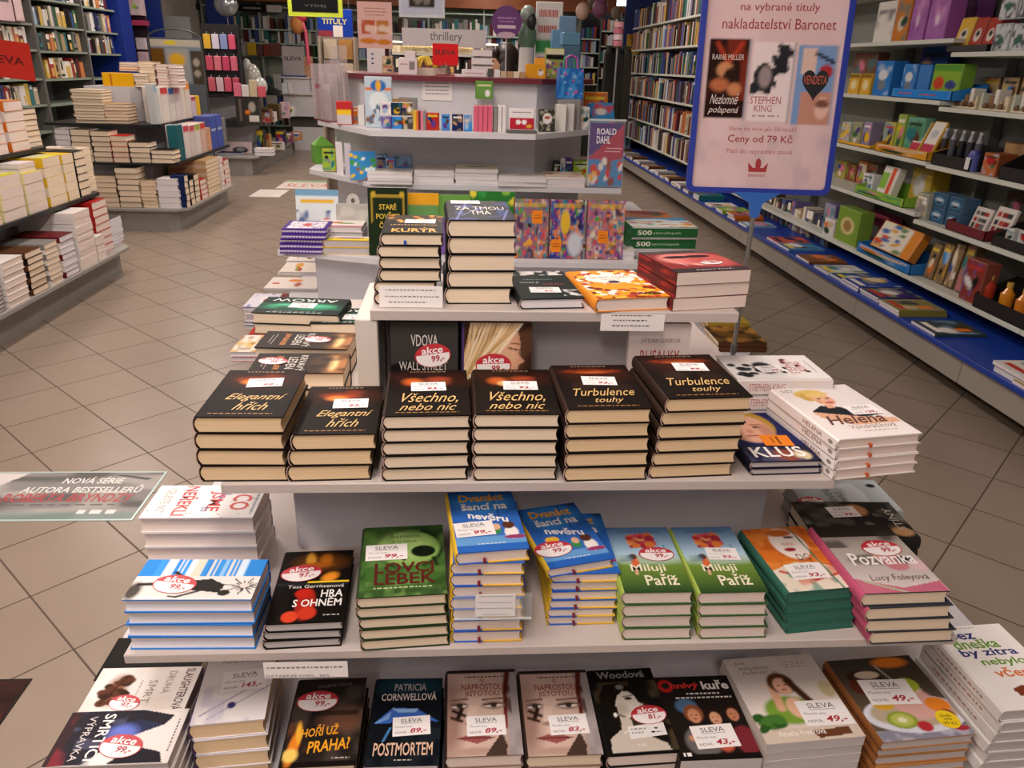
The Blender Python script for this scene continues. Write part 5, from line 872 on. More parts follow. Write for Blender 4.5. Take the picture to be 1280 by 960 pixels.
for i, (xl, xr, c) in enumerate([(695, 707, 'e0dcd4'), (707, 717, 'd0ccc8'), (717, 720, '8a6a4a'), (721, 736, 'd8dcdc')]): up('diary', ['white diary, left one on the right wing', 'pale grey diary beside the white one', 'brown narrow diary between pale ones', 'white diary with a teal ring at the right end'][i], 'diary', xl, xr, 165 - i, [131, 130, 131, 134][i], [4.06, 4.1, 4.14, 4.18][i], Z2, .1, c, (rand_art(3, 'white') if i == 3 else None))
up('gift_box', 'red, yellow and white carton stack at the left of the third shelf', 'box', 421, 440, 150, 127, 4.12, Z2, .07, 'c83028', (lambda q: (q.rect(0, .4, 1, .62, 'e8c02a'), q.rect(0, 0, 1, .4, 'c8c0c4'), q)[-1])(Art('c03034', 12, 14)))
up('toy_figure_box', 'small white and orange toy box beside the tall calendar', 'toy box', 437, 448, 154, 134, 4.2, Z2, .05, 'e8e0da', rand_art(77, 'orange'))
up('toy_figure_box', 'small pale toy box touching the tall calendar', 'toy box', 448, 456, 155, 132, 4.12, Z2, .05, 'd8d4d0', None)
e4 = thing('brochure_rack', 'clear acrylic brochure rack at the left of the pay desk', 'brochure rack', (-.715, 4.385, Z2), (0, 0, R(-61)))
AC = M('cfc2c2', .08, .6, alpha=.34); mb = MB(); mb.box(-.12, .12, -.06, .06, 0, .006, M('7a2a34', .3))
for k in range(4):
    mb.box(-.12, .12, -.06 + k * .037, -.057 + k * .037, .006, .16 + k * .07, AC)
for sx in (-.12, .0, .117): mb.box(sx, sx + .003, -.06, .04, .006, .28, AC)
mb.build('clear_rack', e4)
for k in range(6):
    q = MB(); q.bbox(-.05, .05, -.003, .003, 0, .17 + .05 * (k // 2), M(['c8b8b8', '9a5a60', 'd8d0cc', 'b8a0a8', 'e0d8d4', 'a87a80'][k], .4), .001)
    tag(q.build('brochure', None, (*(Matrix.Rotation(R(-61), 4, 'Z') @ Vector(((-.06 if k % 2 else .06), -.042 + .037 * (k // 2), 0)) + Vector((-.715, 4.385, 0))).xy, Z2 + .012), (0, 0, R(-61))), f'{["pale pink", "maroon", "white", "mauve", "cream", "dusky red"][k]} brochure in the clear rack', 'brochure', 'brochures in the clear rack')
# ------------------------------------------------------------------ pay desk top
ZC_ = 1.39
mb = MB(); a = Art('ece6e2', 4, 4); [a.D(.1, .9, .75 - .16 * k, '6a6260', .05, k + 1) for k in range(4)]; A, B = Py(528, 125, 4.175), Py(565, 98, 4.175); mb.box(0, B[0] - A[0], -.001, 0, 0, B[2] - A[2], M('ece6e2', .6)); a.put(mb, (0, -.001, 0), (B[0] - A[0], 0, 0), (0, 0, B[2] - A[2]), .0006)
tag(mb.build('paper_notice', None, (A[0], 4.178, A[2])), 'white printed notice taped to the pay desk front', 'notice')
def top(name, label, cat, xl, xr, yb, yt, Y, d, col, art=None, z=ZC_, yaw=0, lean=0): return up(name, label, cat, xl, xr, yb, yt, Y, z, d, col, art, yaw, lean)
a = Art('d8b0a8', 24, 38); a.rect(.12, .3, .5, .62, 'b85a3a'); a.rect(.55, .3, .88, .6, 'b8783a'); a.noise('e8d8c8', 7, .7, 3, .5, .3, .62); a.ell(.3, .16, .26, .06, 'c87a28', .3); a.ell(.75, .14, .22, .06, 'c87a28', .3); a.D(.2, .8, .85, 'a85a58', .02); a.D(.2, .85, .78, 'a85a58', .02, 3); a.D(.25, .8, .71, 'a85a58', .02, 4)
A = Py(471, 93, 4.75); e5 = thing('poster_stand', 'pink sale poster on a white card post at the pay desk', 'sign', (A[0], 4.75, ZC_))
mb = MB(); T0, T1 = Py(453, 60, 4.75), Py(490, 3, 4.75); mb.box(-.095, .095, -.004, .004, T0[2] - ZC_, T1[2] - ZC_, M('d8b0a8', .5)); a.put(mb, (-.095, -.004, T0[2] - ZC_), (.19, 0, 0), (0, 0, T1[2] - T0[2]), .0006); mb.build('poster', e5)
mb = MB(); mb.box(-.05, .05, -.01, .01, 0, T0[2] - ZC_, M('dcd6d6', .5)); q = Art('dcd6d6', 2, 2); [q.P(ringpts(.3, .8 - .25 * k, .08, .05, 12), '3a4a90') for k in range(3)]; q.put(mb, (-.05, -.01, .02), (.1, 0, 0), (0, 0, T0[2] - ZC_ - .03), .0006); mb.build('post', e5)
top('gift_box', 'brown patterned box, lower of two beside the card post', 'box', 478, 492, 93, 82, 4.55, .06, '9a8470', rand_art(91, 'tan')); top('gift_box', 'brown patterned box, upper of two beside the card post', 'box', 478, 491, 82, 70, 4.55, .06, '8a7464', rand_art(92, 'beige'), z=Py(484, 82, 4.55)[2])
a = Art('e0d4d4', 14, 10); a.rect(.6, .3, .9, .8, '8a8480'); a.D(.08, .5, .6, 'a87a7a', .08)
top('leaflet_box', 'white leaflet box at the left of the pay desk', 'box', 498, 522, 92, 73, 4.4, .08, 'e0d6d6', a)
top('paper_roll_box', 'white paper roll pack behind the leaflet box', 'box', 506, 520, 92, 64, 4.6, .1, 'd8d0d4')
e6 = thing('sweets_basket', 'low wicker basket of yellow ribbons at the pay desk', 'basket', (Py(535, 92, 4.45)[0], 4.5, ZC_)); mb = MB(); mb.ext([(-.1, -.06), (.1, -.06), (.12, .06), (-.12, .06)], 0, .035, M('c8bcae', .7)); mb.build('basket', e6)
mb = MB()
for k in range(9): r = random.Random(k); x, y = r.uniform(-.1, .06), r.uniform(-.04, .04); mb.tube([(x, y, .035), (x + .02, y, .08), (x + .05, y + .01, .09), (x + .07, y, .05)], .007, M(['d8b82a', 'e0c84a', 'a85a2a'][k % 3], .5))
mb.build('ribbons', e6)
e7 = thing('sale_sign', 'red sale sheet hanging over the pay desk', 'sign', (Py(557, 93, 4.36)[0], 4.36, ZC_)); mb = MB(); A, B = Py(541, 81, 4.36), Py(573, 55, 4.36); w = B[0] - A[0]; a = Art('d8282a', 4, 4); a.T('SLEVA', .08, .48, .9, .72, '5a1418', 0, .03); mb.box(-w / 2, w / 2, -.002, .002, A[2] - ZC_, B[2] - ZC_, M('d8282a', .5)); a.put(mb, (-w / 2, -.002, A[2] - ZC_), (w, 0, 0), (0, 0, B[2] - A[2]), .0006); mb.build('printed_sheet', e7); mb = MB(); mb.box(-.05, .05, -.02, .02, 0, .006, M('8a2a2a', .4)); mb.cyl((0, 0, .006), (0, 0, A[2] - ZC_ + .01), .004, .004, M('8a8a8a', .3)); mb.build('stand', e7)
top('leaflet_box', 'white low box with red print in front of the till', 'box', 577, 609, 95, 87, 4.36, .06, 'e6dede', (lambda q: (q.D(.1, .9, .4, 'b85a5a', .15), q)[-1])(Art('e6dede', 4, 4)))
e8 = thing('brochure_rack', 'narrow white rack of cards at the till', 'brochure rack', (Py(602, 90, 4.5)[0], 4.5, ZC_)); mb = MB(); h = Py(602, 65, 4.5)[2] - ZC_; mb.box(-.055, .055, 0, .02, 0, h, M('c8c2c0', .4)); [mb.box(-.055, .055, -.03, -.026, .02 + k * h / 3, .02 + k * h / 3 + .03, M('d8d2d0', .4)) for k in range(3)]; mb.box(-.055, .055, -.03, .02, 0, .01, M('c8c2c0', .4)); mb.build('rack', e8)
mb = MB(); [mb.box(-.045 + .05 * (k % 2), -.005 + .05 * (k % 2), -.02, -.014, .02 + (k // 2) * h / 3, .06 + (k // 2) * h / 3, M(['8a8486', 'a89a9a'][k % 2], .5)) for k in range(6)]; mb.build('cards', e8)
for i in range(6): top('gum_pack', f'small {["grey", "white"][i % 2]} pack, {ORD[i + 1]} from left in front of the cashier', 'pack', 610 + 8 * i, 617 + 8 * i, 97 + .4 * i, [86, 87, 92, 93, 93, 93][i], 4.33, .05, ['dark grey', 'white', 'beige', 'tan', 'cream', 'tan'][i])
a = Art('e0a02a', 18, 16); a.ell(.75, .4, .14, .24, 'e8e4e0', .15); a.ell(.75, .55, .06, .08, '2a2624', .2)
top('toy_box', 'orange toy box with a small penguin, low at the right of the desk', 'toy box', 657, 682, 101, 80, 4.4, .06, 'e0962a', a)
top('toy_box', 'yellow-orange flat box behind the penguin box', 'toy box', 668, 681, 92, 73, 4.55, .05, 'e8a028')
a = Art('8a9a5a', 18, 24); a.rect(0, .8, 1, 1, 'd8d8b0'); a.rect(0, .65, 1, .8, '1c1a1a'); a.T('AKCE' if False else '', 0, 0, 1, 1, '000000'); a.dots(['c86a3a', '5a4a8a', '8ab04a', 'd8c8b0'], 26, .1, 3, 0, .65)
top('toy_box', 'busy multicoloured box with a black band, right of the penguin box', 'toy box', 681, 704, 103, 60, 4.5, .08, '8a9a5a', a)
for k in range(4): top('board_game_box', f'blue board game box, {["bottom", "second", "third", "topmost"][k]} of the tall stack at the desk', 'game box', 703, 725, 104 - 16 * k, 88.5 - 16 * k, 4.75, .16, ['5a7a98', '4a7a9a', '4a6a88', '5a8aaa'][k], None, z=max(ZC_, Py(714, 104 - 16 * k, 4.75)[2]) if k else ZC_)
top('gift_box', 'tall pale blue box behind the toy boxes', 'box', 688, 702, 96, 37, 4.95, .08, '6a9ac0')
a = Art('e6e2dc', 22, 22); a.T('KNIHY' if False else 'SLEVY', .1, .72, .85, .92, 'c05a50', 0, .02); a.T('DO 50', .1, .5, .8, .66, 'c05a50', 0, .02); a.rect(0, .3, 1, .48, '4a9a5a'); a.rect(0, .02, 1, .1, '4a9a5a'); a.D(.1, .8, .2, 'c05a50', .06)
a.marks = [mk for mk in a.marks if mk[0] == 'P']; a.D(.1, .85, .82, 'c05a50', .1, 3); a.D(.1, .8, .6, 'c05a50', .1, 5)
top('poster_card', 'white card with red and green bands above the toy boxes', 'sign', 667, 700, 97, 2, 5.1, .01, 'e6e2dc', (lambda q: q)(a))
top('poster_card', 'blue and yellow card beside the red and green card', 'sign', 696, 717, 97, 20, 5.05, .01, '7a9ab8', (lambda q: (q.rect(0, .3, 1, .55, 'c8c03a'), q)[-1])(Art('7a9ab8', 6, 8)))
e9 = thing('pennant_sign', 'purple round paper sign above the cashier', 'sign', (Py(632, 90, 4.9)[0], 4.9, ZC_)); mb = MB(); c_ = Py(632, 28, 4.9); r_ = .088; z_ = c_[2] - ZC_
mb.prism([(p[0], p[1]) for p in ringpts(0, z_, r_, r_, 28)], -.003, .003, M('6a3a7a', .5)); q = Art('6a3a7a', 2, 2); q.marks = []; q.P([(.2, .32), (.8, .32), (.8, .42), (.2, .42)], 'd8c8d8'); q.D(.2, .8, .6, 'b88ac0', .06); q.D(.25, .75, .5, 'b88ac0', .05, 4); q.P(ringpts(.5, .12, .3, .1, 20), 'c8b0c0')
[mb.add([(-r_ + 2 * r_ * u, -.0036, z_ - r_ + 2 * r_ * v) for u, v in mk[1]], [tuple(range(len(mk[1])))], M(mk[2], .5)) for mk in q.marks]; mb.build('round_card', e9); mb = MB(); mb.cyl((0, .006, 0), (0, .006, z_ + .02), .004, .004, M('c8c8c8', .3)); mb.box(-.04, .04, -.03, .04, 0, .005, M('c8c8c8', .4)); mb.build('stick', e9)
mb = MB(); A = Py(659, 50, 5.0); mb.ell((0, 0, .22), (.055, .04, .09), M('5a7a62', .4)); mb.ell((0, 0, .34), (.045, .04, .05), M('8a9a90', .3)); mb.cyl((0, 0, 0), (0, 0, .16), .05, .045, M('c8c8c4', .3)); mb.ell((.02, -.02, .3), (.03, .03, .05), M('2a2a2a', .4)); tag(mb.build('plush_toy', None, (A[0], 5.0, ZC_ + .0004)), 'green and grey plush figure on a white drum behind the desk', 'toy')
# gift bag and game boxes at the right wing
a = Art('2a6ab8', 24, 28); a.noise('4a9ad8', 7, .8, 4, .5); a.dots(['8ab0e0', 'b85a9a'], 14, .06, 5)
e10 = thing('gift_bag', 'blue patterned gift bag with coloured handles at the desk corner', 'gift bag', (Py(711, 127, 4.17)[0], 4.17, Z2 + .15), (0, 0, R(8)))
mb = MB(); mb.prism([(-.065, 0), (.065, 0), (.062, .145), (-.062, .145)], -.03, .03, M('2a6ab8', .4)); a.put(mb, (-.062, -.03, .004), (.124, 0, 0), (0, 0, .138), .0006); mb.build('bag_body', e10)
for s in (-1, 1): mb = MB(); mb.tube([(-.03, s * .028, .143), (-.028, s * .02, .19), (0, s * .012, .205), (.028, s * .02, .19), (.03, s * .028, .143)], .005, M(['a84a9a', '4a9a6a'][s > 0], .5)); mb.build('handle', e10)
tag(carton('board_game_box', 'grey box hidden under the blue gift bag', 'game box', Py(711, 127, 4.17)[0], 4.17, Z2, .12, .07, .149, 'grey'), 'pale grey box under the blue gift bag', 'game box')
a = Art('3a8ac0', 22, 18); a.noise('c84a5a', 5, .9, 3, .5); a.ell(.4, .6, .25, .16, 'd8d0c8', .4)
up('board_game_box', 'blue board game with a red picture on the right wing', 'game box', 736, 769, 162, 132, 4.3, Z2, .06, '2f7ab0', a, 20, 18)
up('board_game_box', 'yellow and orange upright board behind the blue game', 'game box', 726, 758, 150, 115, 4.6, Z2, .03, 'd8b050', rand_art(71, 'orange'))
# ------------------------------------------------------------------ right wall: long run of shelf units
LIP = M('cdd0c4', .4); BACKP = M('8d8f8a', .6); CAB = noisy('cabinet_front', '9a9288', 'a49c91', 2, .45, .4)
stuff = MB()
RX = 2.6
def right_bay(i, y0, y1, zs, xf, cat='shelf unit', rear_dark=True):
    yc = (y0 + y1) / 2
    e = thing('wall_shelf_unit', f'white wall shelf unit on the right aisle, {ORD[i]} from the camera', 'shelf unit', (2.85, yc, 0), group='right wall shelf units')
    L = (y1 - y0) / 2
    def part(n, bs, m):
        mb = MB()
        for b in bs: mb.bbox(b[0] - 2.85, b[1] - 2.85, b[2], b[3], b[4], b[5], m, .002)
        return mb.build(n, e)
    part('cabinet', [(2.36, 3.03, -L + .003, L - .003, .1, .225)], CAB); part('plinth', [(2.55, 3.03, -L, L, 0, .1)], M('2a2826', .6))
    part('deck', [(2.335, 3.03, -L, L, .225, .25)], BLUE); part('back_panel', [(3.0, 3.03, -L, L, .25, 2.3)], BACKP)
    for s in (-1,): part('upright', [(2.93, 2.99, s * L, s * L + .03, .25, 2.3)], M('7a7c78', .5))
    for z in zs: part('shelf', [(xf, 3.0, -L + .002, L - .002, z - .022, z)], LIP)
ZA = [.37, .725, 1.01, 1.335, 1.65, 1.98]; ZBb = [.37, .69, 1.0, 1.305, 1.58, 1.9]; ZF = [.46, .76, 1.09, 1.40, 1.72, 2.03]
BAYW = 1.07; BY = [2.22 + BAYW * i for i in range(11)]
for i in range(10): right_bay(i + 1, BY[i], BY[i + 1], ZA if i == 2 else ZBb if i < 2 else (ZA if i < 5 else ZF), RX if i < 5 else 2.56)
def R_(name, label, cat, xl, xr, yb, yt, z, col, art=None, depth=.12, xf=2.64, lean=0, group=None, yaw=0, sart=None):
    """goods on the right wall: the face looks to the aisle (-X); pixel columns give the run along Y"""
    A, B = Px(xl, yb, xf), Px(xr, yb, xf); T = Px((xl + xr) / 2, yt, xf); w = abs(A[1] - B[1]); h = max(.03, min(.36, T[2] - z))
    return carton(name, label, cat, xf + depth / 2, (A[1] + B[1]) / 2, z, w * .94, depth, h, col, art, -90 + yaw, group, sart, lean)
def tray_R(label, xl, xr, z, h, hb, col, depth=.2, xf=2.63, art=None, yb=200):
    A, B = Px(xl, yb, xf), Px(xr, yb, xf); tray('display_tray', label, xf + depth / 2, (A[1] + B[1]) / 2, z, abs(A[1] - B[1]), depth, h, hb, col, -90, art)
def q_art(base, seed, n=14): return rand_art(seed, base, n, n)
# first shelf down, far unit then near unit
z = 1.65
a = Art('e0dcd6', 16, 20); a.noise('6a6a70', 5, .8, 3, .5, .2, .8)
R_('desk_calendar', 'white calendar with grey sketches on the top right shelf', 'calendar', 1090, 1114, 50, 3, z, 'e0dcd6', a, .03)
R_('carton', 'tall orange carton beside the white calendar', 'box', 1113, 1132, 50, 0, z, 'c87a28', q_art('c87a28', 3))
for i, (xl, xr) in enumerate([(1133, 1153), (1154, 1179), (1190, 1214)]):
    a = Art('a86ab0', 14, 18); a.ell(.6, .5, .3, .25, 'c88ac0', .6); a.ell(.5, .3, .12, .1, 'e0c8e0', .5); a.noise('8a4a9a', 5, .6, i, .5)
    R_('doll_box', f'tall violet doll box, {["left", "middle", "right"][i]} one on the top right shelf', 'toy box', xl, xr, 50, -30, z if i < 2 else 1.58, 'a05aa8', a, .1, 2.64 if i < 2 else 2.87)
z = 1.58
tray_R('black tray holding yellow and red craft books', 1183, 1234, z, .035, .06, 'black', .22, yb=60)
for i, (xl, xr, c) in enumerate([(1190, 1208, 'd8b040'), (1209, 1224, 'a8402e'), (1225, 1240, 'a8382e')]):
    a = Art(c, 12, 16); a.ell(.5, .4, .3, .22, 'e0d8d0', .2); a.ell(.5, .45, .16, .12, '2a2624', .3)
    R_('craft_kit', f'{["yellow", "red", "dark red"][i]} craft kit in the black tray', 'toy box', xl, xr, 56, 26, z + .008, c, a, .1, 2.66, 10)
for i, (xl, xr, r_) in enumerate([(1237, 1258, 0), (1259, 1279, 0), (1280, 1300, 0), (1237, 1258, 1), (1259, 1279, 1), (1280, 1300, 1)]):
    a = Art('c8ccd0', 14, 18); a.noise('3a4448', 7, .9, i, .45); a.ell(.5, .4, .2, .15, '3a6a5a', .4)
    R_('puzzle_box', f'grey patterned puzzle box, {["lower", "upper"][r_]} row, {["left", "middle", "right"][i % 3]} of the block', 'game box', xl, xr, 64, 30 if r_ == 0 else -5, z + (.0 if r_ == 0 else .131), 'b8bcc0', a, .12, group='grey patterned puzzle boxes') if r_ == 0 else carton('puzzle_box', f'grey patterned puzzle box, upper row, {["left", "middle", "right"][i % 3]} of the block', 'game box', 2.7, (Px(xl, 64, 2.64)[1] + Px(xr, 64, 2.64)[1]) / 2, z + .145, abs(Px(xl, 64, 2.64)[1] - Px(xr, 64, 2.64)[1]) * .94, .12, .14, 'b8bcc0', a, -90, 'grey patterned puzzle boxes')
# second
z = 1.335
a = Art('d8a838', 12, 14); a.ell(.5, .45, .3, .25, 'e8d8a0', .3); a.rect(0, .8, 1, 1, '8a6a20')
R_('toy_box', 'yellow toy box beside the poster on the second shelf', 'toy box', 1058, 1072, 118, 92, z, 'd8a838', a, .08); R_('toy_box', 'second yellow toy box, right of the first', 'toy box', 1073, 1086, 119, 92, z, 'd0a030', a, .08)
R_('toy_box', 'brown and red box behind the yellow toy boxes', 'toy box', 1060, 1090, 116, 66, z, '7a5040', q_art('7a5040', 4), .08, 2.75)
def brick(c, seed):
    a = Art(c, 18, 20); a.ell(.5, .6, .28, .16, 'd8dce0', .2); a.ell(.5, .3, .25, .16, '7a8088', .4); a.noise('e0e4e8', 5, .4, seed, .6); return a
R_('toy_box', 'blue toy box with a grey picture, left of the blue tray', 'toy box', 1088, 1110, 120, 76, z, '2a7ac8', brick('2a7ac8', 3), .1, 2.66)
R_('toy_box', 'blue toy box with a grey robot picture in the blue tray', 'toy box', 1122, 1140, 122, 80, z + .006, '3a80c8', brick('3a80c8', 5), .08, 2.68); R_('toy_box', 'plain blue toy box in the blue tray', 'toy box', 1141, 1157, 124, 81, z + .006, '2f78c4', None, .08, 2.68)
a = Art('8ab03a', 18, 20); a.ell(.25, .45, .2, .2, 'c8482e', .2); a.ell(.7, .4, .2, .14, '3a4a8a', .2); a.rect(0, .8, 1, 1, '5a9a3a')
R_('toy_box', 'lime toy box with red and blue pictures in the blue tray', 'toy box', 1158, 1196, 126, 80, z + .006, '7aa83a', a, .08, 2.68)
a = Art('2a86d8', 30, 6); a.D(.08, .35, .45, 'c84a3a', .2); a.D(.5, .8, .4, 'c84a3a', .2)
tray_R('bright blue open tray of small toy boxes', 1113, 1188, z, .05, .09, '2a86d8', .2, 2.625, a, 124)
R_('toy_box', 'dark blue box high at the back of the second shelf', 'toy box', 1140, 1175, 120, 58, z, '1f4a8a', q_art('1f4a8a', 7), .08, 2.88)
z = 1.305
for i, (xl, xr) in enumerate([(1184, 1218), (1219, 1258), (1259, 1298)]):
    A, B = Px(xl, 137, 2.66), Px(xr, 137, 2.66); w = abs(A[1] - B[1]) * .9; mb = MB(); WD = M('d8c8a8', .6)
    mb.box(-w / 2, w / 2, -.06, .06, 0, .008, WD); mb.box(-w / 2, -w / 2 + .012, -.06, .06, .008, .08, M('c8d0c4', .5)); mb.box(w / 2 - .012, w / 2, -.06, .06, .008, .06, WD)
    for k in range(4): mb.bbox(-w * .36 + k * w * .19, -w * .36 + k * w * .19 + w * .14, -.04, .03, .008, .04 + .03 * ((k + i) % 3), M(['d8c8a8', '8a6a48', 'e0dcd0', 'b89868'][(k + i) % 4], .6), .004)
    for k in range(3): mb.cyl((-w * .3 + k * w * .28, -.055, .02), (-w * .3 + k * w * .28, -.062, .02), .014, .014, M('6a4a30', .6), 12)
    tag(mb.build('wooden_toy', None, (2.73, (A[1] + B[1]) / 2, z + .0004), (0, 0, R(-90))), f'pale wooden block toy, {["left", "middle", "right"][i]} one on the second near shelf', 'toy')
for k in range(3): R_('framed_toy', f'brown picture frame toy, {["left", "middle", "right"][k]} at the back behind the wooden toys', 'toy', 1222 + 24 * k, 1244 + 24 * k, 130, 96, z, '6a5238', q_art('c8b080', 60 + k), .03, 2.86)
# third
z = 1.01
for i, (xl, xr, c) in enumerate([(1048, 1060, 'b8c0b8'), (1061, 1074, '9a9a7a'), (1075, 1086, '8a86a8')]): R_('toy_pack', f'small {["pale", "olive", "violet"][i]} pack beside the poster on the third shelf', 'toy box', xl, xr, 180, 152, z + .006, c, q_art(c, 14 + i), .08)
tray_R('small yellow tray at the left of the third shelf', 1047, 1089, z, .02, .08, 'e0a82a', .14, 2.625, None, 180)
tray_R('orange-yellow tray of card games', 1093, 1160, z, .05, .1, 'd8982a', .22, 2.61, q_art('d8982a', 2), 190)
for i, (xl, xr, c, yt) in enumerate([(1100, 1114, 'c8b83a', 152), (1115, 1126, '9ab04a', 142), (1127, 1150, '6aa88a', 146)]): R_('card_game', f'{["yellow", "lime", "teal and lime"][i]} card game in the orange-yellow tray', 'game box', xl, xr, 186, yt, z + .006, c, q_art(c, 24 + i), .06, 2.68)
for i, (xl, xr) in enumerate([(1136, 1148), (1150, 1166)]):
    a = Art('e0dcd4', 12, 18); a.rect(0, 0, 1, .25, 'b8304a'); a.ell(.5, .6, .3, .14, 'b8bcc0', .4); R_('card_game', f'white and red leaning card game, {["left", "right"][i]} one in the tray', 'game box', xl, xr, 180, 150, z + .03, 'e0b43a', a, .02, 2.66, 20)
z = 1.0
tray_R('black tray of dark bottles on the third shelf', 1163, 1212, z, .06, .12, 'black', .2, 2.63, None, 205)
for i in range(5):
    A = Px(1178 + 11 * i, 190, 2.72); mb = MB(); mb.cyl((0, 0, 0), (0, 0, .13), .018, .018, M(['3a3a40', '5a5a64', '2a2a30'][i % 3], .2, .6)); mb.cyl((0, 0, .13), (0, 0, .17), .018, .008, M('8a8a92', .25)); mb.cyl((0, 0, .17), (0, 0, .185), .009, .009, M('c8c8cc', .3))
    tag(mb.build('glitter_tube', None, (2.72, A[1], z + .006)), f'dark glitter tube, {ORD[i + 1]} from left at the black tray', 'bottle', 'dark glitter tubes')
A = Px(1214, 212, 2.66); mb = MB(); mb.cyl((0, 0, 0), (0, 0, .085), .03, .03, M('5a62a8', .3)); mb.cyl((0, 0, .085), (0, 0, .105), .026, .02, M('4a52a0', .3)); mb.box(-.031, -.029, -.018, .018, .01, .07, M('e0dce0', .5)); tag(mb.build('glue_bottle', None, (2.66, A[1], z + .0004)), 'violet glue bottle with a white label', 'bottle')
R_('gift_pack', 'copper-coloured gift pack beside the violet bottle', 'box', 1223, 1243, 222, 190, z, '8a4a2a', q_art('b86a3a', 5), .1); R_('gift_pack', 'brown and gold gift pack at the right edge, third shelf', 'box', 1244, 1276, 224, 178, z, '7a5a38', q_art('8a6a48', 6), .1, 2.74)
tray_R('black box tray with pink packs at the right edge', 1247, 1290, z, .06, .14, 'black', .14, 2.62, None, 222)
# fourth
z = .725
for i, (xl, xr, c) in enumerate([(1041, 1053, 'a89a4a'), (1054, 1066, '8a4a3a'), (1067, 1079, 'b8703a'), (1080, 1092, '7a6a5a')]): R_('toy_pack', f'{["olive", "red-brown", "orange", "grey-brown"][i]} small pack at the left of the fourth shelf', 'toy box', xl, xr, 236, 200 + 4 * (i % 2), z, c, q_art(c, 34 + i), .08, 2.85)
tray_R('lime green tray of boxes on the fourth shelf', 1066, 1130, z, .05, .1, '8ab83a', .2, 2.61, q_art('8ab83a', 4), 250)
a = Art('e0dcd4', 12, 18); a.rect(.0, .2, .5, .8, '8ab84a'); a.rect(.62, 0, .85, 1, 'd85a3a')
R_('toy_box', 'white, green and red box leaning in the lime tray', 'toy box', 1092, 1112, 246, 208, z + .006, 'e0dcd4', a, .05, 2.68, 12); R_('toy_box', 'small white and blue box in the lime tray', 'toy box', 1074, 1088, 244, 216, z + .006, 'd8dce0', q_art('d8dce0', 8), .06, 2.68)
a = Art('b89a3a', 14, 18); a.ell(.45, .5, .3, .3, 'c8c4c0', .3); a.noise('8a8480', 5, .7, 4, .5)
R_('toy_box', 'yellow box with a silver window right of the lime tray', 'toy box', 1131, 1158, 258, 208, z, 'b8982f', a, .12, 2.78)
z = .69
R_('clear_box', 'clear plastic box of grey parts on the fourth shelf', 'toy box', 1140, 1156, 272, 240, z, 'a8aa9a', q_art('8a8c84', 9), .1)
for i in range(4):
    r_, c_ = divmod(i, 2); a = Art('3a5a78', 14, 14); a.ell(.5, .5, .4, .3, '5a88a8', .2); a.ell(.5, .55, .3, .1, 'c8d0d8', .3); a.ell(.5, .35, .2, .1, '22303c', .3)
    A, B = Px(1157 + 21 * c_, 276, 2.66), Px(1176 + 21 * c_, 276, 2.66); w = abs(A[1] - B[1]) * .94
    carton('toy_car_box', f'blue toy car box, {["lower", "upper"][r_]} {["left", "right"][c_]} of a block of four', 'toy box', 2.72, (A[1] + B[1]) / 2, z + .082 * r_, w, .1, .08, '4a6a88', a, -90, 'blue toy car boxes')
tray_R('dark red tray of picture cards', 1180, 1232, z, .05, .09, '6a1a22', .2, 2.62, None, 290)
for i, (xl, xr) in enumerate([(1206, 1229), (1231, 1258)]):
    a = Art('d8d0c8', 16, 18)
    for r_ in range(3):
        for c_ in range(3): a.rect(.1 + .28 * c_, .1 + .28 * r_, .32 + .28 * c_, .3 + .28 * r_, [['4a4a4a', 'a83a34', '6a6a6a'], ['8a2a2a', '3a3a3a', 'b84a40']][i][(r_ + c_) % 3])
    R_('picture_cards', f'white sheet of {["grey", "red"][i]} picture cards in the dark red tray', 'cards', xl, xr, 292, 258, z + .01, 'd8d0c8', a, .02, 2.7, 14)
tray_R('black tray with white packs at the right edge, fourth shelf', 1236, 1290, z, .05, .13, 'black', .16, 2.62, None, 315)
R_('toy_pack', 'white pack in the black tray, fourth shelf', 'toy box', 1250, 1264, 306, 284, z + .01, 'd8d8d4', q_art('d8d8d4', 3), .05, 2.68); R_('toy_pack', 'pale pack at the right end of the black tray, fourth shelf', 'toy box', 1267, 1284, 312, 288, z + .01, 'c8ccc8', q_art('c8ccc8', 5), .05, 2.68)
R_('carton', 'brown card box at the back of the fourth shelf', 'box', 1246, 1290, 285, 240, z, '5a4636', q_art('5a4636', 4), .1, 2.86)
# fifth
z = .37
R_('toy_pack', 'violet and silver pack beside the pole on the fifth shelf', 'toy box', 1024, 1039, 296, 252, z, '6a6490', q_art('9a98b0', 4), .08, 2.7)
a = Art('7a9a3a', 16, 20); a.ell(.5, .5, .32, .26, 'd8c88a', .2); a.ell(.5, .5, .2, .18, '9a7a4a', .4)
R_('toy_box', 'green toy box with an animal picture on the fifth shelf', 'toy box', 1040, 1070, 306, 258, z, '7a9a3a', a, .1); R_('toy_pack', 'white pack left of the green toy box', 'toy box', 1026, 1040, 300, 272, z, 'd0ccc8', q_art('d0ccc8', 2), .06, 2.63)
a = Art('b04a68', 16, 18); a.ell(.5, .4, .3, .22, 'c8c4c8', .3)
R_('toy_box', 'pink toy box with a pale circle on the fifth shelf', 'toy box', 1072, 1104, 312, 264, z, 'a84464', a, .1, 2.85)
tray_R('blue tray of orange boxes on the fifth shelf', 1068, 1140, z, .06, .09, '2a78c0', .22, 2.61, q_art('2a78c0', 2), 325)
a = Art('e0d8c8', 18, 18); a.dots(['4a6aa8', 'c84a34', 'd8a03a', '6a8a5a'], 26, .09, 4); a.rect(.8, 0, 1, 1, 'd8862a')
R_('toy_box', 'orange and white puzzle box lying in the blue tray', 'toy box', 1082, 1136, 322, 282, z + .03, 'd8862a', a, .06, 2.66, 24)
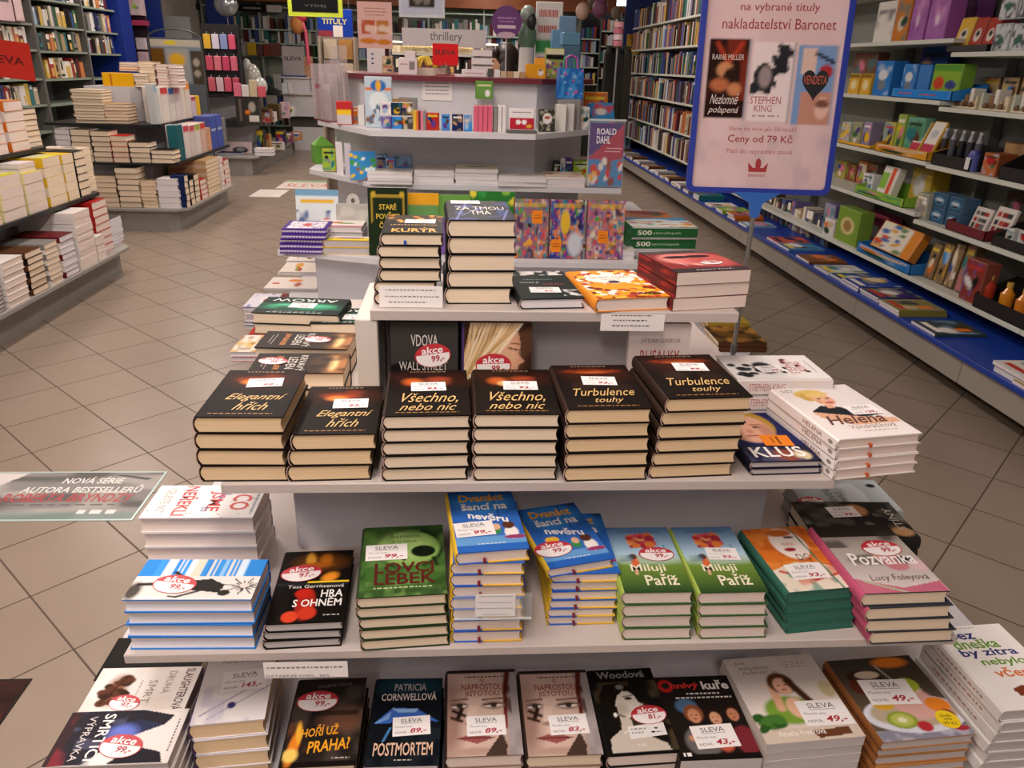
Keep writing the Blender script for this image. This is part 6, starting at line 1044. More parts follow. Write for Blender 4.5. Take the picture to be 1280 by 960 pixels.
for i, (xl, xr) in enumerate([(1152, 1164), (1166, 1178), (1180, 1192), (1194, 1206)]): R_('gift_pack', f'brown paper pack, {ORD[i + 1]} from left on the fifth shelf', 'pack', xl, xr, 350, 302, z, ['7a6244', '8a7050', '6a5238', '7a6648'][i], q_art('8a7050', 44 + i), .06, 2.68, 6, 'brown paper packs')
R_('gift_pack', 'dark red clear-fronted pack on the fifth shelf', 'pack', 1198, 1226, 366, 322, z, '8a4a3a', q_art('8a3a30', 12), .08, 2.63)
tray_R('black tray of sauce bottles at the bottom right shelf', 1214, 1300, z, .07, .16, 'black', .2, 2.61, None, 385)
for i, (xx, c, dsc) in enumerate([(1233, 'b8402a', 'red'), (1259, 'd88a2a', 'orange'), (1281, 'd8802a', 'amber')]):
    A = Px(xx, 372, 2.68); mb = MB(); mb.cyl((0, 0, 0), (0, 0, .1), .03, .034, M(c, .15, .6)); mb.cyl((0, 0, .1), (0, 0, .13), .03, .012, M(c, .15, .6)); mb.cyl((0, 0, .13), (0, 0, .155), .015, .015, M('c8a04a', .3))
    tag(mb.build('sauce_bottle', None, (2.68, A[1], z + .006)), f'{dsc} sauce bottle with a gold cap in the black tray', 'bottle')
# books lying on the blue deck
def deck(label, q, col, art, t=.012, n=1, rot=0):
    c, a_, U, V, P = quad(q, .25 + t * n); pile(label, '', c[0], c[1], .25, min(V, .3), min(U, .34), t, n, col, 'white', True, -90, art, .006, 'picture_book')
def dk(label, x, y, w, h, col, art, t=.012, n=1, rot=90, where=''):
    pile(label, where or 'on the blue deck', x, y, .2503, w, h, t, n, col, 'white', True, rot, art, .008)
dd = [((1185, 395), 'slate and orange picture book at the right of the deck', '3a4a50', 1), ((1130, 372), 'olive picture book with an orange sticker, two deep', '8a8440', 2), ((1108, 357), 'violet picture book with white letters', '3a2f6a', 2), ((1086, 344), 'blue picture book with a white patch, two deep', '2a4a9a', 2), ((1063, 335), 'slate blue picture book', '3a5a70', 1), ((1040, 325), 'white and green picture book', 'd0d4c8', 1), ((1018, 312), 'brown and orange picture book', '8a5a34', 1), ((995, 298), 'sky blue picture book', '5a90c8', 1), ((972, 290), 'red and white picture book', 'c85a50', 1), ((1262, 455), 'white picture book with green and red, near the frame edge', 'd8d8d4', 3), ((1278, 470), 'red picture book at the frame edge', 'c83a3a', 1)]
for i, (p, lab, c, n) in enumerate(dd):
    A = Pz(*p, .26); a = rand_art(300 + i, c, 20, 26); A[0] = 2.485; A[1] *= .945
    if i in (0, 1, 6): a.rect(.2, .2, .4, .45, 'e87a2a')
    dk(lab, A[0], A[1], .22, .27, c, a, .016, n)
for i in range(7):
    px = 870 + 15 * i; A = Pz(px, 232 + 8.2 * i, .26); dk(['yellow and red', 'grey', 'teal', 'white', 'lime', 'orange', 'pale blue'][i] + ' picture book', 2.46, A[1], .2, .26, ['c8a03a', 'grey', 'teal', 'white', 'lime', 'orange', 'pale blue'][i], rand_art(330 + i, ['c8a03a', 'grey', 'teal', 'white', 'lime', 'orange', 'pale blue'][i], 14, 18), .016, 1 + i % 3, 90, f'under the poster, {ORD[i + 1]} from its left edge')
for i in range(16): dk(f'{["tan", "grey", "white", "brown"][i % 4]} book', 2.46, 8.3 + .27 * i, .19, .22, ['tan', 'grey', 'white', 'brown'][i % 4], None, .02, 1 + i % 2, 90, f'on the far blue deck, {ORD[i + 1]} from the poster')
# upright books at the back of the deck under the poster and the rows beyond it
shelf_row('upright on the deck under the poster', 'right', 'y', 2.78, 5.5, 7.2, .25, .17, .23, -90, .14, .04, .08, 5, .05)
for b in (5, 6, 7):
    for k, z in enumerate(ZA if b == 5 and False else ZF):
        if b == 5: shelf_row('', '', 'y', 2.66, BY[b], BY[b + 1] - .04, z, .2, .26, -90, .16, .03, .05, 100 + b * 10 + k, .02, stuff=stuff)
        elif b == 6 and k in (1, 2, 3): shelf_row(f'on {ORD[k + 1]} shelf up, right wall beside the poster', 'right', 'y', 2.65, BY[b] + .03, BY[b + 1] - .04, z, .19, .27, -90, .16, .03, .055, 100 + b * 10 + k, .03, [c for c in SPC if c not in ('teal',)] + ['yellow', 'green', 'orange'], group=f'right wall books, shelf {ORD[k + 1]} up')
        else: shelf_row('', '', 'y', 2.65, BY[b] + .03, BY[b + 1] - .04, z, .19, .27, -90, .16, .03, .05, 200 + b * 10 + k, .02, stuff=stuff)
for b in (8, 9):
    for k, z in enumerate(ZF): shelf_row('', '', 'y', 2.65, BY[b] + .03, BY[b + 1] - .04, z, .19, .27, -90, .16, .025, .045, 300 + b * 10 + k, .02, stuff=stuff)
# end panel of the right wall with its blue board, gold picture and grey cupboard
mb = MB(); mb.box(2.5, 3.04, 13.3, 13.34, 0, 2.6, BLUE if False else M('1a2f70', .4)); tag(mb.build('end_board', None), 'tall navy blue end board closing the right wall shelves', 'panel')
mb = MB(); a = Art('c88a2a', 14, 20); a.noise('5a3414', 5, .8, 3, .5); a.noise('e0b84a', 4, .6, 6, .5); A, B = Py(781, 86, 13.27), Py(801, 43, 13.27); mb.box(A[0], B[0], 13.275, 13.298, A[2], B[2], M('8a5a20', .4)); a.put(mb, (A[0], 13.275, A[2]), (B[0] - A[0], 0, 0), (0, 0, B[2] - A[2]), .0006); tag(mb.build('picture', None), 'golden orange picture on the navy end board', 'picture')
mb = MB(); A, B = Py(777, 86, 12.95), Py(800, 86, 12.95); mb.bbox(A[0], B[0] - .05, 12.95, 13.26, 0, A[2], M('8a9298', .4), .006); mb.box(A[0] + .04, B[0] - .09, 12.942, 12.95, .3, A[2] - .25, M('3a5a6a', .3)); tag(mb.build('cupboard', None), 'grey cupboard with a teal front at the end of the right aisle', 'cupboard')

# ------------------------------------------------------------------ left side: two stepped tables and a third beyond
def gond(name_label, x1, y0, y1, lv, chamfer=.28, xb=-4.1):
    """lv: list of (x front, y near, y far, z) from the plinth shelf up"""
    yc = (y0 + y1) / 2; e = thing('table_display', name_label, 'display shelf', (x1 - .5, yc, 0)); ox = x1 - .5
    def pl(n, poly, z0, z1, m): mb = MB(); mb.ext([(x - ox, y - yc) for x, y in poly], z0, z1, m); return mb.build(n, e)
    pf, pn, pfar, pz = lv[0]
    pl('plinth', [(xb, pn + .05), (pf - .1 - chamfer * .3, pn + .05), (pf - .1, pn + .05 + chamfer * .2), (pf - .1, pfar - .2), (pf - .3, pfar - .02), (xb, pfar - .02)], 0, pz - .02, LAMD)
    pl('base_shelf', [(xb, pn), (pf - .1, pn), (pf, pn + .1), (pf, pfar - .25), (pf - .22, pfar), (xb, pfar)], pz - .02, pz, LAMD)
    for i, (xf, n, f, z) in enumerate(lv[1:]):
        cxf = xf - .32; pl('core_panel', [(xb, n + .25), (cxf - .1, n + .25), (cxf, n + .35), (cxf, f - .3), (cxf - .1, f - .2), (xb, f - .2)], lv[i][3], z - .022, LAM)
        pl('shelf', [(xb, n), (xf - .12, n), (xf, n + .12), (xf, f - .15), (xf - .15, f), (xb, f)], z - .022, z, BLKEDGE)
    return e
gond('near stepped table with grey plinth and black shelf edges on the left', -2.36, 2.2, 5.75, [(-2.36, 2.2, 5.75, .2), (-2.48, 2.3, 5.6, .58), (-2.62, 2.4, 5.3, .9)])
gond('second stepped table along the left aisle, farther away', -2.45, 6.95, 8.75, [(-2.45, 6.95, 8.75, .2), (-2.56, 7.1, 9.0, .57), (-2.76, 7.36, 8.95, .87)], xb=-3.72)
mb = MB(); mb.ext([(-3.5, 7.75), (-3.1, 7.75), (-3.03, 7.85), (-3.03, 8.7), (-3.5, 8.7)], .87, 1.17, LAM); o = mb.build('core_block', None); tag(o, 'grey block on top of the second left table', 'display block')
gond('third stepped table at the far end of the left aisle', -2.74, 10.6, 13.5, [(-2.74, 10.6, 13.5, .24), (-2.95, 10.7, 13.3, .62), (-3.15, 10.8, 13.2, .98)], xb=-3.6)
def LA(desc, where, x, xl, yb, xr, yb2, yt, n, z, depth, col, pages='cream', soft=False, art=None, jit=.006, **k):
    """pile along the left aisle: near corner (xl,yb) and far corner (xr,yb2) of its foot, top at yt"""
    y0, y1 = Px(xl, yb, x)[1], Px(xr, yb2, x)[1]; T = Px(xl, yt, x); h = max(.02, T[2] - z); t = h / n
    pile(desc, where, x - depth / 2, (y0 + y1) / 2, z, max(.08, abs(y1 - y0) * .93), depth, t, n, col, pages, soft, 0, art, jit, **k)
TA = 'on the near left table'
# plinth level of the near table
z = .2; x = -2.38
a = Art('3a2a24', 18, 24); a.rect(.15, .6, .85, .7, 'c8b8a8'); a.noise('5a4438', 5, .6, 3)
def LY(desc, where, y0, y1, n, t, col, z, x, depth=.22, pages='cream', soft=False, art=None, **k): pile(desc, where, x - depth / 2, (y0 + y1) / 2, z, abs(y1 - y0) * .94, depth, t, n, col, pages, soft, 90, art, .003, **k)
LY('dark brown wide book', 'at the left frame edge, low', 3.62, 3.98, 10, .0215, ['brown', 'dark grey'], z, x, .3, 'grey', art=a)
LY('white paperback', 'right of the dark brown pile', 4.0, 4.22, 7, .034, 'white', z, x, .3, 'pink')
LY('brown hardback', 'low, third from the frame edge', 4.24, 4.42, 7, .034, ['brown', 'black'], z, x, .28, 'cream')
LY('grey hardback', 'low, left of the tall white pile', 4.44, 4.6, 8, .03, ['grey', 'white'], z, x, .28, 'cream')
LY('maroon-topped magazine', 'low, before the tall white pile', 4.62, 4.8, 7, .035, ['maroon', 'white', 'white'], z, x, .28, 'white')
LY('grey-white magazine', 'tallest on the near plinth', 4.83, 5.06, 16, .0215, 'white', z, x, .34, 'pink', True)
LY('white paperback', 'in front of the red pile', 5.07, 5.2, 3, .05, 'white', z, x, .12, 'pink')
a = Art('b02a22', 18, 24); a.rect(.2, .4, .6, .7, 'e0b03a')
LY('bright red book with a yellow patch', 'at the far end of the near plinth', 5.22, 5.45, 7, .049, 'red', z, x - .06, .26, 'pink', art=a)
LY('grey-edged magazine', 'fanned at the plinth corner', 5.5, 5.72, 8, .022, ['dark grey', 'pale blue', 'white'], z, x - .1, .26, 'white', True)
# middle level
z = .58; x = -2.5
a = Art('e8e0dc', 18, 24); a.rect(0, .7, 1, 1, 'e08a4a'); a.D(.1, .8, .5, '6a6664', .06)
LY('striped paperback', 'at the left frame edge, middle level', 4.0, 4.32, 7, .026, ['violet', 'white', 'red'], z, x, .22, 'cream', True)
ycol = Art('d8cfa8', 18, 24); ycol.rect(0, 0, 1, .2, 'd8d02a'); ycol.rect(.2, .5, .8, .7, 'e8e0d4')
LY('thick cream paperback', 'with yellow covers, first pile, middle level', 4.34, 4.58, 4, .06, 'e0d8a0', z, x, .26, 'pink', True, ycol)
LY('thick cream paperback', 'with yellow covers, second pile, middle level', 4.6, 4.82, 4, .056, 'e0d8a0', z, x, .26, 'pink', True, ycol)
LY('white and orange paperback', 'on the tallest pile, middle level', 4.62, 4.8, 2, .026, 'white', z + .2245, x - .02, .24, 'pink', True, a)
LY('thick yellow-topped paperback', 'third big pile, middle level', 4.84, 5.06, 5, .057, ['yellow', 'cream'], z, x, .26, 'cream', True, ycol)
LY('thick cream paperback', 'with yellow spine, fourth big pile, middle level', 5.07, 5.22, 5, .056, ['yellow', 'cream'], z, x, .24, 'cream', True)
LY('black-spined hardback', 'middle level, beside the yellow piles', 5.23, 5.38, 6, .047, 'black', z, x, .18, 'cream')
LY('cream swirled paperback', 'at the corner of the middle level', 5.4, 5.56, 6, .047, 'beige', z, x - .04, .26, 'cream', True, rand_art(9, 'cream'))
# top level
z = .9; x = -2.64
LY('pink-paged thick book', 'at the left frame edge, top level', 4.48, 4.78, 5, .056, ['white', 'orange'], z, x, .22, 'pink', art=a)
LY('orange-topped thick book', 'second pile on the top level', 4.8, 5.02, 5, .056, ['orange', 'white'], z, x, .24, 'pink', art=Art('d88a3a', 6, 6))
LY('dark hardback', 'behind the orange-topped pile', 5.05, 5.22, 7, .032, ['black', 'brown', 'white'], z, x - .03, .24, 'cream')
# red sale sheet over the near table
e = thing('sale_sign', 'red sale sheet on a thin pole above the near left table', 'sign', (0, 0, 0)); A, B = Py(-22, 93, 4.9), Py(34, 47, 4.9); mb = MB(); a = Art('c8382e', 8, 6); a.T('SLEVA', .08, .38, .86, .6, '6a1a1c', 0, .02); a.put(mb, (A[0], 4.9, A[2]), (B[0] - A[0], 0, -.03), (0, 0, B[2] - A[2]), .0012); mb.add([(A[0], 4.905, A[2]), (B[0], 4.905, A[2] - .03), (B[0], 4.905, B[2] - .03), (A[0], 4.905, B[2])], [(3, 2, 1, 0)], M('c8382e', .5)); mb.build('printed_sheet', e); mb = MB(); mb.cyl((-3.05, 4.93, .9), (-3.05, 4.93, B[2]), .008, .008, M('9a9a9a', .3)); mb.build('pole', e)
# second table: faces the camera with its short end
def LE(desc, where, xl, xr, yb, n, yt, Y, z, depth, col, pages='cream', soft=False, rot=0, art=None, **k):
    A, B = Py(xl, yb, Y), Py(xr, yb, Y); T = Py((xl + xr) / 2, yt, Y); t = max(.012, min((T[2] - z), .34 if z < .3 else .27 if z < .6 else .5) / n); pile(desc, where, (A[0] + B[0]) / 2, Y + depth / 2, z, (B[0] - A[0]) * .97, depth, t, n, col, pages, soft, rot, art, .006, **k)
z = .2; TB = 'low end of the second left table'
LE('tan hardback', 'left of the tall pile, ' + TB, 104, 150, 257, 6, 222, 7.02, z, .2, ['beige', 'maroon']); LE('black-edged hardback', 'tallest, ' + TB, 150, 178, 257, 7, 208, 7.02, z, .2, 'black')
LE('plain pale hardback', 'third, ' + TB, 178, 198, 257, 7, 228, 7.02, z, .2, 'beige'); LE('white glossy hardback', 'beside the dark spines, ' + TB, 199, 226, 258, 5, 224, 7.02, z, .2, 'white', 'white')
y = 7.06
for i, (dy, n, t, col, pg, d, dsc) in enumerate([(.1, 5, .055, 'navy', 'cream', .12, 'navy-spined hardback'), (.12, 4, .055, 'black', 'cream', .16, 'black-edged cream hardback'), (.14, 5, .05, 'black', 'cream', .18, 'black-edged thick hardback'), (.2, 4, .045, 'red', 'pink', .2, 'red-spined hardback'), (.42, 9, .037, ['tan', 'beige'], 'cream', .36, 'olive and white banded hardback'), (.12, 7, .045, 'white', 'pink', .22, 'white paperback'), (.2, 6, .045, ['red', 'white'], 'pink', .22, 'red and orange hardback')]):
    LY(dsc, f'{ORD[i + 1]} along the aisle side, second left table', y, y + dy, n, t, col, z, -2.47, d, pg); y += dy + .015
LY('navy hardback lying across', 'behind the banded pile, second left table', 8.26, 8.44, 3, .05, 'navy', z, -2.62, .2, 'white')
z = .57; M_ = 'middle level of the second left table'
for i, (xl, xr, n, yt, col, pg) in enumerate([(73, 93, 6, 161, ['grey', 'white'], 'white'), (93, 118, 5, 160, 'black', 'cream'), (118, 142, 6, 164, 'black', 'cream'), (142, 163, 5, 170, 'red', 'cream'), (163, 189, 4, 178, 'black', 'cream'), (189, 217, 3, 188, ['black', 'navy'], 'cream')]):
    LE(['grey-white hardback', 'tall cream hardback', 'black-edged cream hardback', 'red-covered hardback', 'black-lined pale hardback', 'low dark-topped hardback'][i], f'{ORD[i + 1]} from the left, {M_}', xl, xr, 202, n, yt, 7.13, z, .2, col, pg)
z = .57; y = 7.36
for i, (t, h, c, g, dsc) in enumerate([(.045, .3, '1d6068', 0, 'teal book standing'), (.045, .3, '1d6068', 0, 'second teal book standing'), (.045, .3, '1d6068', 0, 'third teal book standing'), (.16, .29, 'd8ccc8', 'c8505a', 'pale book with a red top, first'), (.15, .28, 'd0c4c0', 'c8505a', 'pale book with a red top, second'), (.15, .28, 'd8d0c8', 'a8b04a', 'pale book with a lime top'), (.17, .28, 'd0b0a0', 'c84a3a', 'beige book with a red top'), (.14, .22, 'c89a7a', 'd8a07a', 'small tan book'), (.2, .32, '4a5aa8', 'c8d0e0', 'blue book with white letters, first'), (.2, .32, '4a5aa8', 'c8d0e0', 'blue book with white letters, second'), (.12, .28, '7a7a78', 'a84a4a', 'dark grey book at the far end')]):
    a = None
    if i > 2: a = Art(CN.get(c, c), 10, 14); (a.rect(0, .84, 1, 1, g) if i < 7 else (a.D(.1, .9, .55, g, .08) if i < 10 else a)); 
    d_ = .09 if i < 3 else .16
    carton('standing_book', f'{dsc}, upright on the aisle side, second left table', 'book', -2.58 - d_ / 2, y + t / 2, z, t * .93, d_, h, c, a, 90, 'upright books on the second left table'); y += t + .006
z = .87; T_ = 'upper level, second left table'
LE('dark-striped thin hardback', f'tall pile at the left, {T_}', 94, 133, 152, 11, 112, 7.42, z, .22, ['cream', 'black']); LE('salmon-topped hardback', f'right of the striped pile, {T_}', 131, 161, 153, 6, 130, 7.44, z, .22, ['tan', 'c88a6a'])
y = 7.48
for i, (t, h, c, g, dsc) in enumerate([(.07, .34, 'c0c4c4', '8ab0c0', 'grey-blue book leaning'), (.06, .3, 'd0ccc8', 'd8d4d0', 'pale grey book'), (.2, .31, 'd8cfc8', 'c8484a', 'white book with a red head band'), (.15, .3, 'd0c8c4', '4a6ab0', 'white book with a blue head band'), (.16, .3, 'd0c4c4', 'c07a88', 'white book with a pink head band'), (.12, .33, 'd8d0c8', 'd8c8b8', 'tall white book'), (.16, .34, 'd8ccc0', 'e08a3a', 'white book with an orange head band'), (.14, .2, 'd0b8bc', 'a85060', 'small maroon-labelled book'), (.12, .2, 'e0b02a', 'e0b02a', 'yellow book at the end')]):
    a = Art(CN.get(c, c), 10, 14); a.rect(0, .84, 1, 1, g)
    d_ = .07 if i < 2 else .16
    carton('standing_book', f'{dsc}, upright on the {T_}', 'book', -2.78 - d_ / 2, y + t / 2, z, t * .93, d_, h, c, a, 90, 'upright books on the second left table'); y += t + .006
z = 1.17
A, B = Py(129, 107, 7.8), Py(168, 107, 7.8); a = Art('e0a81a', 20, 8); a.rect(.25, 0, .27, 1, 'b0502a'); carton('box_set', 'bright yellow box set on the grey block, second left table', 'box', (A[0] + B[0]) / 2, 7.9, z, B[0] - A[0], .2, .115, 'e0a81a', a)
LE('pale hardback', 'right of the yellow box set', 168, 186, 107, 5, 92, 7.8, z, .2, ['white', 'black']); LE('white paperback with an orange spine', 'on the block behind the yellow box set', 150, 176, 92, 4, 78, 7.95, Py(160, 92, 7.95)[2] if False else z + .13, .2, ['white', 'navy', 'orange'], 'pink')
LE('cream hardback', 'topmost tier on the block', 176, 196, 106, 9, 77, 7.85, z, .2, ['beige', 'cream']); LE('pink and maroon hardback', 'on the block beside the cream pile', 197, 211, 106, 8, 80, 7.85, z, .2, ['maroon', 'white', 'red'], 'pink'); LE('grey-white paperback', 'right end of the block', 211, 224, 106, 7, 81, 7.9, z, .2, ['white', 'grey'], 'pink')
# third table
z = .24
a = Art('d0b8b8', 16, 14); a.ell(.6, .3, .3, .3, '2a2a2c', .2); a.ell(.6, .35, .16, .2, '8a8a8a', .3)
LE('navy hardback with white marks', 'at the near corner of the third left table', 271, 302, 200, 3, 194, 10.75, z, .22, 'navy', 'white')
up('picture_book', 'white picture book with a black tyre shape', 'book', 281, 315, 196, 178, 10.95, z, .04, 'd0b8b8', a, 0, 10)
LE('white box file', 'right of the tyre picture', 318, 341, 198, 2, 186, 10.8, z, .2, ['white', 'navy'], 'white')
for i, (xl, xr, yb, yt, c, dsc) in enumerate([(322, 331, 186, 162, '2a2420', 'dark wooden figure'), (331, 338, 186, 168, 'b8884a', 'tan box'), (345, 357, 180, 163, '3a2a34', 'dark red folded bag'), (357, 366, 178, 166, '8a4a58', 'maroon pouch'), (365, 377, 176, 165, 'c89060', 'orange-tan gift box'), (338, 354, 187, 178, 'd8d0c8', 'white low box')]):
    up('gift_item', f'{dsc} on the low level of the third left table', 'gift', xl, xr, yb, yt, [11.2, 11.5, 12.3, 12.7, 13.1, 11.6][i], z, .12, c, q_art(c, 80 + i, 8))
z = .62
a = Art('3a3632', 20, 24); a.rect(.15, .1, .25, .9, '6a625a'); a.ell(.72, .62, .16, .18, 'a8a098', .3); a.rect(.55, .1, 1, .32, 'd8d0c8'); a.rect(.4, .36, .62, .5, 'e87a2a')
up('gift_bag', 'dark gift bag with a grey face and an orange tag', 'gift bag', 297, 326, 160, 119, 10.85, z, .12, '3a3632', a)
for i, (xl, xr, yb, yt, c, dsc) in enumerate([(326, 336, 158, 148, 'b82a30', 'red round hat'), (334, 344, 153, 140, 'd8d0c8', 'white cap'), (336, 350, 150, 130, '5a4a30', 'black and gold box'), (351, 361, 147, 128, 'd8b0b8', 'pink box'), (361, 368, 146, 134, 'd8d8d8', 'white box'), (326, 338, 148, 136, '8a5a40', 'brown pouch')]):
    up('gift_item', f'{dsc} on the middle level of the third left table', 'gift', xl, xr, yb, yt, [11.3, 11.6, 11.9, 12.4, 12.8, 11.4][i], z, .14, c, q_art(c, 90 + i, 8))
z = .98
e = thing('hook_rack', 'black rack of pink pouches on the third left table', 'display rack', (Py(283, 125, 10.95)[0], 11.0, z)); h = Py(283, 30, 10.95)[2] - z
mb = MB(); mb.box(-.24, .24, 0, .03, 0, h, M('1e1c20', .5)); mb.box(-.24, .24, -.1, .03, 0, .02, M('1e1c20', .5)); mb.box(.22, .24, -.1, .03, 0, h, M('1e1c20', .5)); mb.build('rack_board', e)
for r_ in range(3):
    for c_ in range(4):
        q = MB(); q.bbox(-.045, .045, -.03, 0, 0, h * .2, M([['e0b03a', 'd8d0e0', '8a9ac8', 'd85a78'], ['d85a70', 'e07a8a', 'c84a68', 'd86a80'], ['d86a7a', 'e0c0c4', 'd85a70', 'c85068']][r_][c_], .35), .008); q.cyl((0, -.015, h * .2), (0, .0, h * .23), .004, .004, M('aaaaaa', .3), 6)
        tag(q.build('pouch', None, (Py(283, 125, 10.95)[0] - .17 + .105 * c_, 10.985, z + .05 + (2 - r_) * h * .3)), f'{["bright", "pink", "rose"][r_]} pouch, {ORD[c_ + 1]} from left, {["top", "middle", "bottom"][r_]} row of the black rack', 'pouch', 'pouches on the black rack')
mb = MB(); mb.ell((0, 0, .2), (.12, .08, .2), M('9a9a90', .12, .7)); mb.ell((.09, -.02, .12), (.1, .08, .12), M('b0b0a8', .1, .7)); mb.ell((-.06, 0, .36), (.06, .05, .1), M('a8a8a0', .1, .7)); tag(mb.build('foil_bag', None, (Py(315, 95, 11.1)[0], 11.12, z + .0)), 'shiny grey-green wrapped gift bag by the black rack', 'gift bag')
mb = MB(); mb.prism([(-.14, 0), (.2, 0), (.2, .05), (-.14, .26)], -.06, .06, M('1a1c22', .4)); tag(mb.build('sloping_tray', None, (Py(330, 122, 11.3)[0], 11.42, z + .0004)), 'black sloping tray right of the shiny bag', 'tray')
for k in range(4): up('gift_item', f'{["pink", "white", "beige", "rose"][k]} small box, {ORD[k + 1]} from left in front of the shiny bag', 'gift', 293 + 10 * k, 302 + 10 * k, 124, [104, 106, 100, 108][k], 10.84, z, .05, ['d87088', 'd8d0cc', 'c8b898', 'd05a6a'][k], None)

# ------------------------------------------------------------------ left wall bookcases
e_ = [('near', 6.3, 7.45), ('second', 7.45, 8.55), ('third', 8.55, 9.65), ('last', 9.65, 10.55)]
ZLW = [.2, .45, .7, .955, 1.2, 1.465, 1.7, 1.95]
for nm, y0, y1 in e_:
    e = thing('bookcase', f'{nm} grey-green bookcase along the left wall', 'bookcase', (-4.45, (y0 + y1) / 2, 0), group='left wall bookcases'); L = (y1 - y0) / 2
    def part(n, bs, m):
        mb = MB(); [mb.box(*b, m) for b in bs]; return mb.build(n, e)
    part('back_panel', [(-.28, -.26, -L, L, 0, 2.3)], BACKP); part('upright', [(-.26, .21, -L, -L + .035, 0, 2.3)], M('6a6864', .5)); part('base', [(-.26, .2, -L + .035, L, 0, .2)], LAMD)
    dz = {'near': 0, 'second': 0, 'third': -.01, 'last': -.02}[nm]
    for z in ZLW: part('shelf', [(-.26, .2, -L + .036, L - .002, z - .02 + dz, z + dz)], M('8f9a8c', .4))
    for k, z in enumerate(ZLW):
        if k >= {'near': 3, 'second': 3, 'third': 4, 'last': 5}[nm]: shelf_row(f'on {ORD[k - 2]} visible shelf up, {nm} left wall bookcase', 'left', 'y', -4.36, y0 + .06, y1 - .04, z + dz, .15, .2, 90, .14, .045, .085, 400 + k + int(y0 * 10), .04, group=f'books of the {nm} left wall bookcase')
for i, (xl, xr, yt, c, dsc) in enumerate([(0, 22, 0, 'd8b8bc', 'pink poster card with black lettering'), (23, 34, 2, 'c8a8ac', 'narrow pink card in a brown frame')]):
    A, B = Px(xl, 32, -4.2), Px(xr, 32, -4.2); a = Art(c, 8, 10); a.D(.15, .85, .6, '2a2426', .1) if i == 0 else a.rect(.08, .1, .92, .9, 'e0c8c8')
    carton('shelf_card', f'{dsc} on the left wall shelf', 'card', -4.22, (A[1] + B[1]) / 2, 1.7, abs(A[1] - B[1]), .02, .26, c if i == 0 else '4a2a24', a, 90)
mb = MB(); mb.box(-4.74, -4.2, 10.56, 10.9, 0, 2.7, M('16318a', .4)); tag(mb.build('end_board', None), 'tall royal blue end board of the left wall bookcases', 'panel')
mb = MB(); A, B = Py(181, 30, 11.55), Py(199, 0, 11.55); mb.box(max(A[0], -4.74), B[0], 11.55, 11.6, 0, 2.4, M('142a72', .4)); tag(mb.build('end_board', None), 'narrow navy board beyond the gift stand', 'panel')
mb = MB(); A, B = Py(259, 30, 13.55), Py(288, 0, 13.55); mb.box(A[0], B[0], 13.56, 13.6, 0, 2.4, M('142a72', .4)); tag(mb.build('end_board', None), 'navy board behind the silver balloon', 'panel')
# beyond the left bookcases
mb = MB(); A, B = Py(178, 90, 12.4), Py(236, 21, 12.4); mb.box(A[0], B[0], 12.4, 12.45, 0, B[2], M('9a9c9a', .5)); tag(mb.build('screen_panel', None), 'plain grey screen behind the arched picture stand', 'panel')
Y = 11.3; A, B = Py(154, 75, Y), Py(184, 22, Y); xm = (A[0] + B[0]) / 2
e = thing('gift_stand', 'tall stand of pink and green pouches beside the blue end board', 'display rack', (xm, Y, 0)); mb = MB(); mb.box(-.17, .17, .02, .05, 0, B[2] + .02, M('3a2a34', .5)); mb.box(-.17, .17, -.12, .05, 0, .1, M('3a2a34', .5)); mb.build('board', e); mb = MB(); mb.ext([(-.2, -.16), (.24, -.16), (.2, .04), (-.16, .04)], B[2] - .1, B[2] - .04, M('a83a5a', .4)); mb.build('canopy', e)
mb = MB()
for k in range(8): r = random.Random(k); mb.bbox(-.15 + .16 * (k % 2), -.02 + .16 * (k % 2), -.03, .02, 1.0 + .17 * (k // 2), 1.14 + .17 * (k // 2), M(r.choice(['6a9a4a', 'b87a8a', 'd0c0c4', '6a6a9a', 'c8a8b0', '7a2a4a']), .35), .008)
mb.build('pouches', e)
for k in range(2): carton('carton', f'pale pink carton, {["left", "right"][k]} one on top of the gift stand', 'box', xm - .08 + .17 * k, Y - .03, B[2] + .02, .165, .14, .2, ['c0b4bc', 'd0b8ba'][k], q_art('c8b8bc', 5 + k, 8))
Y = 10.4; A, B = Py(190, 90, Y), Py(250, 37, Y); w = B[0] - A[0]; hz = B[2]
e = thing('picture_stand', 'arched clear stand of yellow flower pictures', 'display rack', ((A[0] + B[0]) / 2, Y, 0)); pts = [(-w / 2, 0, .4)] + [(-w / 2, 0, hz - .12)] + [(w / 2 * math.cos(R(180 - 18 * i)), 0, hz - .12 + .12 * math.sin(R(18 * i))) for i in range(1, 10)] + [(w / 2, 0, hz - .12), (w / 2, 0, .4)]
mb = MB(); mb.tube(pts, .008, M('4a4c4a', .3)); mb.box(-w / 2, w / 2, -.15, .15, 0, .03, M('3a3a3a', .5)); mb.cyl((-w / 2, 0, 0), (-w / 2, 0, .42), .008, .008, M('4a4c4a', .3)); mb.cyl((w / 2, 0, 0), (w / 2, 0, .42), .008, .008, M('4a4c4a', .3)); mb.build('frame', e)
mb = MB(); a = Art('7a8690', 30, 24); a.rect(0, 0, .26, .8, '6a4a1a'); a.rect(.3, .05, .75, .8, '9a9a98'); a.ell(.5, .55, .16, .15, 'd8a82a', .5); a.rect(.0, .86, 1, 1, 'b8b0a0'); a.ell(.4, .93, .14, .04, 'd8c02a', .3); a.rect(.78, 0, 1, .75, '4a4238'); a.ell(.88, .5, .06, .1, 'a8a090', .3); a.ell(.88, .25, .06, .08, 'a8a090', .3)
mb.box(-w / 2 + .02, w / 2 - .02, .005, .02, .5, hz - .1, M('5a6068', .4)); a.put(mb, (-w / 2 + .02, .005, hz - .62), (w - .04, 0, 0), (0, 0, .5), .0006); mb.build('pictures', e)
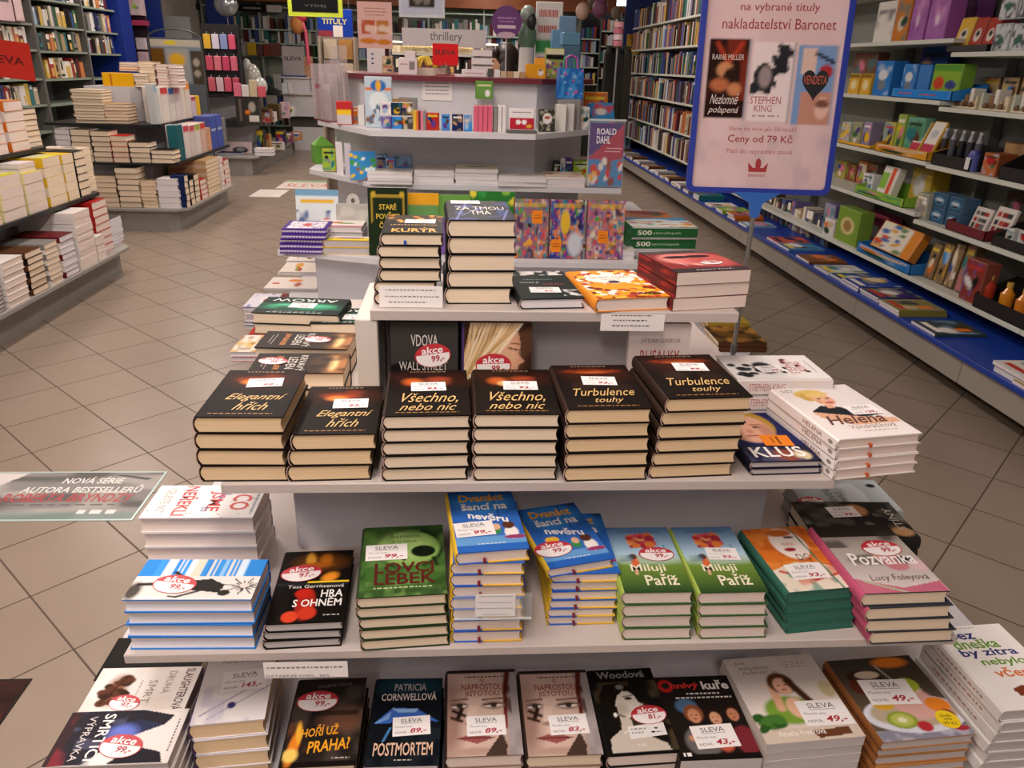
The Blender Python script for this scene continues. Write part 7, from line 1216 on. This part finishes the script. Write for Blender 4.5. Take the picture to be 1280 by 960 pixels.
# silver balloon
e = thing('balloon', 'round silver foil balloon floating at the back left', 'balloon', (Py(284, 20, 12.6)[0], 12.6, 0)); c = Py(285, 5, 12.6); mb = MB(); mb.ell((0, 0, c[2]), (.17, .12, .17), M('b8bcc0', .12, .8, .6), 20, 12); mb.build('foil', e); mb = MB(); mb.tube([(0, 0, c[2] - .17), (.01, 0, c[2] - .5), (-.01, 0, 1.03)], .003, M('c8c8c8', .5)); mb.ell((0, 0, 1.013), (.04, .04, .03), M('8a8a8a', .5)); mb.build('string', e)

# ------------------------------------------------------------------ back wall shelves
Yb = 15.35
e = thing('back_wall_shelves', 'pale green-white wall shelves across the back of the shop', 'shelf unit', (-1, Yb, 0))
zb = [.3, .62, .92, Py(350, 70, Yb)[2], Py(350, 54, Yb)[2], Py(350, 36.5, Yb)[2], Py(350, 36.5, Yb)[2] + .36]
mb = MB(); mb.box(-3.7, 4.0, .35, .4, 0, 2.7, M('aeb4a8', .6)); mb.build('back_panel', e)
for z in zb: mb = MB(); mb.box(-3.7, 4.0, -.02, .35, z - .025, z, M('a8bcb0', .4)); mb.build('shelf', e)
for x in (-3.7, -2.7, -1.7, -.7, .3, 1.3, 2.3, 3.3): mb = MB(); mb.box(x, x + .03, 0, .35, 0, 2.5, M('9aa49c', .5)); mb.build('upright', e)
for k, z in enumerate(zb[:6]):
    shelf_row('', '', 'x', Yb + .12, -4.6, 2.9, z, .17, .27, 0, .16, .03, .09, 500 + k, .12, ['white', 'cream', 'white', 'pale blue', 'grey', 'dark grey', 'teal', 'brown', 'blue', 'green', 'white', 'maroon'], stuff=stuff)
A, B = Py(300, 14, Yb - .03), Py(333, 6, Yb - .03); mb = MB(); mb.box(A[0], B[0], Yb - .06, Yb - .03, A[2], B[2], M('1c1c1e', .4)); q = Art('1c1c1e', 2, 2); q.D(.15, .8, .35, 'a8a8a0', .25); q.put(mb, (A[0], Yb - .06, A[2]), (B[0] - A[0], 0, 0), (0, 0, B[2] - A[2]), .001); tag(mb.build('shelf_header', None), 'black category strip with small lettering on the back shelves', 'sign')
A, B = Py(334, 15, Yb - .03), Py(352, 7, Yb - .03); mb = MB(); mb.box(A[0], B[0], Yb - .06, Yb - .03, A[2], B[2], M('d0cec8', .4)); tag(mb.build('shelf_header', None), 'white category strip right of the black one', 'sign')
A, B = Py(230, 11, Yb - .03), Py(250, 4, Yb - .03); mb = MB(); mb.box(A[0], B[0], Yb - .06, Yb - .03, A[2], B[2], M('1c1c1e', .4)); tag(mb.build('shelf_header', None), 'short black category strip above the grey screen', 'sign')
A = Py(400, 4, Yb - .1); mb = MB(); mb.box(XL, XR, Yb - .12, Yb + .1, A[2], A[2] + .35, noisy('copper_fascia', '8a4a24', '9a5630', 4, .4)); o = mb.build('trim_1'); struct(o, 'copper-brown fascia above the back shelves')
# reddish brown binders, papers
for i, (xl, xr, yb, yt, c) in enumerate([(310, 321, 72, 54, 'd8b02a'), (322, 329, 72, 56, '6a4a50'), (330, 338, 71, 55, '8a3a30'), (338, 350, 71, 54, '7a4a3a')]): up('ring_binder', f'{["yellow", "mauve", "red", "brown"][i]} binder standing on the far shelf left of the grey sale sign', 'binder', xl, xr, yb, yt, 15.2, zb[3], .1, c)
# hanging signs
def hang(name, label, xl, xr, yb, yt, Y, border, inner, art=None, bw=.18):
    A, B = Py(xl, yb, Y), Py(xr, yt, Y); w, h = B[0] - A[0], max(B[2] - A[2], .1); e = thing(name, label, 'sign', ((A[0] + B[0]) / 2, Y, A[2]))
    mb = MB(); mb.bbox(-w / 2, w / 2, -.02, .02, 0, h, M(border, .4), .004); mb.box(-w / 2 + bw * h, w / 2 - bw * h, -.024, -.02, bw * h, h - bw * h, M(inner, .4))
    if art: art.put(mb, (-w / 2 + bw * h, -.024, bw * h), (w - 2 * bw * h, 0, 0), (0, 0, h - 2 * bw * h), .001)
    mb.build('board', e); mb = MB()
    for s in (-1, 1): mb.cyl((s * w * .4, 0, h - .01), (s * w * .4, 0, ZC - A[2]), .003, .003, M('8a8a8a', .4), 6)
    mb.build('wires', e)
a = Art('17181a', 4, 4); a.T('VÝDEJ', .27, .22, .73, .42, '5a5c58')
hang('hanging_sign', 'lime-framed black hanging sign at the back', 361, 427, 20, -14, 9.0, 'c8d83a', '17181a', a, .16)
a = Art('1c3a9a', 4, 4); a.T('TITULY', .12, .46, .86, .66, 'd8c86a', 0, .02); a.P([(0, 0), (.42, 0), (.42, .22), (0, .22)], '8a2a34'); a.P([(.44, .0), (.72, 0), (.72, .42), (.44, .42)], 'd8d0c8')
hang('hanging_sign', 'blue hanging sign with yellow capitals below the lime sign', 398, 440, 46, 12, 12.0, '1c3a9a', '1c3a9a', a, .02)
a = Art('9aa0b8', 20, 10); a.rect(.18, .3, .8, 1, '2a2420'); a.ell(.4, .6, .1, .2, '6a6460', .3); a.ell(.62, .6, .1, .2, '6a6460', .3)
hang('hanging_picture', 'pale framed picture hanging over the pay desk', 499, 556, 21, -16, 7.5, 'a8acbc', '8a90a8', a, .1)
# bookcase behind the till with the lit header
Y = 7.0; A, B = Py(490, 130, Y), Py(626, 38, Y); e = thing('back_bookcase', 'bookcase behind the till with a grey header board', 'bookcase', ((A[0] + B[0]) / 2, Y + .15, 0)); w = B[0] - A[0]
zt = Py(550, 57, Y)[2]; zm = Py(550, 92, Y)[2]
mb = MB(); mb.box(-w / 2, w / 2, .12, .15, 0, zt + .02, M('6a625c', .5)); mb.build('back_panel', e)
for s in (-1, 1): mb = MB(); mb.box(s * w / 2 - .012, s * w / 2 + .012, -.15, .15, 0, zt, M('8a8480', .5)); mb.build('side_panel', e)
for z in (.4, .75, 1.1, zm, zt - .06): mb = MB(); mb.box(-w / 2, w / 2, -.15, .12, z - .02, z, M('c8c2bc', .4)); mb.build('shelf', e)
A2, B2 = Py(503, 57, Y - .02), Py(608, 38, Y - .02); mb = MB(); mb.box(A2[0] - (A[0] + B[0]) / 2, B2[0] - (A[0] + B[0]) / 2, -.19, -.16, A2[2], B2[2], M('b0a8a8', .5)); q = Art('b0a8a8', 2, 2); q.T('thrillery', .33, .2, .71, .84, '4a4648'); q.put(mb, (A2[0] - (A[0] + B[0]) / 2, -.19, A2[2]), (B2[0] - A2[0], 0, 0), (0, 0, B2[2] - A2[2]), .001); mb.build('header_board', e)
xm = (A[0] + B[0]) / 2; lz = zt - .06
for k in range(26): carton('cream_box', f'small cream box, {ORD[k + 1]} from left on the lit shelf behind the till', 'box', xm - w / 2 + .03 + k * (w - .05) / 26, Y + .05, lz, (w - .06) / 27, .1, .05, ['e8d8a8', 'f0e4c0', 'd8c898'][k % 3], None, 0, 'small cream boxes on the lit shelf')
mb = MB(); mb.box(-w / 2 + .02, w / 2 - .02, -.14, -.12, lz + .075, lz + .085, M('fff0cc', .5, emit=5)); mb.build('light_strip', e)
la = bpy.data.lights.new('strip_lamp', 'AREA'); la.shape = 'RECTANGLE'; la.size = w - .1; la.size_y = .02; la.energy = 2.5; la.color = (1, .9, .7); lo = link('strip_lamp', la, e, (0, -.12, lz + .07))
shelf_row('on the shelf behind the till', 'left', 'x', Y + .03, xm - w / 2 + .03, xm + w / 2 - .03, zm, .1, .125, 0, .12, .03, .06, 611, .06, ['maroon', 'navy', 'black', 'white', 'maroon', 'dark grey', 'brown', 'white'])
# bookcase at the right of the back wall
Y = 13.9; A, B = Py(722, 110, Y), Py(752, 30, Y); C2 = Py(776, 30, Y)
e = thing('corner_bookcase', 'bookcase with pale shelf edges at the back right corner', 'bookcase', ((A[0] + C2[0]) / 2, Y + .15, 0)); xm = (A[0] + C2[0]) / 2; w = C2[0] - A[0]
mb = MB(); mb.box(-w / 2, w / 2, .12, .15, 0, 2.3, M('3a3a38', .6)); mb.build('back_panel', e)
for yy, x0, x1 in ((105, A[0], B[0]), (84, A[0], B[0]), (66, A[0], B[0]), (48.5, A[0], B[0]), (97, B[0], C2[0]), (77, B[0], C2[0]), (57, B[0], C2[0]), (38, B[0], C2[0])):
    z = Py(745, yy, Y)[2]; mb = MB(); mb.box(x0 - xm, x1 - xm - .01, -.15, .12, z - .02, z, M('b8c4b4', .4)); mb.build('shelf', e)
    shelf_row('', '', 'x', Y + .08, x0 + .02, x1 - .03, z, .15, .19, 0, .13, .03, .05, int(yy), .06, stuff=stuff)
for x in (A[0], B[0], C2[0]): mb = MB(); mb.box(x - xm - .012, x - xm + .012, -.15, .12, 0, 2.3, M('5a5c58', .5)); mb.build('upright', e)
o = stuff.build('shelved_books'); tag(o, 'distant rows of books on the back wall and the far right wall shelves', 'books', None, 'stuff')
Y = 12.2; A = Py(768, 150, Y); e = thing('coat_rack', 'black garments hanging on a rack beside the grey cupboard', 'coat rack', (A[0] - .02, Y, 0)); zt = Py(768, 58, Y)[2]
mb = MB(); mb.cyl((0, 0, 0), (0, 0, zt + .05), .015, .015, M('4a4a4a', .4)); mb.cyl((-.2, 0, zt), (.2, 0, zt), .012, .012, M('4a4a4a', .4)); mb.cyl((0, 0, 0), (0, 0, .03), .18, .18, M('3a3a3a', .5), 20); mb.build('rail', e)
for k, c in enumerate(['141414', '1c1a16', '2a261e']):
    mb = MB(); x = -.13 + .13 * k; mb.ell((x, -.02, zt - .12), (.075, .1, .12), M(c, .7)); mb.prism([(x - .075, .5), (x + .075, .5), (x + .06, zt - .1), (x - .06, zt - .1)], -.12, .08, M(c, .7)); mb.build('coat', e)
Y = 11.5; A, B = Py(767, 58, Y), Py(779, 27, Y); e = thing('roll_stand', 'pink and white wrapped rolls on a thin stand', 'display rack', ((A[0] + B[0]) / 2, Y, 0)); mb = MB(); mb.cyl((0, 0, 0), (0, 0, B[2]), .012, .012, M('8a8a8a', .3)); mb.cyl((0, 0, 0), (0, 0, .02), .15, .15, M('6a6a6a', .4), 20); mb.build('stand', e); mb = MB(); h = (B[2] - A[2]) / 4
for k in range(4): mb.cyl((0, 0, A[2] + k * h + .004), (0, 0, A[2] + (k + 1) * h - .004), .065, .065, M(['c87a88', 'd8c0c4', 'c06a7c', 'd89aa4'][k], .4))
mb.build('rolls', e)
e = thing('wall_lamp', 'bright white strip lamp high at the back right', 'lamp', (Py(780, 4, 13.5)[0], 13.5, Py(780, 7, 13.5)[2])); mb = MB(); mb.box(-.11, .11, -.05, .05, 0, .1, M('e8f4ff', .4, emit=7)); mb.build('tube', e); mb = MB(); mb.box(-.13, .13, -.06, .06, .1, .13, M('c8c8c8', .4)); mb.cyl((0, 0, .13), (0, 0, ZC - Py(780, 7, 13.5)[2]), .01, .01, M('8a8a8a', .4)); mb.build('fitting', e)
# bags and small gifts hanging high near the back right
for i, (px, py, c, r) in enumerate([(728, 14, 'b89a8a', .1), (750, 10, '7a4a6a', .12), (770, 16, '8a7a6a', .08), (742, 3, '5a4a3a', .1)]):
    yl = 12.4 + .35 * i; c3 = Py(px, py, yl); e = thing('paper_lantern', f'{["beige", "plum", "grey-brown", "dark brown"][i]} round paper lantern hanging at the back right', 'lantern', (c3[0], yl, c3[2])); mb = MB(); mb.ell((0, 0, 0), (r, r, r * 1.2), M(c, .5)); mb.build('shade', e); mb = MB(); mb.cyl((0, 0, r * 1.15), (0, 0, ZC - c3[2]), .003, .003, M('6a6a6a', .5), 6); mb.build('cord', e)
# white desk with the grey sale sign
Y = 13.9; A, B = Py(356, 150, Y), Py(432, 108, Y); e = thing('service_desk', 'white L-shaped service desk at the end of the left aisle', 'desk', ((A[0] + B[0]) / 2, Y + .4, 0)); w = B[0] - A[0]
z1, z2, z3 = Py(395, 119, Y)[2], Py(395, 146, Y)[2], Py(395, 160, Y)[2]
mb = MB(); mb.bbox(-w / 2 + .1, w / 2, -.3, .5, 0, z3, DW, .01); mb.build('cabinet', e); mb = MB(); mb.box(-w / 2 + .06, w / 2, -.28, .5, z3, z2, M('4a4642', .5)); mb.build('recess', e); mb = MB(); mb.bbox(-w / 2, w / 2, -.4, .5, z2, z1, DW, .01); mb.build('desk_body', e); mb = MB(); mb.bbox(-w / 2 - .02, w / 2 + .02, -.45, .52, z1, z1 + .03, LAMW, .005); mb.build('desk_top', e)
A1, B1 = Py(357, 119, Y), Py(388, 99, Y); mb = MB(); mb.bbox(-w / 2 + .0, -w / 2 + B1[0] - A1[0], -.3, .3, z1 + .03, B1[2], DW, .01); mb.bbox(-w / 2 - .02, -w / 2 + B1[0] - A1[0] + .02, -.33, .33, B1[2], B1[2] + .03, LAMW, .005); mb.build('raised_ledge', e)
zz = B1[2] + .03; A2, B2 = Py(352, 93, Y), Py(376, 58, Y); e = thing('sale_sign', 'grey-white sale sheet in a stand on the service desk', 'sign', ((A2[0] + B2[0]) / 2, Y + .15, zz)); mb = MB(); w2, h2 = B2[0] - A2[0], B2[2] - A2[2]; a = Art('b8aeb0', 4, 4); a.T('SLEVA', .08, .5, .92, .64, '3a3638', 0, .02); mb.box(-w2 / 2, w2 / 2, -.006, .006, .0, A2[2] - zz + h2 + .0, M('b8aeb0', .5)); a.put(mb, (-w2 / 2, -.006, max(.0, A2[2] - zz)), (w2, 0, 0), (0, 0, h2), .001); mb.build('printed_sheet', e); mb = MB(); mb.box(-w2 / 2 - .02, w2 / 2 + .02, -.08, .08, 0, .02, M('2a4a8a', .4)); mb.build('stand', e)
a = Art('d8a888', 10, 14); a.dots(['c87a5a', 'e0c8b0'], 10, .1, 3)
tag(carton('picture_card', '', '', Py(382, 98, Y)[0], Y + .3, zz, .16, .02, .32, 'd8a888', a), 'peach-coloured card beside the grey sale sheet', 'card')
for i, (xl, xr, c) in enumerate([(353, 360, 'd0d4d8'), (361, 366, 'e0dcd8')]): up('hand_gel', f'{["pale blue", "white"][i]} bottle at the left of the service desk', 'bottle', xl, xr, 118, 104, 13.6, z1 + .03, .05, c)
mb = MB(); c3 = Py(372, 40, 12.7); mb.ell((0, 0, .1), (.1, .07, .13), M('a86a34', .6)); mb.ell((.06, 0, .2), (.09, .06, .07), M('b8304a', .5)); mb.tube([(.06, 0, .2), (.12, 0, 0), (.13, 0, -.45)], .025, M('c8506a', .5)); mb.cyl((0, .02, .15), (0, .02, ZC - c3[2]), .004, .004, M('8a8a8a', .5), 6); tag(mb.build('hanging_puppet', None, (c3[0], 12.7, c3[2])), 'brown and red hanging puppet above the service desk', 'toy')
e = thing('newspaper_rack', 'tall rack of brown and cream magazines behind the acrylic rack', 'display rack', (Py(425, 90, 6.6)[0], 6.6, 0)); zt = Py(425, 46, 6.6)[2]; mb = MB(); mb.box(-.13, .13, .05, .08, 0, zt, M('8a7a6a', .5)); mb.box(-.14, -.125, -.1, .08, 0, zt, M('9a8a7a', .5)); mb.box(.125, .14, -.1, .08, 0, zt, M('9a8a7a', .5)); mb.build('rack', e)
for k in range(8): mb = MB(); mb.bbox(-.115 + .12 * (k % 2), -.01 + .12 * (k % 2), -.02, .01, zt - .16 - .17 * (k // 2), zt - .02 - .17 * (k // 2), M(['b8a890', 'a8783a', '9a6a4a', 'c8b8a0', '8a5a48', 'b87a2a', 'a89a88', '7a4a44'][k], .5), .002); mb.build('magazine_pocket', e)

# ------------------------------------------------------------------ cashier, standing with head bowed behind the pay desk
def skin_body(name, verts, edges, radii, mat, parent, sub=2):
    me = bpy.data.meshes.new(name); me.from_pydata(verts, edges, []); o = link(name, me, parent); me.materials.append(mat)
    md = o.modifiers.new('skin', 'SKIN'); sv = me.skin_vertices[0].data
    for i, r in enumerate(radii): sv[i].radius = (r, r) if not isinstance(r, tuple) else r; sv[i].use_root = (i == 0)
    s = o.modifiers.new('sub', 'SUBSURF'); s.levels = s.render_levels = sub; return o
HC = Py(640, 78, 5.62); px_, pz_ = HC[0], HC[2] - .035
p = thing('person', 'dark-haired cashier bowing her head behind the pay desk', 'person', (px_, 5.62, 0), (0, 0, R(-75)))
SKIN = noisy('skin', 'c89878', 'd0a284', 8, .5, .3); z0 = pz_ - 1.36
V = [(0, .1, .88 + z0), (0, .09, 1.02 + z0), (0, .06, 1.16 + z0), (0, .02, 1.25 + z0), (0, -.02, 1.31 + z0),
     (-.08, .1, .82 + z0), (-.085, .08, .46), (-.085, .1, .08), (-.085, -.0, .04), (.08, .1, .82 + z0), (.085, .08, .46), (.085, .1, .08), (.085, .0, .04),
     (-.17, .03, 1.2 + z0), (-.22, -.02, .97 + z0), (-.13, -.2, .95 + z0), (.17, .03, 1.2 + z0), (.22, -.02, .97 + z0), (.13, -.2, .95 + z0)]
E_ = [(0, 1), (1, 2), (2, 3), (3, 4), (0, 5), (5, 6), (6, 7), (7, 8), (0, 9), (9, 10), (10, 11), (11, 12), (3, 13), (13, 14), (14, 15), (3, 16), (16, 17), (17, 18)]
rad = [.13, .115, .13, .1, .045, .085, .055, .04, .035, .085, .055, .04, .035, .055, .042, .03, .055, .042, .03]
b_ = skin_body('body', V, E_, rad, SKIN, p)
top_ = skin_body('jumper', [V[i] for i in (0, 1, 2, 3, 13, 14, 16, 17)] + [(-.15, -.15, .955 + z0), (.15, -.15, .955 + z0)], [(0, 1), (1, 2), (2, 3), (3, 4), (4, 5), (3, 6), (6, 7), (5, 8), (7, 9)], [.145, .13, .145, .105, .068, .055, .068, .055, .042, .042], M('4a4a50', .8), p)
tr_ = skin_body('trousers', [V[i] for i in (0, 5, 6, 7, 9, 10, 11)], [(0, 1), (1, 2), (2, 3), (0, 4), (4, 5), (5, 6)], [.142, .098, .068, .055, .098, .068, .055], M('2a2a34', .8), p)
mb = MB(); hx, hy, hz = 0, -.06, pz_ + .02
mb.ell((hx, hy, hz), (.075, .092, .11), SKIN, 20, 14); mb.ell((hx, hy - .093, hz - .025), (.013, .018, .02), SKIN, 10, 7)
for s in (-1, 1): mb.ell((hx + s * .03, hy - .082, hz + .0), (.013, .008, .007), M('f0ece8', .3), 10, 7); mb.ell((hx + s * .03, hy - .088, hz), (.006, .004, .006), M('2a1a12', .2), 8, 6); mb.ell((hx + s * .076, hy + .0, hz - .01), (.012, .02, .028), SKIN, 10, 7); mb.ell((hx + s * .03, hy - .085, hz + .022), (.018, .006, .004), M('241812', .6), 8, 6)
mb.ell((hx, hy - .083, hz - .062), (.022, .009, .007), M('a85a54', .4), 10, 7)
hd = mb.build('head', p); 
mb = MB(); HR = noisy('dark_hair', '16100c', '2a1c14', 30, .4, .5, (6, 6, 1))
mb.ell((hx, hy + .018, hz + .03), (.092, .098, .11), HR, 20, 14)
for s in (-1, 1): mb.ell((hx + s * .075, hy + .01, hz - .08), (.03, .07, .13), HR, 14, 10)
mb.ell((hx, hy + .06, hz - .1), (.08, .05, .15), HR, 16, 10); mb.ell((hx + .02, hy - .07, hz + .075), (.06, .03, .04), HR, 12, 8)
mb.build('hair', p)
for s in (-1, 1):
    mb = MB(); base = Vector((s * .12, -.21, .95 + z0)); mb.ell(base + Vector((0, -.03, 0)), (.036, .045, .014), SKIN, 12, 8)
    for f in range(4):
        q0 = base + Vector((-.027 + .018 * f, -.068, .004)); l = [.045, .055, .05, .038][f]; q1 = q0 + Vector((0, -l * .6, .004)); q2 = q1 + Vector((0, -l * .45, -.014)); mb.cyl(q0, q1, .0085, .008, SKIN, 8); mb.ell(q1, (.008, .008, .008), SKIN, 8, 6); mb.cyl(q1, q2, .008, .0065, SKIN, 8); mb.ell(q2, (.0065, .0065, .0065), SKIN, 8, 6)
    t0 = base + Vector((-s * .032, -.02, 0)); t1 = t0 + Vector((-s * .025, -.025, -.003)); t2 = t1 + Vector((-s * .008, -.025, -.006)); mb.cyl(t0, t1, .011, .009, SKIN, 8); mb.cyl(t1, t2, .009, .007, SKIN, 8); mb.ell(t2, (.007, .007, .007), SKIN, 8, 6)
    mb.build('hand', p)
